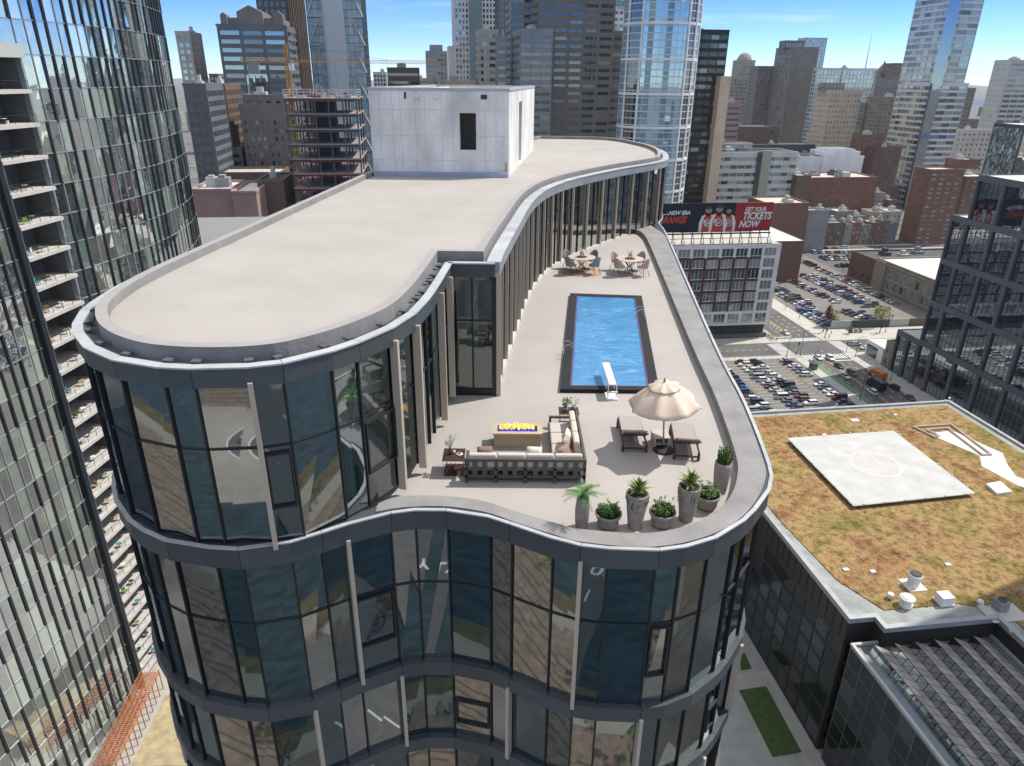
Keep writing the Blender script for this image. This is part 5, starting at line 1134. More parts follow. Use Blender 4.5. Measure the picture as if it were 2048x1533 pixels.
bpx('rail_shed', 'flat dark roofed shed below the hazy stone block', 1475, 1560, 256, 640, 40, W['brown'], cat='building', blank_side=True, glass=(g_dark,), roof=roof_dark, fh=6, bay=12, wf=.2, hf=.2)
bpx('brick_warehouse', 'wide red brick warehouse with a light cluttered roof below the white building', 1620, 1755, 358, 480, 30, W['brick'], cat='building', glass=(g_blind, g_dark), fh=6, bay=5, wf=.16, hf=.2, roof=roof_tan, gear=6)
bpx('brown_annex', 'brown brick annex at the left end of the red brick warehouse', 1594, 1622, 354, 474, 30, W['brown'], cat='building', glass=(g_dark,), fh=6, bay=5, wf=.15, hf=.2, roof=roof_tan)

# ---------------------------------------------------------------- curved glass high-rise at the left
lt = thing('curved_high_rise', 'huge curved glass high-rise with dark fins and a stack of recessed balconies at the left', 'high-rise', (0, 0, 0))
def arc_pts(p0, p1, bulge, n_):
    p0, p1 = Vector(p0), Vector(p1); m = (p0 + p1) / 2; d = p1 - p0; c = d.length; h = bulge; Rr = (c * c / 4 + h * h) / (2 * h); nrm = Vector((d.y, -d.x)) / c
    ctr = m - nrm * (Rr - h); a0 = math.atan2(*(p0 - ctr).yx); a1 = math.atan2(*(p1 - ctr).yx)
    return [ctr + Vector((math.cos(a0 + (a1 - a0) * k / n_), math.sin(a0 + (a1 - a0) * k / n_))) * Rr for k in range(n_ + 1)]
RA = arc_pts((-65.2, 100.4), (-67.2, 149), 3.9, 27)            # the right face, turning away from us
LA = arc_pts((-75.5, 42), (-65.9, 91.9), 2.0, 28)               # the left face beside the balconies
FHL = 4.17; ZT3 = 103.2; NF = 40; BASE = 2.2
lw = []; lf = []; lb = MB()
TOPJ = [LA[-1].lerp(RA[0], q) for q in (0, .33, .66, 1)]
def col_faces(P, f0, f1, seed):
    for i in range(len(P) - 1):
        a, b = P[i], P[i + 1]; e = (b - a).normalized(); ln = (b - a).length; nn = Vector((e.y, -e.x))
        rr = random.Random(seed + i); state = rr.random() < .6
        for k in range(f0, f1):
            z0 = BASE + k * FHL; mid = (a + b) / 2; d = math.hypot(mid.length, z0 - 100)
            lw.append((d, a, b, z0, z0 + FHL))
            if rr.random() < (.28 if state else .45): state = not state
            if state: lf.append((d, a, e, z0, z0 + FHL))
col_faces(RA, -1, NF, 100); col_faces(LA, -1, NF, 300); col_faces(TOPJ, 24, NF, 700)
lw.sort(key=lambda t: t[0]); lf.sort(key=lambda t: t[0])
def lwin(mb, W_):
    d, a, b, z0, z1 = W_; rr = random.Random(round(a.x * 50 + z0 * 9)); q = [rr.uniform(-.03, .03) for _ in range(2)]; e = (b - a).normalized(); n = Vector((e.y, -e.x))
    mb.face([(a.x, a.y, z0 + .12), (b.x + n.x * q[0], b.y + n.y * q[0], z0 + .12), (b.x + n.x * q[1], b.y + n.y * q[1], z1), (a.x, a.y, z1)])
onscr = lambda W_: (lambda p: 0 if -40 < p[0] < 420 and -30 < p[1] < 1560 else 1)(px_of(W_[1].x, W_[1].y, (W_[-2] + W_[-1]) / 2))
lw.sort(key=lambda t: t[0] + onscr(t) * 900); lf.sort(key=lambda t: t[0] + (0 if -40 < px_of(t[1].x, t[1].y, t[3])[0] < 420 else 900))
for W_ in lw[:100]: mb = MB(); lwin(mb, W_); mb.obj('window', g_left, lt)
mb = MB()
for W_ in lw[100:]: lwin(mb, W_)
mb.obj('window', g_left, lt)['kind'] = 'stuff'
finl = mat('fin_dark', (.022, .027, .034), .35, m=.2); finp = mat('fin_pale', (.30, .32, .33), .4, m=.3)
def lfin(mb, F): d, a, e, z0, z1 = F; mb.obox(a, e, -.02, .33, -.05, .18, z0, z1 + .01)
for F in lf[:100]: mb = MB(); lfin(mb, F); mb.obj('fin', finl, lt)
mb = MB()
for F in lf[100:]: lfin(mb, F)
mb.obj('fin', finl, lt)['kind'] = 'stuff'
mb = MB()
for P, f0, f1 in ((RA, -1, NF), (LA, -1, NF), (TOPJ, 24, NF)):
    for i in range(len(P) - 1):
        e = (P[i + 1] - P[i]); ln = e.length; e = e / ln
        for k in range(f0, f1): mb.obox(P[i], e, 0, ln, -.1, .10, BASE + k * FHL - .02, BASE + k * FHL + .13)
        mb.obox(P[i], e, .30, .46, -.05, .10, BASE + f0 * FHL, BASE + NF * FHL)
mb.obj('floor_line', finp, lt)
# body behind, with the balcony recess
TOPZ = BASE + NF * FHL
off_l = offset(LA, -.3, False); off_r = offset(RA, -.3, False)
ud = (RA[0] - LA[-1]).normalized(); nd = Vector((ud.y, -ud.x)); dpt = 4.6
ri, li = RA[0] - nd * dpt, LA[-1] - nd * dpt
mb = MB(); body = [(p.x, p.y) for p in off_l] + [tuple(LA[-1] - ud * .4), tuple(li - ud * .4), tuple(ri + ud * .4), tuple(RA[0] + ud * .4)] + [(p.x, p.y) for p in off_r] + [(-98, 160), (-120, 110), (-110, 50)]
mb.prism(body, 0, ZT3, 0); 
body2 = [(p.x, p.y) for p in off_l] + [(p.x, p.y) for p in offset(TOPJ, -.3, False)] + [(p.x, p.y) for p in off_r] + [(-98, 160), (-120, 110), (-110, 50)]
mb.prism(body2, ZT3 + .4, TOPZ, 0); mb.obj('wall', mat('wall_recess', (.17, .175, .17), .85, var=.1), lt)
mb = MB(); mb.obox(LA[-1], ud, -.75, .05, -.4, .75, 0, ZT3 + .3); mb.obj('recess_jamb', finl, lt)
mb = MB(); mb.obox(RA[0], ud, -.1, .25, -.4, .35, 0, ZT3 + .3); mb.obox(LA[-1], ud, .05, .12, -.4, .8, 0, ZT3); mb.obj('recess_trim', finp, lt)
mb = MB(); mb.obox(LA[-1], ud, -.2, (RA[0] - LA[-1]).length + .1, -dpt, 1.0, ZT3 - 1.3, ZT3 + .4); mb.obj('roof_cap', W['pale'], lt)
bl = (RA[0] - LA[-1]).length; slab_m = mat('balcony_slab', (.52, .49, .45), .85); railm_ = mat('balcony_rail', (.03, .03, .03), .5)
railglass = cglass('rail_glass', [(.1, .11, .1)], refl=.10, trans=.9)
fabr = [mat('furn_tan', (.42, .28, .15), .8), mat('furn_white', (.68, .67, .65), .8), mat('furn_teal', (.03, .25, .30), .8), mat('furn_green', (.13, .26, .04), .8), mat('furn_dark', (.05, .045, .04), .8)]
BLK = []
for k in range(24):
    z = BASE + k * FHL; mb = MB(); mb.obox(LA[-1], ud, .12, bl - .1, -dpt, .9, z - .5, z); bo = mb.obj('balcony', slab_m, lt)
    mb = MB(); 
    for q in range(5): s_ = .2 + (bl - .4) * q / 4; mb.obox(LA[-1], ud, s_ - .025, s_ + .025, .62, .68, z, z + 1.1)
    mb.obox(LA[-1], ud, .2, bl - .2, .62, .68, z + 1.06, z + 1.12); mb.obj('railing', railm_, bo)
    mb = MB(); mb.obox(LA[-1], ud, bl * .45, bl * .8, -dpt, -dpt + .08, z + .05, z + 2.5); mb.obj('balcony_door', g_pale, bo)
    mb = MB(); mb.obox(LA[-1], ud, bl * .03, bl * .30, -dpt + .5, -dpt + 2.4, z, z + 2.7); mb.obj('dividing_wall', W['olive'], bo)
    BLK.append((z, k))
def at_b(s_, d_): p = LA[-1] + ud * s_ + nd * d_; return p.x, p.y
rr = random.Random(21)
CN = ['tan', 'white', 'teal', 'green', 'dark']
for z, k in BLK[0:24]:
    nth = ORD[23 - k]
    c = rr.randrange(5); x, y = at_b(rr.uniform(1.2, 2.6), rr.uniform(-.8, -.1))
    t = thing('patio_chair', '%s patio chair on the %s balcony from the top of the curved high-rise' % (CN[c], nth), 'chair', (x, y, z), rr.uniform(0, 6), 'balcony furniture')
    mb = MB(); mb.box(-.32, .32, -.3, .3, .34, .44); mb.obj('seat', fabr[c], t)
    mb = MB(); mb.box(-.32, .32, .26, .36, .44, .95); mb.obj('backrest', fabr[c], t)
    for sx in (-.28, .24):
        for sy in (-.26, .24): mb = MB(); mb.box(sx, sx + .05, sy, sy + .05, 0, .34); mb.obj('leg', fabr[4], t)
    c2 = (c + 1 + rr.randrange(3)) % 5; x, y = at_b(rr.uniform(3.6, 5.6), rr.uniform(-.8, .0))
    t = thing('patio_table', '%s patio table on the %s balcony from the top of the curved high-rise' % (CN[c2], nth), 'table', (x, y, z), rr.uniform(0, 3), 'balcony furniture')
    mb = MB(); mb.lathe([(.42, .68), (.42, .73)], n=14); mb.obj('table_top', fabr[c2], t)
    mb = MB(); mb.lathe([(.2, 0), (.04, .04), (.04, .68)], n=8); mb.obj('pedestal', fabr[4], t)
    if rr.random() < .5:
        x, y = at_b(rr.uniform(3.5, 7), -1.4); t = thing('balcony_plant', 'potted green bush on the %s balcony from the top of the curved high-rise' % nth, 'plant', (x, y, z), 0, 'balcony furniture')
        mb = MB(); mb.lathe([(.16, 0), (.22, .4)], n=10); mb.obj('pot', fabr[1], t); mb = MB(); leafquads(mb, (0, 0, .75), .4, 60, .1, rnd=rr); mb.obj('leaves', leaf_g, t)
# orange scaffold at its foot
scf = mat('scaffold_orange', (.48, .17, .07), .6); t = thing('scaffold', 'long orange scaffold frame at the foot of the curved high-rise', 'scaffold', (0, 0, 0))
pa, pb = Vector(G(318, 1345, 4)[:2]), Vector(G(232, 1530, 4)[:2]); dd = pb - pa; Ls = dd.length; dd /= Ls; nn = Vector((-dd.y, dd.x))
if nn.x > 0: nn = -nn
for k in range(12):
    for s_ in (0, 3.0):
        p = pa + dd * (k * Ls / 11) + nn * s_; mb = MB(); mb.tube((p.x, p.y, 0), (p.x, p.y, 4.6), .09, 5); mb.obj('post', scf, t)
mb = MB()
for z in (3.9, 4.5):
    for s_ in (0, .75, 1.5, 2.25, 3.0): a = pa + nn * s_; b = pb + nn * s_; mb.tube((a.x, a.y, z), (b.x, b.y, z), .07, 4)
for k in range(46):
    a = pa + dd * (k * Ls / 45); b = a + nn * 3; mb.tube((a.x, a.y, 4.05), (b.x, b.y, 4.05), .06, 4)
    if k % 3 == 0: c = pa + dd * min(Ls, (k + 3) * Ls / 45); mb.tube((a.x, a.y, 3.9), (c.x, c.y, 4.5), .05, 4)
mb.obj('deck_frame', scf, t)

# ---------------------------------------------------------------- dark glass building with the planted roof
ZG = 27.0
def abp(l): return [xy(a, b) for a, b in l]
gb = thing('green_roof_building', 'low black glass building with an ochre planted roof and a white helipad', 'office building', (*xy(60.3, 72.9), 0), GA)
RO = [(0, 0), (4, 0), (4, -2.4), (22, -2.4), (22, -34), (68, -34), (68, 68.5), (-.0, 67.5)]
mb = MB(); mb.prism(RO, 0, ZG - .2, 0); 
mb.obj('core', W['black'], gb)
mb = MB(); wins = []
sy = dict(fh=3.7, bay=3.6, wf=.93, hf=.82, proud=.10, top=4.4, base=.5)
facade(mb, wins, (0, 67.5), (0, -1), 67.5, 0, ZG - .2, **sy); facade(mb, wins, (0, 0), (1, 0), 4, 0, ZG - .2, **sy)
for k in range(34): mb.obox((0, 67.5), (0, -1), k * 2, k * 2 + .12, .1, .2, ZG - 4.2, ZG - .3)
o = mb.obj('wall', mat('wall_black_metal', (.035, .033, .032), .45, m=.3, isl=.2), gb)
mb = MB()
for k in range(22): mb.obox((0, 67.5), (0, -1), k * 3.05 + 1, k * 3.05 + 3.3, .11, .14, ZG - 5.3, ZG - 4.3)
mb.obj('vent_slot', blackm, gb); add_windows(gb, wins, [g_blk, g_blk, g_blk, g_dark], random.Random(3))
RV = [Vector(p) for p in RO]
mb = MB(); mb.ring(offset(RV, .25), offset(RV, -.55), ZG - .4, ZG + .45); mb.obj('parapet', mat('coping_metal', (.36, .37, .37), .5, m=.3, var=.15), gb)
mb = MB(); mb.prism([(p.x, p.y) for p in offset(RV, -.5)], ZG - .5, ZG - .02); mb.obj('roof', mat('roof_membrane', (.30, .31, .29), .9, var=.25, vs=.4, det=10), gb)
M, n, o_ = new_mat('sedum'); N = n.nodes.new; L = n.links.new
p = N('ShaderNodeBsdfPrincipled'); L(p.outputs[0], o_.inputs[0]); p.inputs['Roughness'].default_value = .95; p.inputs['Specular IOR Level'].default_value = .1
tc = N('ShaderNodeTexCoord'); a = N('ShaderNodeTexNoise'); a.inputs['Scale'].default_value = .10; a.inputs['Detail'].default_value = 9; a.inputs['Roughness'].default_value = .68; a.inputs['Distortion'].default_value = .5; L(tc.outputs['Object'], a.inputs[0])
r1 = N('ShaderNodeValToRGB'); e = r1.color_ramp.elements; e[0].position = .33; e[0].color = (.22, .11, .06, 1); e[1].position = .68; e[1].color = (.19, .18, .055, 1); x = e.new(.42); x.color = (.36, .215, .105, 1); x = e.new(.5); x.color = (.41, .285, .135, 1); x = e.new(.58); x.color = (.31, .235, .09, 1)
L(a.outputs[0], r1.inputs[0])
v = N('ShaderNodeTexNoise'); v.inputs['Scale'].default_value = .75; v.inputs['Detail'].default_value = 8; v.inputs['Roughness'].default_value = .75; L(tc.outputs['Object'], v.inputs[0])
r2 = N('ShaderNodeValToRGB'); e = r2.color_ramp.elements; e[0].position = .37; e[0].color = (.40, .36, .33, 1); e[1].position = .55; e[1].color = (.98, .96, .92, 1); L(v.outputs[0], r2.inputs[0])
mm = N('ShaderNodeMixRGB'); mm.blend_type = 'MULTIPLY'; mm.inputs[0].default_value = 1; L(r1.outputs[0], mm.inputs[1]); L(r2.outputs[0], mm.inputs[2]); L(mm.outputs[0], p.inputs['Base Color'])
bb = N('ShaderNodeBump'); bb.inputs['Strength'].default_value = 1; bb.inputs['Distance'].default_value = .35; L(v.outputs[0], bb.inputs['Height']); L(bb.outputs[0], p.inputs['Normal']); sedum = M
def loc_gb(l): return [(a - 60.3, b - 72.9) for a, b in l]
GP = loc_gb([(62.6, 138.2), (62.0, 99), (63.3, 81.5), (66.6, 74.2), (79.2, 74.2), (84.5, 71.5), (84.5, 44), (126, 44), (126, 139.5)])
import mathutils
mb = MB(); mb.prism(GP, ZG - .02, ZG + .12); o = mb.obj('planted_roof', sedum, gb)
# tufts give the planting relief
rr = random.Random(12); mb = MB()
def inpoly(x, y, P):
    c = False
    for i in range(len(P)):
        (x1, y1), (x2, y2) = P[i], P[i - 1]
        if (y1 > y) != (y2 > y) and x < (x2 - x1) * (y - y1) / (y2 - y1) + x1: c = not c
    return c
nt_ = 0
HPD = loc_gb([(76.6, 126.6), (103.9, 127.4), (103.3, 99.9), (76.6, 98.6)])
while nt_ < 3400:
    x, y = rr.uniform(1, 50), rr.uniform(0, 66)
    if not inpoly(x, y, GP) or inpoly(x, y, HPD): continue
    s_ = rr.uniform(.12, .5); h = rr.uniform(.03, .13); a = rr.uniform(0, 3); nt_ += 1
    q = [(x + s_ * math.cos(a + i * 1.257) * rr.uniform(.6, 1.2), y + s_ * math.sin(a + i * 1.257) * rr.uniform(.6, 1.2), ZG + .12) for i in range(5)]; c = (x, y, ZG + .12 + h)
    for i in range(5): mb.face([q[i], q[(i + 1) % 5], c])
o = mb.obj('sedum_tuft', sedum, gb); o['kind'] = 'stuff'
# helipad
hp = MB(); q = loc_gb([(77.9, 126.1), (103.3, 126.7), (102.7, 101.1), (77.2, 99.8)]); hp.prism(q[::-1], ZG + .75, ZG + 1.05); ho_ = hp.obj('helipad', mat('helipad_white', (.50, .49, .47), .85, var=.12, vs=.25, det=10), gb)
mb = MB(); cx_, cy_ = sum(p[0] for p in q) / 4, sum(p[1] for p in q) / 4
mb.prism([(p.x, p.y) for p in offset([Vector(p) for p in q[::-1]], -1.2)], ZG, ZG + .75); mb.obj('plinth', W['dgrey'], ho_)
mb = MB(); rg = [Vector((cx_ + 5.2 * math.cos(k * math.pi / 24), cy_ + 5.2 * math.sin(k * math.pi / 24))) for k in range(48)]; mb.ring(rg, offset(rg, -.6), ZG + 1.05, ZG + 1.056); mb.obj('ring_marking', mat('marking_cream', (.58, .54, .45), .85), ho_)
mb = MB(); mb.box(cx_ - 1.3, cx_ - .9, cy_ - 1.6, cy_ + 1.6, ZG + 1.05, ZG + 1.055); mb.box(cx_ + .9, cx_ + 1.3, cy_ - 1.6, cy_ + 1.6, ZG + 1.05, ZG + 1.055); mb.box(cx_ - .9, cx_ + .9, cy_ - .2, cy_ + .2, ZG + 1.05, ZG + 1.055); mb.obj('letter_marking', mat('marking_faded', (.64, .52, .47), .85), ho_)
mb = MB(); eo = offset([Vector(p) for p in q[::-1]], .12); mb.ring(eo, offset(eo, -.12), ZG + .82, ZG + 1.0)
for i in range(4):
    for k in range(6): p = eo[i].lerp(eo[(i + 1) % 4], (k + .5) / 6); mb.box(p.x - .12, p.x + .12, p.y - .12, p.y + .12, ZG + 1.0, ZG + 1.25)
mb.obj('edge_rail', steel_w, ho_)
# path and planter box on the roof
mb = MB(); mb.prism(loc_gb([(111.6, 126.0), (115.8, 115.5), (113, 111.5), (114.5, 104), (122, 92), (124, 93), (117, 107), (118.6, 111), (121.5, 116), (118, 127)])[::-1], ZG + .12, ZG + .16); mb.obj('roof_path', roof_white, gb)
mb = MB(); O_ = [Vector(p) for p in loc_gb([(110.0, 129.2), (111.4, 123.9), (113.1, 124.3), (112.2, 127.3), (117.3, 127.6), (116.2, 115.4), (118.4, 115.2), (119.6, 129.3)])]
mb.ring(O_, offset(O_, -.22), ZG + .1, ZG + .6); mb.obj('planter_wall', mat('planter_edge', (.55, .46, .38), .8), gb)
PL = [(108.0, 104.4), (111.5, 104.8), (110.9, 101.2), (107.5, 100.9)]; mb = MB(); mb.prism(loc_gb(PL)[::-1], ZG + .12, ZG + .7); mb.obj('skylight', W['white'], gb)
def roof_thing(name, label, cat, px, py, build): 
    g = G(px, py, ZG); t = thing(name, label, cat, (g.x, g.y, ZG + .1), GA); build(t)
def mush(t):
    mb = MB(); mb.box(-1.5, 1.5, -1.5, 1.5, 0, .15); mb.obj('base_pad', roof_white, t); mb = MB(); mb.lathe([(.95, .15), (.8, .9), (.95, 1.2), (1.05, 1.25), (1.05, 2.1), (.95, 2.2)], n=20, cap=False); mb.obj('housing', W['white'], t, smooth=False)
    mb = MB(); mb.lathe([(.9, 2.05), (.55, 2.15), (.5, 2.25), (.0, 2.25)], n=20, cap=False); mb.obj('fan', W['dgrey'], t)
roof_thing('roof_fan', 'tall round white exhaust fan alone on the ochre planting', 'exhaust fan', 1825, 1172, mush)
def vent2(t):
    mb = MB(); mb.lathe([(1.0, 0), (1.0, .5), (.75, .6), (.75, 1.0), (1.05, 1.15), (1.1, 1.5), (.7, 1.8), (0, 1.85)], n=20, cap=False); mb.obj('hood', W['white'], t)
roof_thing('roof_vent', 'squat white mushroom vent near the front edge of the planted roof', 'roof vent', 1810, 1212, vent2)
def hoodbox(t):
    mb = MB(); mb.box(-1.0, 1.0, -.9, .9, 0, 1.5); mb.obj('housing', W['white'], t, bevel=.1); mb = MB(); mb.box(-1.15, 1.15, -1.05, 1.05, 0, .25); mb.obj('curb', roof_white, t)
roof_thing('roof_vent_box', 'white cube shaped vent box near the front edge of the planted roof', 'roof vent', 1886, 1206, hoodbox)
def gneck(t):
    mb = MB(); mb.path([(0, 0, 0), (0, 0, 1.0), (-.3, 0, 1.3), (-.8, 0, 1.25)], .3, 8); mb.obj('pipe', W['white'], t)
roof_thing('gooseneck_vent', 'white gooseneck pipe between the vent box and the condenser', 'roof vent', 1960, 1216, gneck)
def cond(t):
    mb = MB(); mb.box(-3, 3, -2.6, 1.0, 0, .05); mb.obj('pad', roof_tan, t)
    mb = MB(); mb.box(-.8, .8, -.8, .8, .2, 1.7); mb.obj('housing', W['grey'], t, bevel=.08); mb = MB(); mb.lathe([(.6, 1.7), (.6, 1.9), (.5, 1.9), (.5, 1.72), (0, 1.72)], n=16, cap=False); mb.obj('fan_ring', W['dgrey'], t)
roof_thing('condenser', 'grey air conditioner condenser at the edge of the shadow', 'condenser', 1998, 1220, cond)
def smallv(t): mb = MB(); mb.lathe([(.35, 0), (.35, .5), (.5, .55), (.45, .9), (0, 1.0)], n=12, cap=False); mb.obj('cap', W['white'], t)
roof_thing('small_vent', 'small white pipe vent left of the mushroom vent', 'roof vent', 1779, 1198, smallv)
def cam_(t):
    mb = MB(); mb.tube((0, 0, 0), (0, 0, 2.6), .07, 6); mb.tube((-.9, 0, 1.9), (.9, 0, 1.9), .05, 5); mb.tube((.9, 0, 1.9), (.9, 0, 2.3), .05, 5); mb.obj('post', steel_w, t)
    mb = MB(); mb.box(-.2, .2, -.2, .2, 2.6, 2.95); mb.box(-1.1, -.75, -.2, .2, 1.9, 2.3); mb.obj('lamp', W['white'], t)
roof_thing('roof_antenna', 'small white antenna cluster at the far corner of the planted roof', 'antenna', 1893, 818, cam_)
def pipe_(t): mb = MB(); mb.path([(-.9, 0, .1), (0, 0, .15), (.6, 0, .6), (.5, 0, 1.1)], .14, 7); mb.obj('pipe', steel_w, t)
roof_thing('vent_pipe', 'bent white pipe on the far parapet of the planted roof', 'vent pipe', 1668, 816, pipe_)
rr = random.Random(31)
for k, (px_, py_) in enumerate([(1709, 843), (1648, 872), (1790, 832), (1690, 985), (1745, 1146), (1691, 1142), (1895, 1132), (2025, 1265)]):
    lab = ['far edge, left of centre', 'far left, beside the helipad corner', 'far edge, near the middle', 'left side, by the helipad front corner', 'front left, toward the mushroom vent', 'front left, nearest the parapet', 'front middle, beyond the vent box', 'shaded right edge'][k]
    def hatch(t): w_ = .9 if k == 0 else .45; mb = MB(); mb.box(-w_, w_, -w_ * .7, w_ * .7, 0, .28); mb.obj('cover', W['white'], t, bevel=.04)
    roof_thing('roof_hatch', 'small white roof drain cover on the planting, ' + lab, 'roof hatch', px_, py_, hatch)

# ---------------------------------------------------------------- black glass hall with the sawtooth skylights
ZA = 24.0
sh = thing('skylight_hall', 'black glass hall with rows of sawtooth skylights at the bottom right', 'office building', (*xy(60.2, 30), 0), GA)
wS, dS = 22.0, 41.2
mb = MB(); mb.box(0, wS, 0, dS, 0, ZA - .9); mb.obj('core', W['black'], sh)
mb = MB(); wins = []; facade(mb, wins, (0, dS), (0, -1), dS, 0, ZA - .3, fh=2.9, bay=2.9, wf=.965, hf=.965, proud=.06, top=.3, base=.2, edge=.1); mb.obj('mullion_grid', mat('mullion_metal', (.16, .165, .17), .35, m=.5), sh)
add_windows(sh, wins, [g_blk, g_blk, g_blk, g_dark], random.Random(7))
mb = MB(); O_ = [Vector(p) for p in ((0, 0), (wS, 0), (wS, dS), (0, dS))]; mb.ring(offset(O_, .15), offset(O_, -.3), ZA - .3, ZA + .15); mb.obj('parapet', mat('coping_light', (.42, .43, .42), .5, m=.2), sh)
mb = MB(); mb.prism([(p.x, p.y) for p in offset(O_, -.3)], ZA - .9, ZA - .35); mb.obj('gutter_deck', mat('metal_gutter', (.20, .22, .23), .45, m=.4), sh)
tile = mat('skylight_tile', (.36, .315, .28), .6, isl=.22, var=.08); dgl = cglass('skylight_glass', [(.008, .014, .015), (.012, .02, .022), (.03, .04, .035), (.015, .02, .02)], refl=.3, tint=(.8, .92, .92), wob=.012, ws=.35)
NT = 6; tw = (wS - 3.2) / NT
for k in range(NT):
    x0 = 1.9 + k * tw; mb = MB(); mg = MB(); y0, y1 = .8, dS - 1.4; zr = ZA + 1.0; zl = ZA - .3; xm = x0 + tw * .16
    mb.face([(x0, y0, zl), (xm, y0, zr), (x0 + tw, y0, zl)]); mb.face([(x0, y1, zl), (x0 + tw, y1, zl), (xm, y1, zr)])
    mb.face([(x0, y0, zl), (x0, y1, zl), (xm, y1, zr), (xm, y0, zr)]); mb.face([(xm, y0, zr), (xm, y1, zr), (x0 + tw, y1, zl), (x0 + tw, y0, zl)])
    so_ = mb.obj('skylight', blackm, sh)
    m1 = MB(); ng = 26; L1 = Vector((x0 + tw - xm, 0, zl - zr)); up = Vector((L1.z, 0, -L1.x)).normalized() * -.03
    for j in range(ng):
        ya = y0 + (y1 - y0) * j / ng + .055; yb = y0 + (y1 - y0) * (j + 1) / ng - .055
        for i in range(2):
            a = Vector((xm, 0, zr)) + L1 * (i / 2 + .015) + up; b = Vector((xm, 0, zr)) + L1 * ((i + 1) / 2 - .015) + up
            m1.face([(a.x, ya, a.z), (b.x, ya, b.z), (b.x, yb, b.z), (a.x, yb, a.z)])
        a = Vector((x0 - .03, 0, zl)); b = Vector((xm - .03, 0, zr - .03)); mg.face([(a.x, yb, a.z), (b.x, yb, b.z), (b.x, ya, b.z), (a.x, ya, a.z)])
    m1.obj('tile_slope', tile, so_); mg.obj('glass_slope', dgl, so_)
# tall dark block out of frame at the right: it throws the shadow over the planted roof
ox, oy = 150, 122.5
building('office_tower', 'tall dark office tower whose shadow falls on the planted roof', *[ab((ox, oy))[0], ab((ox, oy))[0] + 40], ab((ox, oy))[1] - 45, 44, 178, W['slate'], glass=(g_off,), fh=4, bay=6, wf=.9, hf=.6, maxn=4)

# ---------------------------------------------------------------- grey framed office block at the right
def framed(name, label, a0, a1, b0, b1, z1, mod=8.0, fhs=None, parent=None):
    t = thing(name, label, 'office building', (*xy(a0, b0), 0), GA); w_, d_ = a1 - a0, b1 - b0
    mb = MB(); mb.box(0, w_, 0, d_, 0, z1 - .3); mb.obj('core', W['dgrey'], t)
    nb = max(1, round(d_ / mod)); m = d_ / nb; mf_ = MB(); mm_ = MB(); 
    for k in range(nb + 1): mf_.obox((0, d_), (0, -1), k * m - .55 if k else 0, k * m + .55 if k < nb else d_, 0, .75, 0, z1)
    for z in fhs: mf_.obox((0, d_), (0, -1), 0, d_, 0, .72, z - .9, z + .9 if z < z1 - 1 else z1 + .3)
    nb2 = max(1, round(w_ / mod)); m2 = w_ / nb2
    for k in range(nb2 + 1): mf_.obox((0, 0), (1, 0), k * m2 - .55 if k else 0, k * m2 + .55 if k < nb2 else w_, 0, .75, 0, z1); mf_.obox((w_, d_), (-1, 0), k * m2 - .55 if k else 0, k * m2 + .55 if k < nb2 else w_, 0, .75, 0, z1)
    for z in fhs: mf_.obox((0, 0), (1, 0), 0, w_, 0, .72, z - .9, z + .9); mf_.obox((w_, d_), (-1, 0), 0, w_, 0, .72, z - .9, z + .9)
    mf_.obj('frame', W['frame'], t)
    wins = []; zz = [0] + list(fhs)
    for i in range(len(zz) - 1):
        za, zb = zz[i] + (.9 if i else .3), zz[i + 1] - .9
        for k in range(nb):
            c = (k + .5) * m
            for (o, u, cc) in (((0, d_), (0, -1), c),):
                n = (u[1], -u[0]); wins.append(((o[0] + u[0] * cc + n[0] * .04, o[1] + u[1] * cc + n[1] * .04, (za + zb) / 2), m - 1.1, zb - za, math.atan2(n[1], n[0]) + math.pi / 2, None))
                for q in range(1, 5): mm_.obox(o, u, cc - m / 2 + .55 + (m - 1.1) * q / 5 - .05, cc - m / 2 + .55 + (m - 1.1) * q / 5 + .05, .04, .10, za, zb)
                for q in range(1, 4): mm_.obox(o, u, cc - m / 2 + .55, cc + m / 2 - .55, .04, .12, za + (zb - za) * q / 4 - .06, za + (zb - za) * q / 4 + .06)
        for k in range(nb2):
            c = (k + .5) * m2; wins.append(((c, -.04, (za + zb) / 2), m2 - 1.1, zb - za, 0, None)); wins.append(((w_ - c, d_ + .04, (za + zb) / 2), m2 - 1.1, zb - za, math.pi, None))
    mm_.obj('mullions', blackm, t); add_windows(t, wins, [g_off], random.Random(2))
    mb = MB(); mb.box(.5, w_ - .5, .5, d_ - .5, z1 - .25, z1 - .05); mb.obj('roof', roof_white, t); return t
fo_ = framed('framed_office_podium', 'low grey framed podium of the dark office block beside the street', 173, 215, 210.1, 222, 16.2, 6.0, [16.2 - .9])
fm_ = framed('framed_office_block', 'middle stage of the dark grey framed office block, roof below the tallest stage', 173, 225, 203.2, 210.0, 60, 6.8, [16, 30.5, 45, 59.2])
ft_ = framed('framed_office_block', 'large grey framed dark glass office block in three stages at the right edge', 173, 230, 96, 203.1, 73.5, 10.7, [16, 30.5, 45, 59.2, 72.8])
attach(fo_, ft_, 'podium'); attach(fm_, ft_, 'middle_stage')
# mirrored tower behind it at the right edge
bsl('mirror_tower', 'rippled mirror glass building above the grey framed block at the right edge', 1988, 2050, 2200, 252, 223, W['dgrey'], glass=(cglass('glass_ripple', [(.02, .02, .02)], refl=.75, tint=(.95, .95, .9), wob=.18, ws=.3),), fh=9, bay=9, wf=.995, hf=.99, proud=.05, roof=roof_white, par=.2, cat='office building')

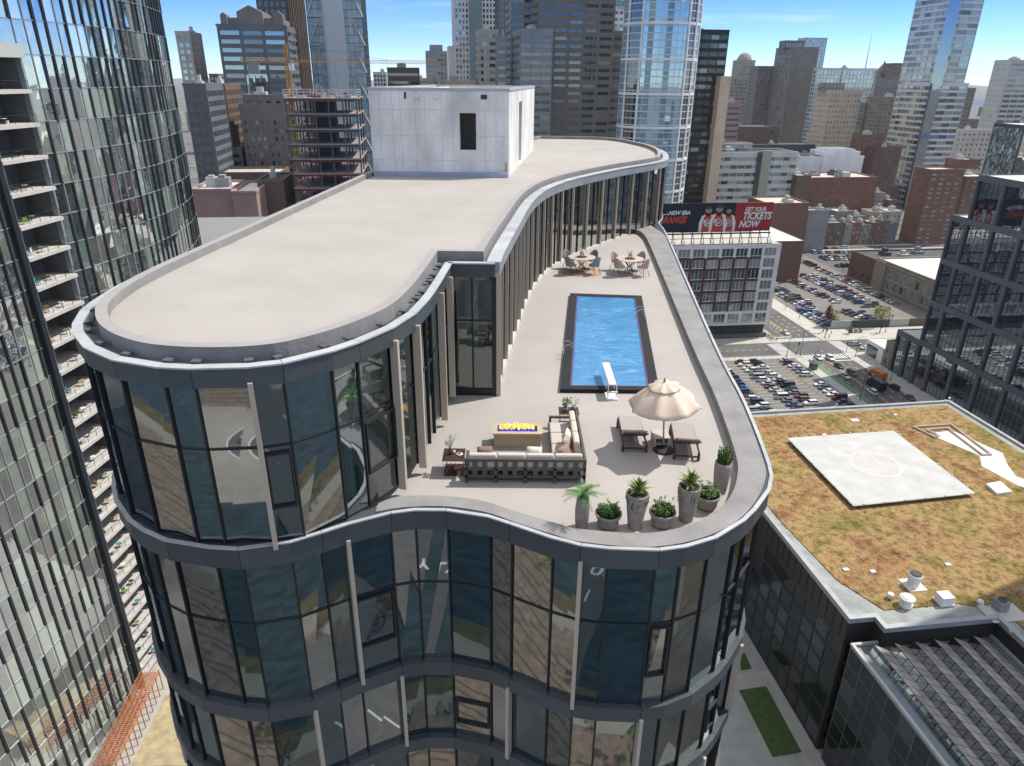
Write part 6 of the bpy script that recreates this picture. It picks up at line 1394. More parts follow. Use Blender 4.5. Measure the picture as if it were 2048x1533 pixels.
# ---------------------------------------------------------------- billboard building
bb_ = thing('apartment_building', 'white and maroon apartment building carrying the billboard on its roof', 'apartment building', (*xy(70, 262.2), 0), GA); wB = 143.2 - 70; dB = 26; HB = 39.6
mb = MB(); mb.box(0, wB, 0, dB, 6.2, HB - .1); mb.obj('core', W['white'], bb_)
mb = MB(); mm_ = MB(); wins = []; nb = 12; bw_ = (wB - 1.2) / nb; fh = (HB - 7.2) / 7
maroon = mat('panel_maroon', (.105, .045, .035), .8, var=.08)
mb.obox((0, 0), (1, 0), 0, wB, 0, .35, HB - 1.3, HB + .5, 0); mb.obox((0, 0), (1, 0), 0, wB, 0, .35, 6.0, 6.9, 0)
for i in range(8):
    z = 6.9 + i * fh; 
    if i: mb.obox((0, 0), (1, 0), 0, wB - bw_ - 1.2, 0, .30 if 1 < i < 7 else .34, z - .55, z + .55, 1 if 1 < i < 7 else 0); mb.obox((0, 0), (1, 0), wB - bw_ - 1.3, wB, 0, .34, z - .55, z + .55, 0)
for k in range(nb + 1):
    x = .0 + k * bw_
    for i in range(7):
        z = 6.9 + i * fh; m_ = 1 if (0 < i < 6 and k < nb - 1) else 0; mb.obox((0, 0), (1, 0), max(0, x - .55), x + (.55 if k < nb else 1.2), 0, .28 if m_ else .345, z, z + fh, m_)
        if k < nb: 
            wins.append(((x + bw_ / 2, -.03, z + fh / 2), bw_ - 1.1, fh - 1.1, 0, None))
            for q in (0, 1, 2, 3): xx = x + .55 + (bw_ - 1.1) * q / 3; mm_.obox((0, 0), (1, 0), xx - .08, xx + .08, 0, .2, z + .5, z + fh - .5)
            mm_.obox((0, 0), (1, 0), x + .55, x + bw_ - .55, 0, .45, z + .42, z + .58)
mb.obj('wall', [W['white'], maroon], bb_); mm_.obj('window_trim', steel_w, bb_); add_windows(bb_, wins, [g_pale, g_pale, g_blind], random.Random(5))
mb = MB(); facade(mb, [], (wB, 0), (0, 1), dB, 6.2, HB, fh=fh, bay=4, wf=.01, hf=.01); mb.obj('side_wall', W['white'], bb_)
mb = MB(); mb.box(.3, wB - .3, .3, dB - .3, HB - .1, HB + .0); mb.obj('roof', roof_tan, bb_)
mb = MB(); mb.box(2, wB - 1.2, 1.2, dB, .13, 6.2); mb.obj('ground_floor', W['dgrey'], bb_)
mb = MB(); mb.box(1, wB, .1, .9, .13, 2.0); mb.obj('low_wall', W['slate'], bb_)
mb = MB(); rr = random.Random(3)
for k in range(900):
    x = rr.uniform(2, wB - .6); z = rr.uniform(1.9, 6.1); leafquads(mb, (x, .35 + rr.uniform(-.3, .25), z), .4, 5, .2, rnd=rr)
mb.obj('green_wall', mat('leaf_wall', (.13, .13, .04), .8, isl=.5), bb_)
# billboard on the roof
bd = thing('billboard', 'wide billboard of hockey players reading get your tickets now, on the apartment roof', 'billboard', (*xy(90.6, 265.2), HB), GA)
zb0, zb1 = 5.0, 16.2; wd = 48.2 
mb = MB(); mb.box(0, wd * .68, -.2, .5, zb0, zb1); mb.obj('dark_panel', mat('board_navy', (.012, .016, .028), .6, var=.2), bd)
mb = MB(); mb.box(wd * .68 + .003, wd, -.2, .5, zb0, zb1); mb.obj('red_panel', mat('board_red', (.36, .035, .035), .6, var=.03), bd)
mb = MB()
for k in range(13):
    x = k * wd / 12; mb.tube((x, .2, 0), (x, .2, zb0), .18, 5); mb.tube((x, -3.2, .5), (x, .2, zb0), .12, 4); mb.tube((x, -3.2, .5), (x, 1, 1.2), .1, 4)
for z, y in ((.6, -3.2), (2.6, -1.4), (zb0 - .5, -.4), (zb0 - .5, -1.6)): mb.tube((0, y, z), (wd, y, z), .14, 4)
mb.box(0, wd, -1.8, -.5, zb0 - .7, zb0 - .6); mb.obj('steel_frame', steel_d, bd)
Wt = mat('print_white', (.78, .78, .78), .7, var=.02); Ot = mat('print_orange', (.62, .07, .03), .7, var=.05); Sk = mat('print_skin', (.42, .25, .19), .7); Gy = mat('print_grey', (.40, .43, .46), .7); Nk = mat('print_black', (.01, .01, .012), .7); Hm = mat('print_helmet', (.055, .06, .07), .7)
def tx(b_, x, z, s_, m, sx=1): o = text_obj(b_, 'lettering', m, bd, s_, (x, -.26, z), (math.pi / 2, 0, 0), shear=.25, off=.085 * s_ / 2.2, sx=sx, ext=.02)
tx('NEW ERA', 5.4, 11.9, 2.1, Wt, .95); tx('OF', 11.6, 12.0, 1.0, Wt); tx('ORANGE', 1.4, 8.7, 3.5, Ot, .78); tx('A', 4.6, 11.9, 1.1, Wt, .9)
mb = MB(); mb.box(2.0, 4.7, -.25, -.21, 11.9, 12.15); mb.obj('underline', Wt, bd)
tx('GET YOUR', 36.6, 12.8, 2.3, Wt, .78); tx('TICKETS', 35.9, 9.7, 3.9, Wt, .80); tx('NOW', 34.8, 6.6, 3.6, Wt, .86)
def disc(mb, x, z, rx, rz, y, n_=18, mi=0): mb.face([(x + rx * math.cos(2 * math.pi * k / n_), y, z + rz * math.sin(2 * math.pi * k / n_)) for k in range(n_)], mi)
def player(x, zc, s_, y, helmet=True):
    mb = MB(); P_ = lambda l, m_, dy=0: mb.face([(x + a * s_, y - dy, zb0 + .05 + b * s_) for a, b in l], m_)
    P_([(-3.2, 0), (3.2, 0), (3.0, 3.2), (2.5, 5.6), (1.2, 6.6), (-1.2, 6.6), (-2.5, 5.6), (-3.0, 3.2)], 1)
    P_([(-3.2, 0), (-2.2, 0), (-2.0, 3.8), (-1.1, 6.5), (-2.4, 5.9), (-3.3, 3.4)], 0, .01); P_([(3.2, 0), (3.3, 3.4), (2.4, 5.9), (1.1, 6.5), (2.0, 3.8), (2.2, 0)], 0, .01)
    P_([(-1.2, 6.6), (0, 5.5), (1.2, 6.6)], 2, .015)
    def D_(a, b, ra, rb, m_, dy): disc(mb, x + a * s_, zb0 + .05 + b * s_, ra * s_, rb * s_, y - dy, 18, m_)
    D_(0, 8.0, .95, 1.2, 3, .02)
    if helmet: P_([(-1.1, 8.4), (1.1, 8.4), (.95, 9.3), (.4, 9.7), (-.4, 9.7), (-.95, 9.3)], 5, .03); P_([(-1.15, 7.2), (-.9, 7.2), (-.85, 8.5), (-1.15, 8.5)], 4, .03); P_([(.9, 7.2), (1.15, 7.2), (1.15, 8.5), (.85, 8.5)], 4, .03)
    else: P_([(-1.0, 8.5), (1.0, 8.5), (.8, 9.3), (0, 9.5), (-.8, 9.3)], 2, .03)
    for sx in (-.38, .38): D_(sx, 8.15, .14, .09, 2, .035)
    P_([(-.35, 7.45), (.35, 7.45), (.25, 7.32), (-.25, 7.32)], 2, .035)
    D_(0.1, 3.3, 1.5, 1.35, 0, .03); D_(.15, 3.3, 1.15, 1.05, 2, .04); D_(.3, 3.35, .62, .55, 0, .05); D_(.3, 3.35, .36, .32, 1, .06)
    P_([(-1.6, 4.3), (-.5, 4.5), (-.5, 4.0), (-1.7, 3.9)], 0, .05); P_([(-1.6, 3.7), (-.5, 3.8), (-.5, 3.4), (-1.7, 3.3)], 0, .05); P_([(-.6, 1.9), (-.15, 1.9), (-.15, 3.2), (-.6, 3.2)], 0, .055)
    mb.obj('player_print', [Wt, Ot, Nk, Sk, Gy, Hm], bd)
player(30.0, 0, 1.02, -.22, False); player(21.6, 0, 1.05, -.30); player(25.9, 0, 1.10, -.44)

# ---------------------------------------------------------------- low buildings round the crossing
bld = building
building('brick_shed', 'brown brick shed with a cream roof behind the billboard building', 136, 158 - 12, 330, 60, 13, W['brickb'], cat='building', roof=roof_white, blank_front=True, blank_side=True, gear=0)
a0, z = PB(1541, 466, 330); 
bpx('red_hall', 'plain red brick hall with a flat top directly behind the billboard', 1535, 1618, 410, 400, 26, W['brick'], cat='building', blank_front=True, roof=roof_tan, gear=1, glass=(g_dark,), bay=12)
bpx('grey_annex', 'small stepped grey concrete annex right of the plain red hall', 1618, 1660, 424, 412, 10, W['grey'], cat='building', blank_front=True, blank_side=True, gear=1)
bpx('brown_hall', 'brown wall building with a sloping cream roof beside the billboard', 1548, 1609, 484, 345, 50, W['brickb'], cat='building', blank_front=True, blank_side=True, roof=roof_white, gear=0, par=.2)
sw = thing('concrete_wall', 'long grey concrete retaining wall behind the car park', 'wall', (*xy(173, 372), 0), GA); mb = MB(); mb.box(0, 27, 0, .6, 0, 9); mb.box(27, 27.6, -16, .6, 0, 9); mb.obj('wall', W['pale'], sw)
mb = MB(); mb.box(.0, 26.9, -.35, -.01, 0, 6.4); mb.obj('ivy', mat('ivy_dark', (.055, .06, .065), .95, var=.6, vs=.5, bump=1, bs=3), sw)
hs_ = [('beige', W['cream'], 5.5, 13.5), ('tan', W['tan'], 6, 12.5), ('dark brown', W['brown'], 13, 14), ('grey', W['grey'], 5, 13), ('red brick', W['brick'], 6, 14), ('olive', W['olive'], 7, 12.5), ('brown', W['brickb'], 7, 13.5), ('maroon', W['brick'], 6, 14.5), ('slate', W['slate'], 6, 13)]
x = 252
for k, (nm, m, w_, h) in enumerate(hs_):
    building('row_house', '%s row house, %s from the left in the terrace across the far car park' % (nm, ORD[k]), x, x + w_, 428, 14, h, m, cat='house', glass=(g_pale, g_blind, g_dark), group='row houses', fh=3.4, bay=2.4, wf=.42, hf=.5, proud=.12, roof=(roof_white, roof_tan, roof_grey)[k % 3], gear=1, maxn=40); x += w_ + .05
wallc = [('red brick', W['brick']), ('tan', W['tan']), ('grey', W['grey']), ('brown', W['brown']), ('white', W['offwhite']), ('cream', W['cream'])]
rr = random.Random(44)
rows = [(462, 246, 330, 'second'), (496, 262, 352, 'third'), (532, 288, 380, 'fourth'), (572, 300, 430, 'fifth')]
for b, s0, s1, nth in rows:
    x = s0; k = 0
    while x < s1:
        w_ = rr.uniform(7, 13); h = rr.uniform(10, 17); c = rr.choice(wallc)
        building('row_house', '%s house, %s from the left in the %s row behind the far car park' % (c[0], ORD[k], nth), x, x + w_, b + rr.uniform(-3, 3), rr.uniform(12, 16), h, c[1], cat='house', glass=(g_blind, g_dark), group='row houses', fh=3.4, bay=2.6, wf=.4, hf=.45, proud=.12, roof=(roof_white, roof_tan, roof_grey, roof_white)[rr.randrange(4)], gear=1, maxn=16); x += w_ + rr.choice((.05, .05, 3)); k += 1
# stone building with arched windows
stn = thing('stone_hall', 'ornate old stone building with five arched windows beside the car park', 'building', (*xy(236.5, 276), 0), GA); dS_, wS_, hS_ = 56, 40, 14.5
mb = MB(); mb.box(0, wS_, 0, dS_, 0, hS_); mb.box(-1.2, 0, dS_ - 9, dS_, 0, hS_ + .3)
for z, t_ in ((hS_ - .8, .9), (6.6, .5), (1.2, .4), (hS_ - 2.3, .3)): mb.obox((0, dS_ - 9), (0, -1), 0, dS_ - 9, 0, t_, z, z + .45, 1)
for k in range(9): mb.obox((0, dS_ - 9), (0, -1), 2 + k * 5.3 - 1.6, 2 + k * 5.3 - 1.1, 0, .35, 0, hS_ - .4, 1)
mb.obj('wall', [W['stone'], W['lime']], stn)
def arch(mb, s_, z0, w_, h, n_=8):
    pts = [(s_ - w_ / 2, z0), (s_ + w_ / 2, z0)] + [(s_ + w_ / 2 * math.cos(math.pi * k / n_), z0 + h + w_ / 2 * math.sin(math.pi * k / n_)) for k in range(n_ + 1)]
    return pts
for k in range(8):
    s_ = 3.2 + k * 5.3; arched = k < 5
    for lev, (z0, h, w_) in enumerate(((7.6, 3.0, 2.2), (2.2, 3.2, 2.0))):
        P_ = arch(None, s_, z0, w_, h) if (arched and lev == 0) else [(s_ - w_ / 2, z0), (s_ + w_ / 2, z0), (s_ + w_ / 2, z0 + h + .5), (s_ - w_ / 2, z0 + h + .5)]
        mb = MB(); mb.face([(-.06, dS_ - 9 - a, b) for a, b in P_]); wo_ = mb.obj('window', g_blind, stn)
        c_ = Vector((s_, z0 + h / 2)); mb = MB(); PO_ = [c_ + (Vector(p) - c_) * 1.22 for p in P_]
        for i in range(len(P_)):
            j = (i + 1) % len(P_); a, b, c, d = PO_[i], PO_[j], P_[j], P_[i]; mb.face([(-.2, dS_ - 9 - q[0], q[1]) for q in (a, b, c, d)])
        mb.obj('window_frame', W['lime'], wo_)
mb = MB(); mb.box(.4, wS_ - .4, .4, dS_ - .4, hS_ + .02, hS_ + .1); mb.obj('roof', roof_white, stn)
mb = MB(); O_ = [Vector(p) for p in ((-.4, -.4), (wS_ + .4, -.4), (wS_ + .4, dS_ + .2), (-.4, dS_ + .2))]; mb.ring(O_, offset(O_, -.8), hS_ + .01, hS_ + .9); mb.obj('parapet', W['stone'], stn)
mb = MB(); mb.box(22, 25, 34, 37, hS_ + .1, hS_ + 3); mb.box(10, 12, 20, 22, hS_ + .1, hS_ + .9); mb.box(16, 18, 28, 30, hS_ + .1, hS_ + .9); mb.obj('roof_plant', W['white'], stn)
building('brick_annex', 'low red brick building with a dark roof behind the old stone building', 237, 300, 334, 22, 13, W['brickb'], cat='building', glass=(g_dark,), roof=roof_dark, gear=3, fh=5, bay=6, wf=.25, hf=.35)
# white shop and narrow house by the podium
sp_ = thing('corner_shop', 'small white shop with a big dark window beside the crossing', 'shop', (*xy(173.4, 228.5), 0), GA)
mb = MB(); mb.box(0, 14, 0, 10.5, 0, 6.2); mb.box(-.15, 0, 0, 10.5, 5.5, 6.6); mb.obj('wall', W['white'], sp_); mb = MB(); mb.box(-.08, -.01, 3.2, 9.8, .6, 5.0); mb.obj('window', g_dark, sp_); mb = MB(); mb.box(.2, 13.8, .2, 10.3, 6.22, 6.3); mb.obj('roof', roof_white, sp_)
building('narrow_house', 'narrow brown house squeezed between the white shop and the framed office podium', 174, 188, 222.6, 5.6, 9.2, W['stone'], cat='house', glass=(g_pale, g_dark), fh=3.6, bay=2.4, wf=.4, hf=.5, roof=roof_white, gear=0)
# wall and fence beyond the crossing
fw2 = thing('boundary_wall', 'long grey panel wall behind the pavement at the crossing', 'wall', (*xy(176.5, 269), 0), GA)
for k in range(5): mb = MB(); mb.box(k * 9.2, k * 9.2 + 9.15, 0, .35, 0, 3.6); mb.obj('panel', (W['pale'], W['dgrey'], W['dgrey'], W['pale'], W['brown'])[k], fw2)
# filler blocks of the far city
rr = random.Random(77); n_ = 0
wc2 = [('red-brown', W['brickb']), ('tan', W['tan']), ('grey', W['grey']), ('brown', W['brown']), ('pale', W['pale']), ('stone', W['lime']), ('slate', W['slate'])]
FB = []
for k in range(150):
    b = rr.uniform(560, 2200); a = rr.uniform(-.75, 1.05) * b; 
    p = px_of(*xy(a, b), 20)
    if not (-60 < p[0] < 2110): continue
    c = rr.choice(wc2); h = rr.choice((10, 14, 20, 28)) * rr.uniform(.8, 1.4); w_ = rr.uniform(18, 50)
    lr = 'left of the bulkhead' if p[0] < 900 else ('behind the row houses' if p[0] < 1830 else 'near the right edge')
    dd_ = 'nearer' if b < 1000 else ('farther' if b < 1600 else 'farthest')
    o = building('city_block', 'low %s building in the %s distant streets %s' % (c[0], dd_, lr), a, a + w_, b, rr.uniform(14, 40), h, c[1], cat='building', glass=(g_dark, g_blind), group='low distant buildings', fh=4, bay=6, wf=.5, hf=.45, proud=.2, roof=rr.choice((roof_white, roof_tan, roof_grey)), gear=1, maxn=0)
    FB.append((p[0], o))
cnt = {}
for _, o in sorted(FB, key=lambda t: t[0]):
    k = o['label']; cnt[k] = cnt.get(k, -1) + 1; o['label'] = k.replace('in the ', 'in ') + ', %s from left' % ORD[cnt[k]]

# ---------------------------------------------------------------- vehicles
tyre = mat('tyre', (.015, .015, .015), .9); hub = mat('wheel_rim', (.35, .36, .37), .4, m=.6); cargl = mat('car_glass', (.02, .025, .03), .08, spec=.8); headl = mat('headlight', (.7, .7, .68), .2); taill = mat('tail_light', (.4, .02, .02), .3)
PAINT = {}
for nm, c in dict(white=(.72, .72, .71), silver=(.42, .44, .46), grey=(.16, .17, .18), black=(.018, .019, .022), blue=(.035, .09, .20), red=(.22, .025, .03), navy=(.025, .045, .09), maroon=(.12, .03, .035), green=(.05, .10, .08), tan=(.36, .31, .24), orange=(.55, .16, .03)).items():
    PAINT[nm] = mat('paint_' + nm, c, .3, m=.15, var=.03, coat=.7)
SHAPES = {   # side profiles: (x, z) lower body, then cabin base/top x
    'sedan': dict(L=2.35, W=.9, hood=.82, belt=.92, roof=1.42, cab=(-1.55, -.95, .55, 1.15), nose=.62),
    'hatchback': dict(L=2.1, W=.87, hood=.88, belt=.95, roof=1.48, cab=(-2.0, -1.6, .45, 1.1), nose=.66),
    'suv': dict(L=2.35, W=.95, hood=1.02, belt=1.1, roof=1.72, cab=(-2.25, -1.95, .5, 1.1), nose=.8),
    'van': dict(L=2.55, W=1.0, hood=1.15, belt=1.2, roof=2.0, cab=(-2.5, -2.4, 1.15, 1.8), nose=.85)}
def car_body(mb, S, mi=0):
    L_, W_, h, bt = S['L'], S['W'], S['hood'], S['belt']; c0, c1, c2, c3 = S['cab']
    st = [(-L_, .35, bt * .80, .78), (-L_ + .12, .24, bt * .95, .93), (c0, .22, bt, 1), (0, .22, bt, 1), (c3, .22, bt * .99, 1), (L_ - .55, .22, h, .97), (L_ - .12, .24, S['nose'] + .06, .9), (L_, .34, S['nose'] - .08, .74)]
    rings = []
    for x, zb_, zt_, k in st:
        w_ = W_ * k; rings.append([mb.P(p) for p in ((x, -w_ * .93, zb_), (x, -w_, zb_ + (zt_ - zb_) * .45), (x, -w_ * .96, zt_ - .05), (x, -w_ * .82, zt_), (x, w_ * .82, zt_), (x, w_ * .96, zt_ - .05), (x, w_, zb_ + (zt_ - zb_) * .45), (x, w_ * .93, zb_))])
    for a, b in zip(rings, rings[1:]):
        for i in range(8): j = (i + 1) % 8; mb.f.append([a[i], b[i], b[j], a[j]]); mb.m.append(mi)
    mb.f.append(rings[0]); mb.m.append(mi); mb.f.append(rings[-1][::-1]); mb.m.append(mi)
def car_cabin(mb, S, mg, mr):
    W_, bt, rf = S['W'], S['belt'], S['roof']; c0, c1, c2, c3 = S['cab']; b = W_ * .88; t = W_ * .70
    B = [mb.P(p) for p in ((c0, -b, bt - .02), (c3, -b, bt - .03), (c3, b, bt - .03), (c0, b, bt - .02))]; T = [mb.P(p) for p in ((c1, -t, rf - .05), (c2, -t, rf - .05), (c2, t, rf - .05), (c1, t, rf - .05))]
    for i in range(4): j = (i + 1) % 4; mb.f.append([B[i], B[j], T[j], T[i]]); mb.m.append(mg)
def car_roof(mb, S, mr):
    W_, bt, rf = S['W'], S['belt'], S['roof']; c0, c1, c2, c3 = S['cab']; t = W_ * .72
    mb.prism([(c1 - .06, -t), (c2 + .04, -t), (c2 + .04, t), (c1 - .06, t)], rf - .055, rf, mr)
    b = W_ * .885
    for x0, x1 in ((c0, c1), (c3, c2), ((c0 + c3) / 2, (c1 + c2) / 2)):
        for s_ in (-1, 1): mb.tube((x0, s_ * b, bt - .02), (x1, s_ * t, rf - .03), .04, 4, mr)
def wheel_geo(mb, x, s_, W_, m0, m1):
    y = s_ * (W_ - .12); mb.tube((x, y - .11, .33), (x, y + .11, .33), .33, 12, m0); mb.tube((x, y + s_ * .112, .33), (x, y + s_ * .118, .33), .19, 8, m1)
CARMESH = {}
def simple_car(kind, colr):
    k = (kind, colr)
    if k not in CARMESH:
        S = SHAPES[kind]; mb = MB(); car_body(mb, S, 0); car_cabin(mb, S, 1, 0); car_roof(mb, S, 0)
        for x in (-S['L'] * .62, S['L'] * .62):
            for s_ in (-1, 1): wheel_geo(mb, x, s_, S['W'], 2, 3)
        for s_ in (-1, 1): mb.box(S['L'] - .1, S['L'] + .01, s_ * .62 - .14, s_ * .62 + .14, S['nose'] - .18, S['nose'] - .06, 4); mb.box(-S['L'] - .01, -S['L'] + .1, s_ * .62 - .14, s_ * .62 + .14, S['belt'] * .62, S['belt'] * .74, 5)
        CARMESH[k] = mb.mesh('car', [PAINT[colr], cargl, tyre, hub, headl, taill])
    return CARMESH[k]
def full_car(kind, colr, label, loc, rz, group=None):
    S = SHAPES[kind]; t = thing('car' if kind != 'van' else 'van', label, kind if kind != 'suv' else 'car', loc, rz, group)
    mb = MB(); car_body(mb, S); car_roof(mb, S, 0); mb.obj('body', PAINT[colr], t); mb = MB(); car_cabin(mb, S, 0, 0); mb.obj('windows', cargl, t)
    for x in (-S['L'] * .62, S['L'] * .62):
        for s_ in (-1, 1): mb = MB(); wheel_geo(mb, x, s_, S['W'], 0, 1); mb.obj('wheel', [tyre, hub], t)
    for s_ in (-1, 1): mb = MB(); mb.box(S['L'] - .1, S['L'] + .01, s_ * .62 - .14, s_ * .62 + .14, S['nose'] - .18, S['nose'] - .06); mb.obj('headlight', headl, t); mb = MB(); mb.box(-S['L'] - .01, -S['L'] + .1, s_ * .62 - .14, s_ * .62 + .14, S['belt'] * .62, S['belt'] * .74); mb.obj('tail_light', taill, t)
    return t
NK = {'sedan': 'sedan', 'hatchback': 'hatchback', 'suv': 'tall wagon', 'van': 'van'}
CN_ = [0]
rr = random.Random(99)
def park(a0, b0, a1, b1, n, ang, lot, rowname, group, skip=.04, pool_=None):
    for k in range(n):
        if rr.random() < skip: continue
        q = (k + .5) / n; a = a0 + (a1 - a0) * q + rr.uniform(-.25, .25); b = b0 + (b1 - b0) * q + rr.uniform(-.12, .12)
        kind = rr.choice(('sedan', 'sedan', 'suv', 'suv', 'hatchback', 'sedan', 'suv', 'van')) if rr.random() < .9 else 'suv'
        colr = rr.choice(pool_ or ('white', 'white', 'white', 'silver', 'silver', 'grey', 'grey', 'black', 'black', 'blue', 'navy', 'red', 'maroon', 'white'))
        rz = GA + R(ang) + (math.pi if rr.random() < .5 else 0) + R(rr.uniform(-1.5, 1.5)); x, y = xy(a, b)
        lab = ('%s %s, %s from the back, %s, %s' % (colr, NK[kind], ORD[k], rowname, lot)).replace('second street side row', 'second street row')
        if k == 0: full_car(kind, colr, lab, (x, y, .035), rz, group); continue
        o = bpy.data.objects.new('car', simple_car(kind, colr)); COL.objects.link(o); o.location = (x, y, .035); o.rotation_euler.z = rz; tag(o, lab, 'car', group)
G1 = 'cars in the near car park'
park(138.2, 238.0 - 1.5, 140.0, 172, 22, 0, 'near car park', 'rightmost row', G1)
park(125.6, 236.5, 128.0, 172, 22, 0, 'near car park', 'second row from the right', G1)
park(119.8, 236.5, 122.0, 172, 22, 0, 'near car park', 'third row from the right', G1)
park(109.2, 233, 110.8, 172, 21, 0, 'near car park', 'fourth row from the right', G1)
park(103.5, 231, 105.0, 172, 20, 0, 'near car park', 'leftmost row', G1)
G2 = 'cars in the far car park'
park(178.5, 340, 180, 300, 14, 0, 'far car park', 'leftmost row', G2); park(184.2, 338, 185.5, 303, 12, 0, 'far car park', 'second row', G2)
park(197.5, 350, 200.5, 304, 16, 0, 'far car park', 'third row', G2)
park(210.0, 356, 211.5, 296, 20, 0, 'far car park', 'fourth row', G2); park(215.6, 356, 217.0, 290, 22, 0, 'far car park', 'fifth row', G2)
park(176.5, 298, 176.8, 273, 9, 0, 'far car park', 'street side row', G2); park(182.2, 299, 182.6, 274, 9, 0, 'far car park', 'second street side row', G2)
park(196.0, 292, 198.5, 277, 5, 0, 'far car park', 'short row by the yellow tree', G2); park(201.6, 292, 203, 277, 5, 0, 'far car park', 'second short row, yellow tree', G2)
park(226.5, 386, 228.5, 300, 28, 0, 'far car park', 'row beside the stone building', G2)
G3 = 'cars in the upper car park'
park(244, 408, 292, 404, 17, 90, 'upper car park', 'back row', G3); park(242, 395, 290, 391, 17, 90, 'upper car park', 'second row', G3); park(242, 390, 288, 386, 16, 90, 'upper car park', 'third row', G3); park(240, 374, 272, 369, 11, 90, 'upper car park', 'front row', G3)
for (a, b, kind, c, rz, lab) in [(153.6, 265.5, 'sedan', 'white', -90, 'white taxi sedan heading toward the crossing on the far road'), (152.2, 236.3, 'sedan', 'white', -90, 'white sedan waiting at the near crosswalk, left of its twin'), (156.4, 235.0, 'suv', 'white', -90, 'white tall wagon on the near crosswalk, right of the sedan'),
    (155.4, 227.2, 'sedan', 'black', -90, 'black sedan just past the near crosswalk'), (152.2, 217.6, 'sedan', 'silver', -90, 'silver sedan in the left lane behind the black one'), (156.2, 219.8, 'suv', 'maroon', -90, 'dark maroon tall wagon beside the silver sedan'),
    (153.8, 203.4, 'suv', 'white', 90, 'white tall wagon in front of the black box truck'), (163.9, 206.2, 'suv', 'maroon', 90, 'maroon tall wagon parked at the right kerb behind the orange truck'), (163.9, 197.6, 'sedan', 'grey', 90, 'grey sedan parked at the right kerb, nearest the planted roof'),
    (175.6, 248.6, 'suv', 'silver', 0, 'silver tall wagon on the cross street, farther one'), (177.5, 244.4, 'sedan', 'white', 0, 'white sedan on the cross street, nearer one'),
    (252, 418, 'van', 'white', 0, 'white van parked before the row houses, left one'), (259, 418, 'suv', 'black', 0, 'black wagon parked before the row houses'), (265.5, 418, 'sedan', 'red', 0, 'red sedan parked before the row houses'), (272.5, 418, 'van', 'white', 0, 'white van parked before the row houses, right one')]:
    full_car(kind, c, lab, (*xy(a, b), .035), GA + R(rz), 'cars on the streets')
def truck(name, label, a, b, rz, boxm, cabm, L_, Hh, rounded=False):
    t = thing(name, label, 'truck', (*xy(a, b), .035), GA + R(rz))
    mb = MB(); mb.box(-L_ / 2, L_ / 2 - 2.1, -1.2, 1.2, .9, Hh); mb.obj('cargo_box', boxm, t, bevel=.25 if rounded else .04)
    mb = MB(); mb.prism([(L_ / 2 - 2.0, -1.1), (L_ / 2, -1.05), (L_ / 2, 1.05), (L_ / 2 - 2.0, 1.1)], .5, 1.5); mb.prism([(L_ / 2 - 2.0, -1.05), (L_ / 2 - .5, -1.0), (L_ / 2 - .5, 1.0), (L_ / 2 - 2.0, 1.05)], 1.5, 2.4); mb.obj('cab', cabm, t, bevel=.08)
    mb = MB(); mb.box(L_ / 2 - .52, L_ / 2 - .47, -.9, .9, 1.55, 2.25); mb.obj('windscreen', cargl, t)
    for x in (-L_ / 2 + 1.4, L_ / 2 - 1.0):
        for s_ in (-1, 1): mb = MB(); mb.tube((x, s_ * .95, .48), (x, s_ * 1.2, .48), .48, 12); mb.obj('wheel', tyre, t)
truck('box_truck', 'black box truck driving up the street between the lanes', 157.8, 207.5, 90, PAINT['black'], PAINT['black'], 8.5, 3.5)
truck('mixer_truck', 'bright orange truck parked at the right kerb beside the office podium', 163.6, 215.6, 90, PAINT['orange'], PAINT['orange'], 8.0, 3.4, True)
kk = thing('kiosk', 'small green parking attendant booth at the right edge of the near car park', 'booth', (*xy(144.6, 226.5), .13), GA)
mb = MB(); mb.box(-1, 1, -1.3, 1.3, 0, 2.3); mb.obj('body', PAINT['green'], kk); mb = MB(); mb.box(-1.25, 1.25, -1.55, 1.55, 2.3, 2.45); mb.obj('roof', W['dgrey'], kk); mb = MB(); mb.box(-1.03, 1.03, -.9, .9, 1.1, 2.0); mb.obj('window', cargl, kk)

# ---------------------------------------------------------------- trees, lamps, fence, people
def tree(name, label, a, b, h, rad, leafm, seed, n_=900, cone=False, group=None):
    t = thing(name, label, 'tree', (*xy(a, b), .13), 0, group); rr = random.Random(seed); mb = MB(); mb.tube((0, 0, 0), (.1, 0, h * .5), .2, 7, 0, .12)
    tips = []
    for k in range(9): an = k * 2.4; q = rr.uniform(.35, .6); e = (math.cos(an) * rad * rr.uniform(.4, .8), math.sin(an) * rad * rr.uniform(.4, .8), h * rr.uniform(.55, .9)); mb.tube((.05, 0, h * q * .8), e, .07, 5, 0, .02); tips.append(e)
    mb.obj('trunk', bark, t); mb = MB()
    for k in range(int(n_ / 30)):
        an = rr.uniform(0, 6.28); zz_ = rr.uniform(.3, 1.0); rmax = rad * (1 - (zz_ - .3) * 1.25 if cone else math.sin((zz_ - .2) / .8 * math.pi) ** .6 * .95 + .05); l = rmax * math.sqrt(rr.random()); leafquads(mb, (l * math.cos(an), l * math.sin(an), h * zz_), rad * .3, 30, .26, .8, rnd=rr)
    mb.obj('crown', leafm, t)
tree('leafy_tree', 'dark red-brown pointed tree at the car park corner by the crossing', 176.5, 272.6, 9.5, 2.9, leaf_r, 1, 1500, True)
tree('leafy_tree', 'yellow-green tree just right of the red-brown tree', 180.8, 274.6, 6.5, 2.6, leaf_y, 2, 1200)
tree('leafy_tree', 'wide yellow-green tree alone behind the grey panel wall', 203.8, 275.5, 7, 3.9, leaf_y, 3, 2100)
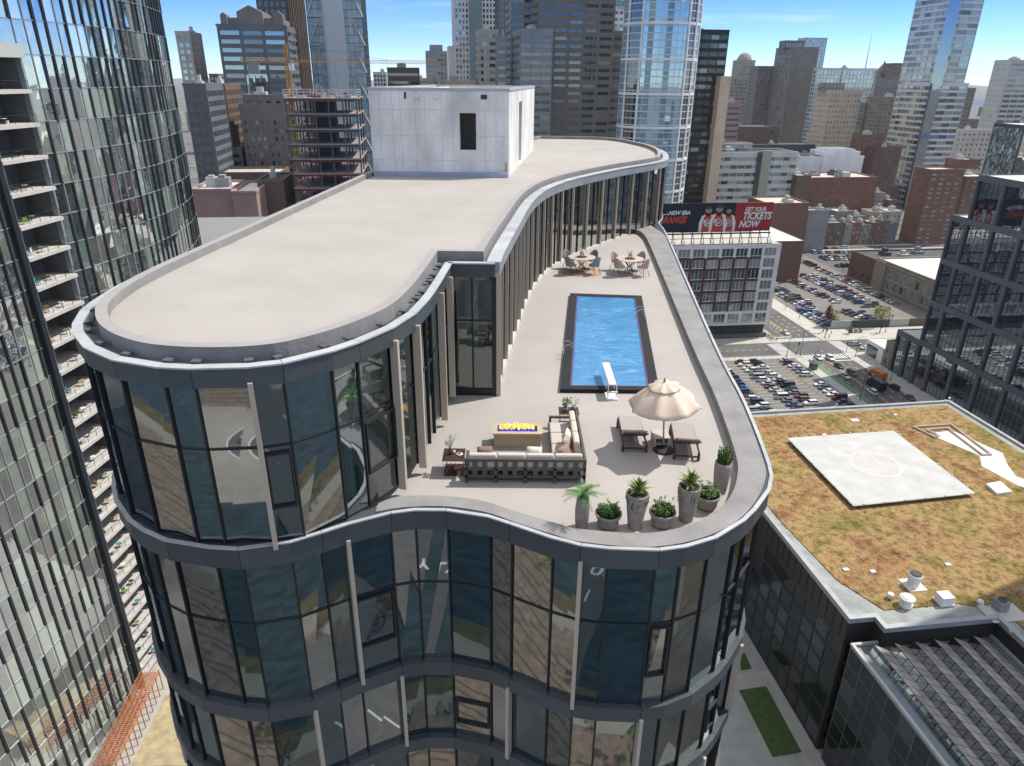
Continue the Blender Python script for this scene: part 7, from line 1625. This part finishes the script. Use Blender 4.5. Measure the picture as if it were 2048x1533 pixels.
for k, (a, b, h) in enumerate([(181, 262.5, 3.4), (195, 262, 7.5), (206, 271, 5), (170.5, 265, 6)]):
    tree('street_tree', 'thin street tree on the pavement beyond the crossing, %s from the left' % ORD[(1, 2, 3, 0)[k]], a, b, h, 1.4, leaf_r if k % 2 else leaf_g, 20 + k, 260, group='young street trees')
rr = random.Random(6)
for k in range(7):
    a, b = 183 + k * 1.9, 266.6 + rr.uniform(-.4, .4); t = thing('shrub', 'low green shrub in the bed under the panel wall, %s from the left' % ORD[k], 'shrub', (*xy(a, b), .13), 0, 'shrubs under the panel wall'); mb = MB(); leafquads(mb, (0, 0, .6), 1.0, 120, .14, .6, rnd=rr); mb.obj('leaves', leaf_g, t)
t = thing('grass_bed', 'clump of tall golden grasses at the corner of the apartment building', 'grasses', (*xy(144.2, 259.5), .13)); mb = MB()
for k in range(260): x, y = rr.uniform(-1.6, 1.6), rr.uniform(-2, 5); h = rr.uniform(.8, 1.6); mb.face([(x, y, 0), (x + .06, y, 0), (x + rr.uniform(-.3, .3), y + rr.uniform(-.3, .3), h)])
o = mb.obj('grass_blades', mat('grass_gold', (.40, .30, .12), .9, isl=.3), t); o['kind'] = 'stuff'
def lamp(a, b, h, label, arm=0):
    t = thing('street_lamp', label, 'street lamp', (*xy(a, b), .13), GA, 'street lamps at the crossing'); mb = MB(); mb.tube((0, 0, 0), (0, 0, h), .11, 7, 0, .07); mb.lathe([(.22, 0), (.18, .5)], n=8); mb.obj('pole', steel_d, t)
    for s_ in ((1, -1) if arm == 2 else (1,)):
        mb = MB(); mb.path([(0, 0, h - .3), (s_ * 1.0, 0, h + .3), (s_ * 2.6, 0, h + .35)], .05, 5); mb.obj('arm', steel_d, t); mb = MB(); mb.box(min(s_ * 2.2, s_ * 3.1), max(s_ * 2.2, s_ * 3.1), -.16, .16, h + .28, h + .42); mb.obj('lamp_head', steel_w, t)
lamp(146.2, 239.2, 10.5, 'tall double armed lamp with traffic signals at the near left corner', 2); lamp(140.5, 239.0, 7.5, 'lamp post beside the near car park fence'); lamp(168, 236.5, 8, 'lamp post at the near right corner by the white shop'); lamp(167.5, 258.5, 7, 'lamp post at the far right corner of the crossing')
lamp(145.9, 198, 9, 'lamp post beside the cycle lane, close to the planted roof'); lamp(167.2, 213, 9, 'lamp post in front of the office podium'); lamp(144.6, 227, 6.5, 'lamp post beside the green booth'); lamp(198, 262.5, 9, 'lamp post in front of the panel wall'); lamp(239 - 8, 352, 8, 'lamp post in the upper car park by the old stone building')
def signal(a, b, label):
    t = thing('traffic_signal', label, 'traffic light', (*xy(a, b), .13), GA, 'traffic signals'); mb = MB(); mb.tube((0, 0, 0), (0, 0, 5), .09, 6); mb.obj('pole', steel_d, t); mb = MB(); mb.box(-.2, .2, -.2, .2, 3.9, 5.0); mb.obj('housing', blackm, t)
signal(146.4, 241.6, 'traffic signal beside the tall double lamp'); signal(166.2, 255.6, 'traffic signal at the far right corner'); signal(166.0, 240.0, 'traffic signal at the near right corner')
t = thing('fence', 'thin pale post fence along the street edge of the near car park', 'fence', (*xy(92, 238.6), .13), GA)
for k in range(17): mb = MB(); mb.tube((k * 3, 0, 0), (k * 3, 0, 1.4), .05, 5); mb.obj('post', W['pale'], t)
mb = MB(); mb.tube((0, 0, 1.35), (48, 0, 1.35), .03, 4); mb.tube((0, 0, .7), (48, 0, .7), .03, 4); mb.obj('rail', W['pale'], t)
for k, (a, b, c) in enumerate([(145.2, 256.8, 'black'), (168.6, 257.0, 'dark blue'), (172.5, 262.0, 'grey'), (170.8, 266, 'white'), (169.8, 284, 'black'), (170.3, 298, 'grey'), (144.9, 240.1, 'red')]):
    m = {'black': PAINT['black'], 'dark blue': PAINT['navy'], 'grey': PAINT['grey'], 'white': PAINT['white'], 'red': PAINT['red']}[c]
    t = thing('person', 'person in %s walking on the pavement, %s' % (c, ('at the apartment corner', 'at the far right corner', 'near the young street tree', 'by the car park corner', 'along the far car park', 'farther along the far car park', 'beside the tall double lamp')[k]), 'person', (*xy(a, b), .13), k * 1.3)
    mb = MB(); mb.lathe([(.09, .75), (.17, .85), (.19, 1.05), (.22, 1.38), (.12, 1.48), (.06, 1.5), (.06, 1.55), (.1, 1.62), (.105, 1.7), (.05, 1.79)], n=10)
    for s_ in (-1, 1): mb.tube((s_ * .09, 0, .85), (s_ * .11, s_ * .18, .45), .085, 6, 0, .065); mb.tube((s_ * .11, s_ * .18, .45), (s_ * .11, s_ * .14, .04), .06, 6, 0, .045); mb.tube((s_ * .22, 0, 1.38), (s_ * .27, -s_ * .12, .85), .05, 5, 0, .035)
    mb.obj('body', m, t)
for k in range(3):
    t = thing('recycling_bin', '%s bin under the panel wall, %s of three' % (('black', 'green', 'black')[k], ('left', 'middle', 'right')[k]), 'bin', (*xy(182.5 + k * 2.2, 263.4), .13), GA); mb = MB(); mb.box(-.6, .6, -.5, .5, 0, 1.6); mb.obj('body', (PAINT['black'], mat('bin_green', (.25, .35, .05), .6) if k == 1 else PAINT['grey'], PAINT['grey'])[min(k, 1)], t, bevel=.06)
for k in range(12):
    x = -110 + k * 21; y = -48 - 4 * (k % 3); a_, b_ = ab((x, y)); tree('leafy_tree', 'riverside tree behind the viewpoint, seen only mirrored in the tower glass, %s from the west' % ORD[k], a_, b_, rr.uniform(7, 11), rr.uniform(2.5, 4), (leaf_g, leaf_y, leaf_r)[k % 3], 60 + k, 420, group='riverside trees')
for k in range(14):
    a_ = k * .449; x, y = -6 + 35.5 * math.cos(a_), -166 + 17.5 * math.sin(a_)
    o = bpy.data.objects.new('car', simple_car(('sedan', 'suv')[k % 2], ('white', 'red', 'silver', 'black', 'blue')[k % 5])); COL.objects.link(o); o.location = (x, y, .13); o.rotation_euler.z = a_ + math.pi / 2; tag(o, 'car on the oval road across the river, %s in the ring, mirrored in the glass' % ORD[k], 'car', 'cars across the river')
# far river and hills
hm = MB(); rr = random.Random(4)
for k in range(60):
    x0 = -9000 + k * 300; 
    h0, h1 = 30 + 30 * math.sin(k * .7) ** 2, 30 + 30 * math.sin((k + 1) * .7) ** 2
    hm.face([(x0, 12500, 0), (x0 + 300, 12500, 0), (x0 + 300, 13400, h1), (x0, 13400, h0)]); hm.face([(x0, 13400, h0), (x0 + 300, 13400, h1), (x0 + 300, 14500, 0), (x0, 14500, 0)])
o = hm.obj('hills', mat('hill_far', (.12, .14, .12), .95)); o['kind'] = 'structure'
gs('river', 500, 7000, 3300, 4300, 0.06, waterm)

# ---------------------------------------------------------------- the air
hz = bpy.data.materials.new('haze'); hz.use_nodes = True; n = hz.node_tree; n.nodes.clear(); o_ = n.nodes.new('ShaderNodeOutputMaterial'); pv = n.nodes.new('ShaderNodeVolumePrincipled')
pv.inputs['Color'].default_value = (.92, .95, .99, 1); pv.inputs['Density'].default_value = 0.000045; pv.inputs['Anisotropy'].default_value = 0.0; n.links.new(pv.outputs[0], o_.inputs['Volume'])
mb = MB(); mb.box(-9100, 9100, -9100, 14600, -1, 315); o = mb.obj('haze', hz); o['kind'] = 'stuff'
